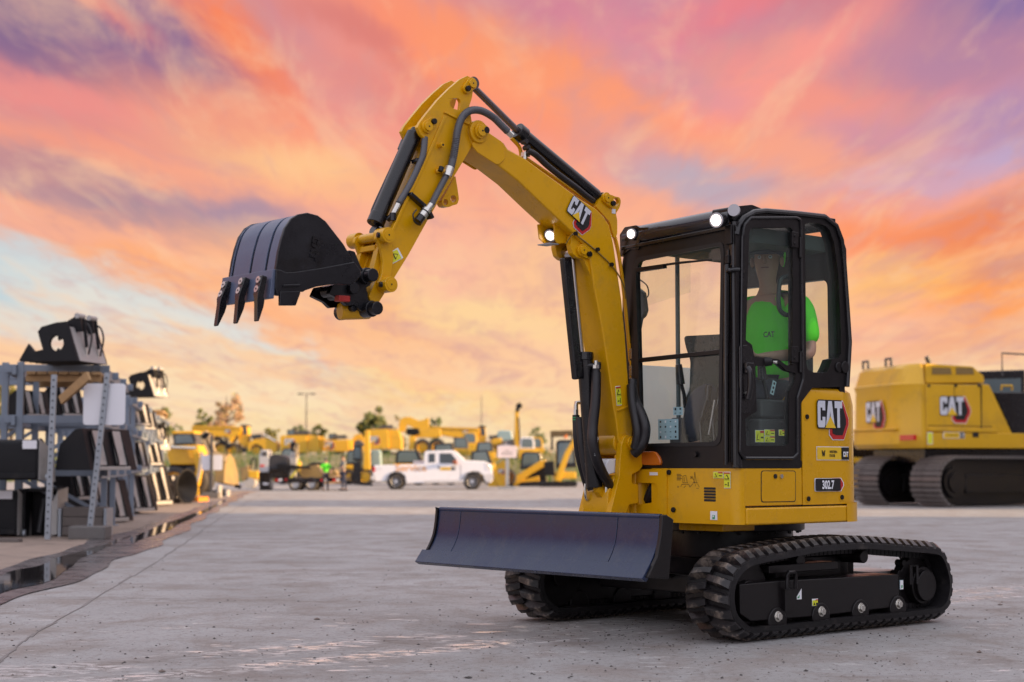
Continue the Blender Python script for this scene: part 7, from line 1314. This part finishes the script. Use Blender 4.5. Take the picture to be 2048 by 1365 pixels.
C_, G = load('auger_drive', 'dusty yellow attachments piled on the front of the trailer', 'attachment', 640, [(602,955),(600,940),(612,934),(632,930),(644,938),(668,940),(676,948),(668,952),(640,956),(616,957)], .4, 1.2, mat('dusty_yellow_paint', YEL)); pl(C_, G, 'dark_plate', [(608,934),(625,925),(650,926),(672,940),(640,936)], 1.2, 1.5, darkst, .03)
# pickup truck
T, F = far('pickup_truck', 'white extended cab pickup truck with orange lettering on its bed side', 'pickup', 865, 62.5)
W_ = 1.75
cs = [(746,936),(748,931),(848,929),(848,905),(853,902),(905,901),(912,904),(930,921),(968,923),(982,929),(984,940),(986,958),(982,966),(972,966),(967,952),(957,944),(945,943),(934,949),(928,965),(926,967),(812,967),(810,952),(800,945),(788,944),(779,950),(776,963),(750,964),(746,958)]
b = MB(); q = F.y(cs, 0); cx_ = sum(a for a, _ in q)/len(q)
zr = lambda z: max(0, (z-F.on(850,930,1,0).z))
b.loft([[(a, y+(zr(z)*.22 if y < .5*W_ else -zr(z)*.22), z) for a, z in q] for y in (0, W_)]); b.build('body', whitep, T, bevel=.03)
for px in (791.5, 944): p = F.on(px, 963, 1, .02); wheel(T, p.x, .10, 16*62.5/FPX, 16*62.5/FPX, .26); wheel(T, p.x, W_-.10, 16*62.5/FPX, 16*62.5/FPX, .26)
def side_w(name, pts, m, dy=-.008, slope=.22):
    b = MB(); q = F.y(pts, 0); tt = [(a, zr(z)*slope+dy, z) for a, z in q]; n_ = len(tt); b.add(tt+[(a, y+.02, z) for a, y, z in tt], [tuple(range(n_)), tuple(range(2*n_-1, n_-1, -1))]+[(i, (i+1) % n_, n_+(i+1) % n_, n_+i) for i in range(n_)]); return b.build(name, m, T)
side_w('rear_window', [(857,908),(870,907),(870,925),(857,926)], darkglass); side_w('front_window', [(879,907),(902,907),(914,921),(914,927),(879,927)], darkglass)
b = MB(); w0 = [F.on(a, c, 1, .0) for a, c in ((907,903.5),(929,920.5))]; b.add([(w0[0].x+.02,.2,w0[0].z-.02),(w0[1].x,.1,w0[1].z),(w0[1].x,W_-.1,w0[1].z),(w0[0].x+.02,W_-.2,w0[0].z-.02)], [(0,1,2,3)]); b.build('windscreen', darkglass, T, smooth=0)
for pts in ([(848.2,904),(848.9,904),(848.9,966),(848.2,966)],[(874.5,905),(875.2,905),(875.2,962),(874.5,962)],[(921,930),(921.7,930),(921.7,962),(921,962)]): side_w('panel_gap', pts, lblack, -.004)
side_w('door_handle', [(876,933),(879,933),(879,937),(876,937)], blackp, -.02); side_w('running_board', [(850,961),(926,960),(926,965),(850,966)], rimg, -.06)
side_w('tail_light', [(745.5,935),(750,934),(750.5,944),(746,945)], redlens, -.012); side_w('headlight', [(970,927),(980,930),(982,940),(974,940)], mat('headlight_lens', (.75,.72,.68), .1, coat=.5), -.012); side_w('front_bumper', [(966,950),(986,948),(986,958),(982,963),(970,962)], rimg, -.03); side_w('rear_bumper', [(742,952),(752,952),(752,960),(742,960)], rimg, -.03)
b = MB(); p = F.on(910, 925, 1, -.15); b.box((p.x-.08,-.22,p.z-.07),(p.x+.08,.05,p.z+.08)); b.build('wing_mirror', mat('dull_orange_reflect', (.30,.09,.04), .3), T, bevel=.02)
for px in (791.5, 944):
    p = F.on(px, 962, 1, 0); b = MB(); rr_ = 17.6*62.5/FPX; b.plate(circle((p.x, 16*62.5/FPX), rr_*1.10, 20, -5, 185)+circle((p.x, 16*62.5/FPX), rr_, 20, 185, -5), 1, -.025, .02); b.build('wheel_arch', greytrim, T)
    b = MB(); b.cyl((p.x,.03,16*62.5/FPX),(p.x,.45,16*62.5/FPX), rr_, n=24); b.build('wheel_well', lblack, T)
d = Decal((0,-.008,0), (1,0,0), (0,0,1)); orm = 2
p = F.on(822, 936, 1, -.01); dd = Decal((0,-.006,0), (1,0,0), (0,0,1)); dd.text('Service', p.x, p.z, .27, 0, 0, .02, 1.15); o_ = dd.build('bed_lettering', T); o_.data.materials[0] = mat('faded_orange_print', (.75,.40,.16), .5)
p = F.on(894, 938, 1, -.01); d.rect(p.x-.06, p.z, .40, .12, 3); d.text('WESTERN', p.x-.06, p.z, .05, 0, 1, .02, .8); d.rect(p.x+.24, p.z+.01, .16, .14, 0); d.text('CAT', p.x+.24, p.z+.01, .06, 1, 1, .02, .8); p = F.on(758, 938, 1, -.01); d.text('4x4', p.x, p.z, .12, 6, 0, .0, .8); d.build('door_sticker', T)
b = MB(); p = F.on(838, 927, 1, .6); b.box((p.x-.22,.5,p.z-.14),(p.x+.22,1.1,p.z+.1)); 
bx_ = thing('toolbox', 'pale pink white box standing in the pickup bed behind the cab', 'box', (F.o.x, F.o.y, 0)); b.build('box', mat('pinkish_box', (.6,.5,.46), .6), bx_, bevel=.01)
# sign in front of the loaders
T, F = far('sign_post', 'small white notice board on a pale post right of the pickup', 'sign', 1014, 63.5)
pl(T, F, 'board', [(995,892),(1033,892),(1033,916),(995,916)], 0, .03, mat('pinkish_white_sheet', (.66,.58,.60), .5), .01, .02); pl(T, F, 'post', [(1011,916),(1018,916),(1018,972),(1011,972)], .04, .14, galv, .005); b = MB(); p = F.on(1014,972,1,.1); b.box((p.x-.36,-.25,0),(p.x+.36,.4,.10)); b.build('base', galv, T, bevel=.01)
d = Decal((0,-.002,0), (1,0,0), (0,0,1)); p = F.on(1014,904,1,0)
for i, (w, h) in enumerate(((.14,.035),(.42,.04),(.44,.04))): d.rect(p.x, p.z+.05-.075*i, w, h*.55, 6)
o_ = d.build('printed_lines', T); o_.data.materials[6] = greytrim
# people by the trailer
def stander(label, px, base, Hpx, Yd, top, legs, rz, arms, hatm=None):
    p = ground_at(px, base); p.z = 0; k = Hpx*p.y/FPX/1.75; T = thing('person', label, 'person', tuple(p), rz, None); v = lambda x, y, z: Vector((x*k, y*k, z*k)); r = lambda *a: [tuple(c*k for c in q) if isinstance(q, tuple) else q*k for q in a]
    g = Rig(); pe = g.chain([v(0,0,.95)], r((.16,.11))); ch = g.chain([v(0,0,1.12), v(0,.01,1.30), v(0,.01,1.42), v(0,0,1.48)], r((.145,.10),(.17,.115),(.15,.09),.06), pe); hd = g.chain([v(0,-.02,1.55), v(0,-.03,1.63), v(0,-.02,1.71)], r((.062,.072),(.075,.092),(.062,.075)), ch)
    s_ = Rig(); cc = s_.chain([v(0,0,.93), v(0,0,1.12), v(0,.01,1.30), v(0,.01,1.43)], r((.175,.125),(.165,.12),(.19,.135),(.155,.10)))
    t2 = Rig(); pp = t2.chain([v(0,0,.93)], r((.168,.12)))
    for s, (e, w) in zip((-1, 1), arms):
        sh = g.chain([v(s*.19,0,1.40), v(*e), v(*w)], r(.052,.042,.030), ch-1); hand(g, sh, v(*w), (v(*w)-v(*e)), (0,1,0), k); s_.chain([v(s*.20,0,1.40), v(s*.2,0,1.40).lerp(v(*e), .8)], r(.070,.058), cc)
        kn = v(s*.11,-.02+.05*(s > 0),.50); an = v(s*.13,.02+.10*(s > 0),.08); g.chain([v(s*.09,0,.88), kn, an, an+v(0,-.16,-.04)], r(.085,.056,.042,.036), pe); t2.chain([v(s*.09,0,.88), kn, an+v(0,0,.02)], r(.096,.068,.058), pp)
    skinned('body', g.v, g.e, g.r, skin, T, 1); skinned('shirt', s_.v, s_.e, s_.r, top, T, 1); skinned('trousers', t2.v, t2.e, t2.r, legs, T, 1)
    hc = v(0,-.02,1.66); b = MB(); b.lathe([(.001,.11*k),(.06*k,.09*k),(.088*k,.04*k),(.092*k,.0),(.085*k,-.01*k)], tuple(hc), n=16); b.build('cap' if hatm else 'hair', hatm or mat('brown_hair', (.05,.03,.02), .8), T)
    b = MB(); b.lathe([(.001,-.012*k),(.012*k,0),(.001,.012*k)], tuple(v(0,-.115,1.62)), n=8); b.build('nose', skin, T)
    for s in (-1, 1):
        b = MB(); b.cyl(v(s*.03,-.095,1.65), v(s*.03,-.105,1.65), .010*k, n=8); b.build('eye', lblack, T); an = v(s*.13,.02+.10*(s > 0),0); b = MB(); b.box(an+v(-.05,-.20,0), an+v(.05,.07,.09)); b.build('boot', blackp, T, bevel=.02)
stander('person in a hi-vis yellow green shirt and dark trousers standing behind the trailer', 651, 982, 64, 59, hivis, cloth, R(12), (((-.30,-.06,1.16),(-.22,-.24,1.02)),((.29,-.02,1.14),(.26,-.20,.98))), cloth)
stander('person in a grey shirt and dark blue trousers at the front of the trailer', 686, 982, 70, 59, greycl, mat('navy_trousers', (.02,.03,.07), .85), R(-65), (((-.26,-.10,1.14),(-.10,-.28,1.10)),((.26,-.12,1.14),(.10,-.30,1.10))))
# lamp pole and trees
T, F = far('lamp_post', 'thin twin headed lamp post rising behind the excavators', 'lamp post', 613, 230., TZ); b = MB(); z1 = F.on(613,788,1,0).z; b.cyl((0,0,-.5),(0,0,z1), .13, .07, n=10); b.bar((-.75,0,z1),(.75,0,z1), .08, .08); b.build('pole', greytrim, T)
for s in (-.9, .9): b = MB(); b.box((s-.35,-.3,z1-.12),(s+.35,.3,z1+.08)); b.build('lamp_head', greytrim, T)
b = MB()
T, F = far('lamp_post', 'faint thin mast rising above the second dump truck', 'lamp post', 963, 240., TZ); z1 = F.on(963,792,1,0).z; b.cyl((0,0,-.5),(0,0,z1), .10, .04, n=8); b.build('pole', greytrim, T)
leafm = [mat('leaf_dark', (.045,.075,.016), .6, var=.3), mat('leaf_mid', (.085,.12,.020), .6, var=.3), mat('leaf_gold', (.20,.17,.02), .6, var=.3), mat('leaf_rust', (.40,.24,.14), .7, var=.3)]
bark = mat('bark', (.09,.065,.05), .85, var=.3)
def tree(label, px, top, hw, D, kinds, n=1500, base=908, bare=False, name='tree'):
    T, F = far(name, label, 'tree', px, D, TZ-.2, 0, None); k = D/FPX; H_ = F.on(px, top, 1, 0).z; W_ = hw*k; t0 = H_*.28; rnd = random.Random(int(px*7+top))
    b = MB(); b.tube([(0,0,-.3),(.05*W_,0,t0),(0,.05*W_,H_*.6),(.03*W_,0,H_*.9)], [.055*H_*.5,.04*H_*.5,.022*H_*.5,.006*H_*.5], 8); tips = []
    for i in range(40 if bare else 26):
        a = rnd.uniform(0, 6.28); z = rnd.uniform(t0*.8, H_*.75); L_ = W_*rnd.uniform(.5,.95)*(1-abs(z/H_-.5)*.6); q = Vector((math.cos(a)*L_, math.sin(a)*L_, z+L_*rnd.uniform(.5,1.5 if bare else .9))); q.z = min(q.z, H_*.90)
        b.tube([(0,0,z),(q.x*.45,q.y*.45,z+(q.z-z)*.35),tuple(q)], [.016*H_*.5,.010*H_*.5,.003*H_*.5], 5); tips.append(q)
    b.build('trunk', bark, T)
    cl = [(q*rnd.uniform(.75,1.05), W_*rnd.uniform(.14,.30)) for q in tips]+[(Vector((rnd.uniform(-.5,.5)*W_, rnd.uniform(-.5,.5)*W_, rnd.uniform(t0,H_*.92))), W_*rnd.uniform(.14,.28)) for _ in range(0 if bare else 16)]
    b = MB(); sz = max(.12, W_*.075)
    for i in range(int(n*2.6)):
        c, r = rnd.choice(cl); d = Vector((rnd.gauss(0,1), rnd.gauss(0,1), rnd.gauss(0,1))).normalized()*r*rnd.random()**.45; p = c+d
        if p.z > H_ or p.z < t0*.6: continue
        u = Vector((rnd.gauss(0,1), rnd.gauss(0,1), rnd.gauss(0,1))).normalized()*sz*rnd.uniform(.6,1.3); w = u.orthogonal().normalized()*sz*.55
        b.add([p-u, p+w, p+u, p-w], [(0,1,2,3)], rnd.choice(kinds))
    b.build('crown', leafm, T, smooth=0, fix=False); return T
tree('round green tree left of the rust coloured bare tree', 408, 812, 24, 215, (0,1,1,2), 1700)
tree('tall thinning rust brown tree behind the first dump truck', 452, 778, 40, 210, (3,3,3,2), 650, bare=True)
tree('small bright yellow green tree right of the dump truck cab', 545, 852, 17, 200, (1,2,2), 900)
tree('dark bushy tree behind the boxy excavator', 597, 845, 24, 212, (0,0,1), 1300)
tree('golden green bushy tree below the lamp post', 636, 845, 22, 208, (1,2,2), 1200)
tree('tall dark green tree behind the excavator with the beige panel', 748, 808, 36, 205, (0,0,1,2), 2000)
tree('low grey green tree behind the raised boom', 800, 826, 20, 230, (0,1,3), 700)
tree('compact green tree between the raised boom and second dump truck', 870, 826, 17, 215, (0,1,1), 1000)
tree('sunlit green tree showing through the racks at the left edge', 22, 742, 46, 120, (1,2,2), 1400)
tree('green tree behind the far grapple deck', 325, 800, 24, 170, (0,1,1,2), 1200)
tree('low olive shrub left of the first dump truck', 356, 846, 14, 190, (0,1), 500, name='shrub')
tree('thin olive tree right of the drill boom', 1076, 852, 20, 230, (0,1), 600)
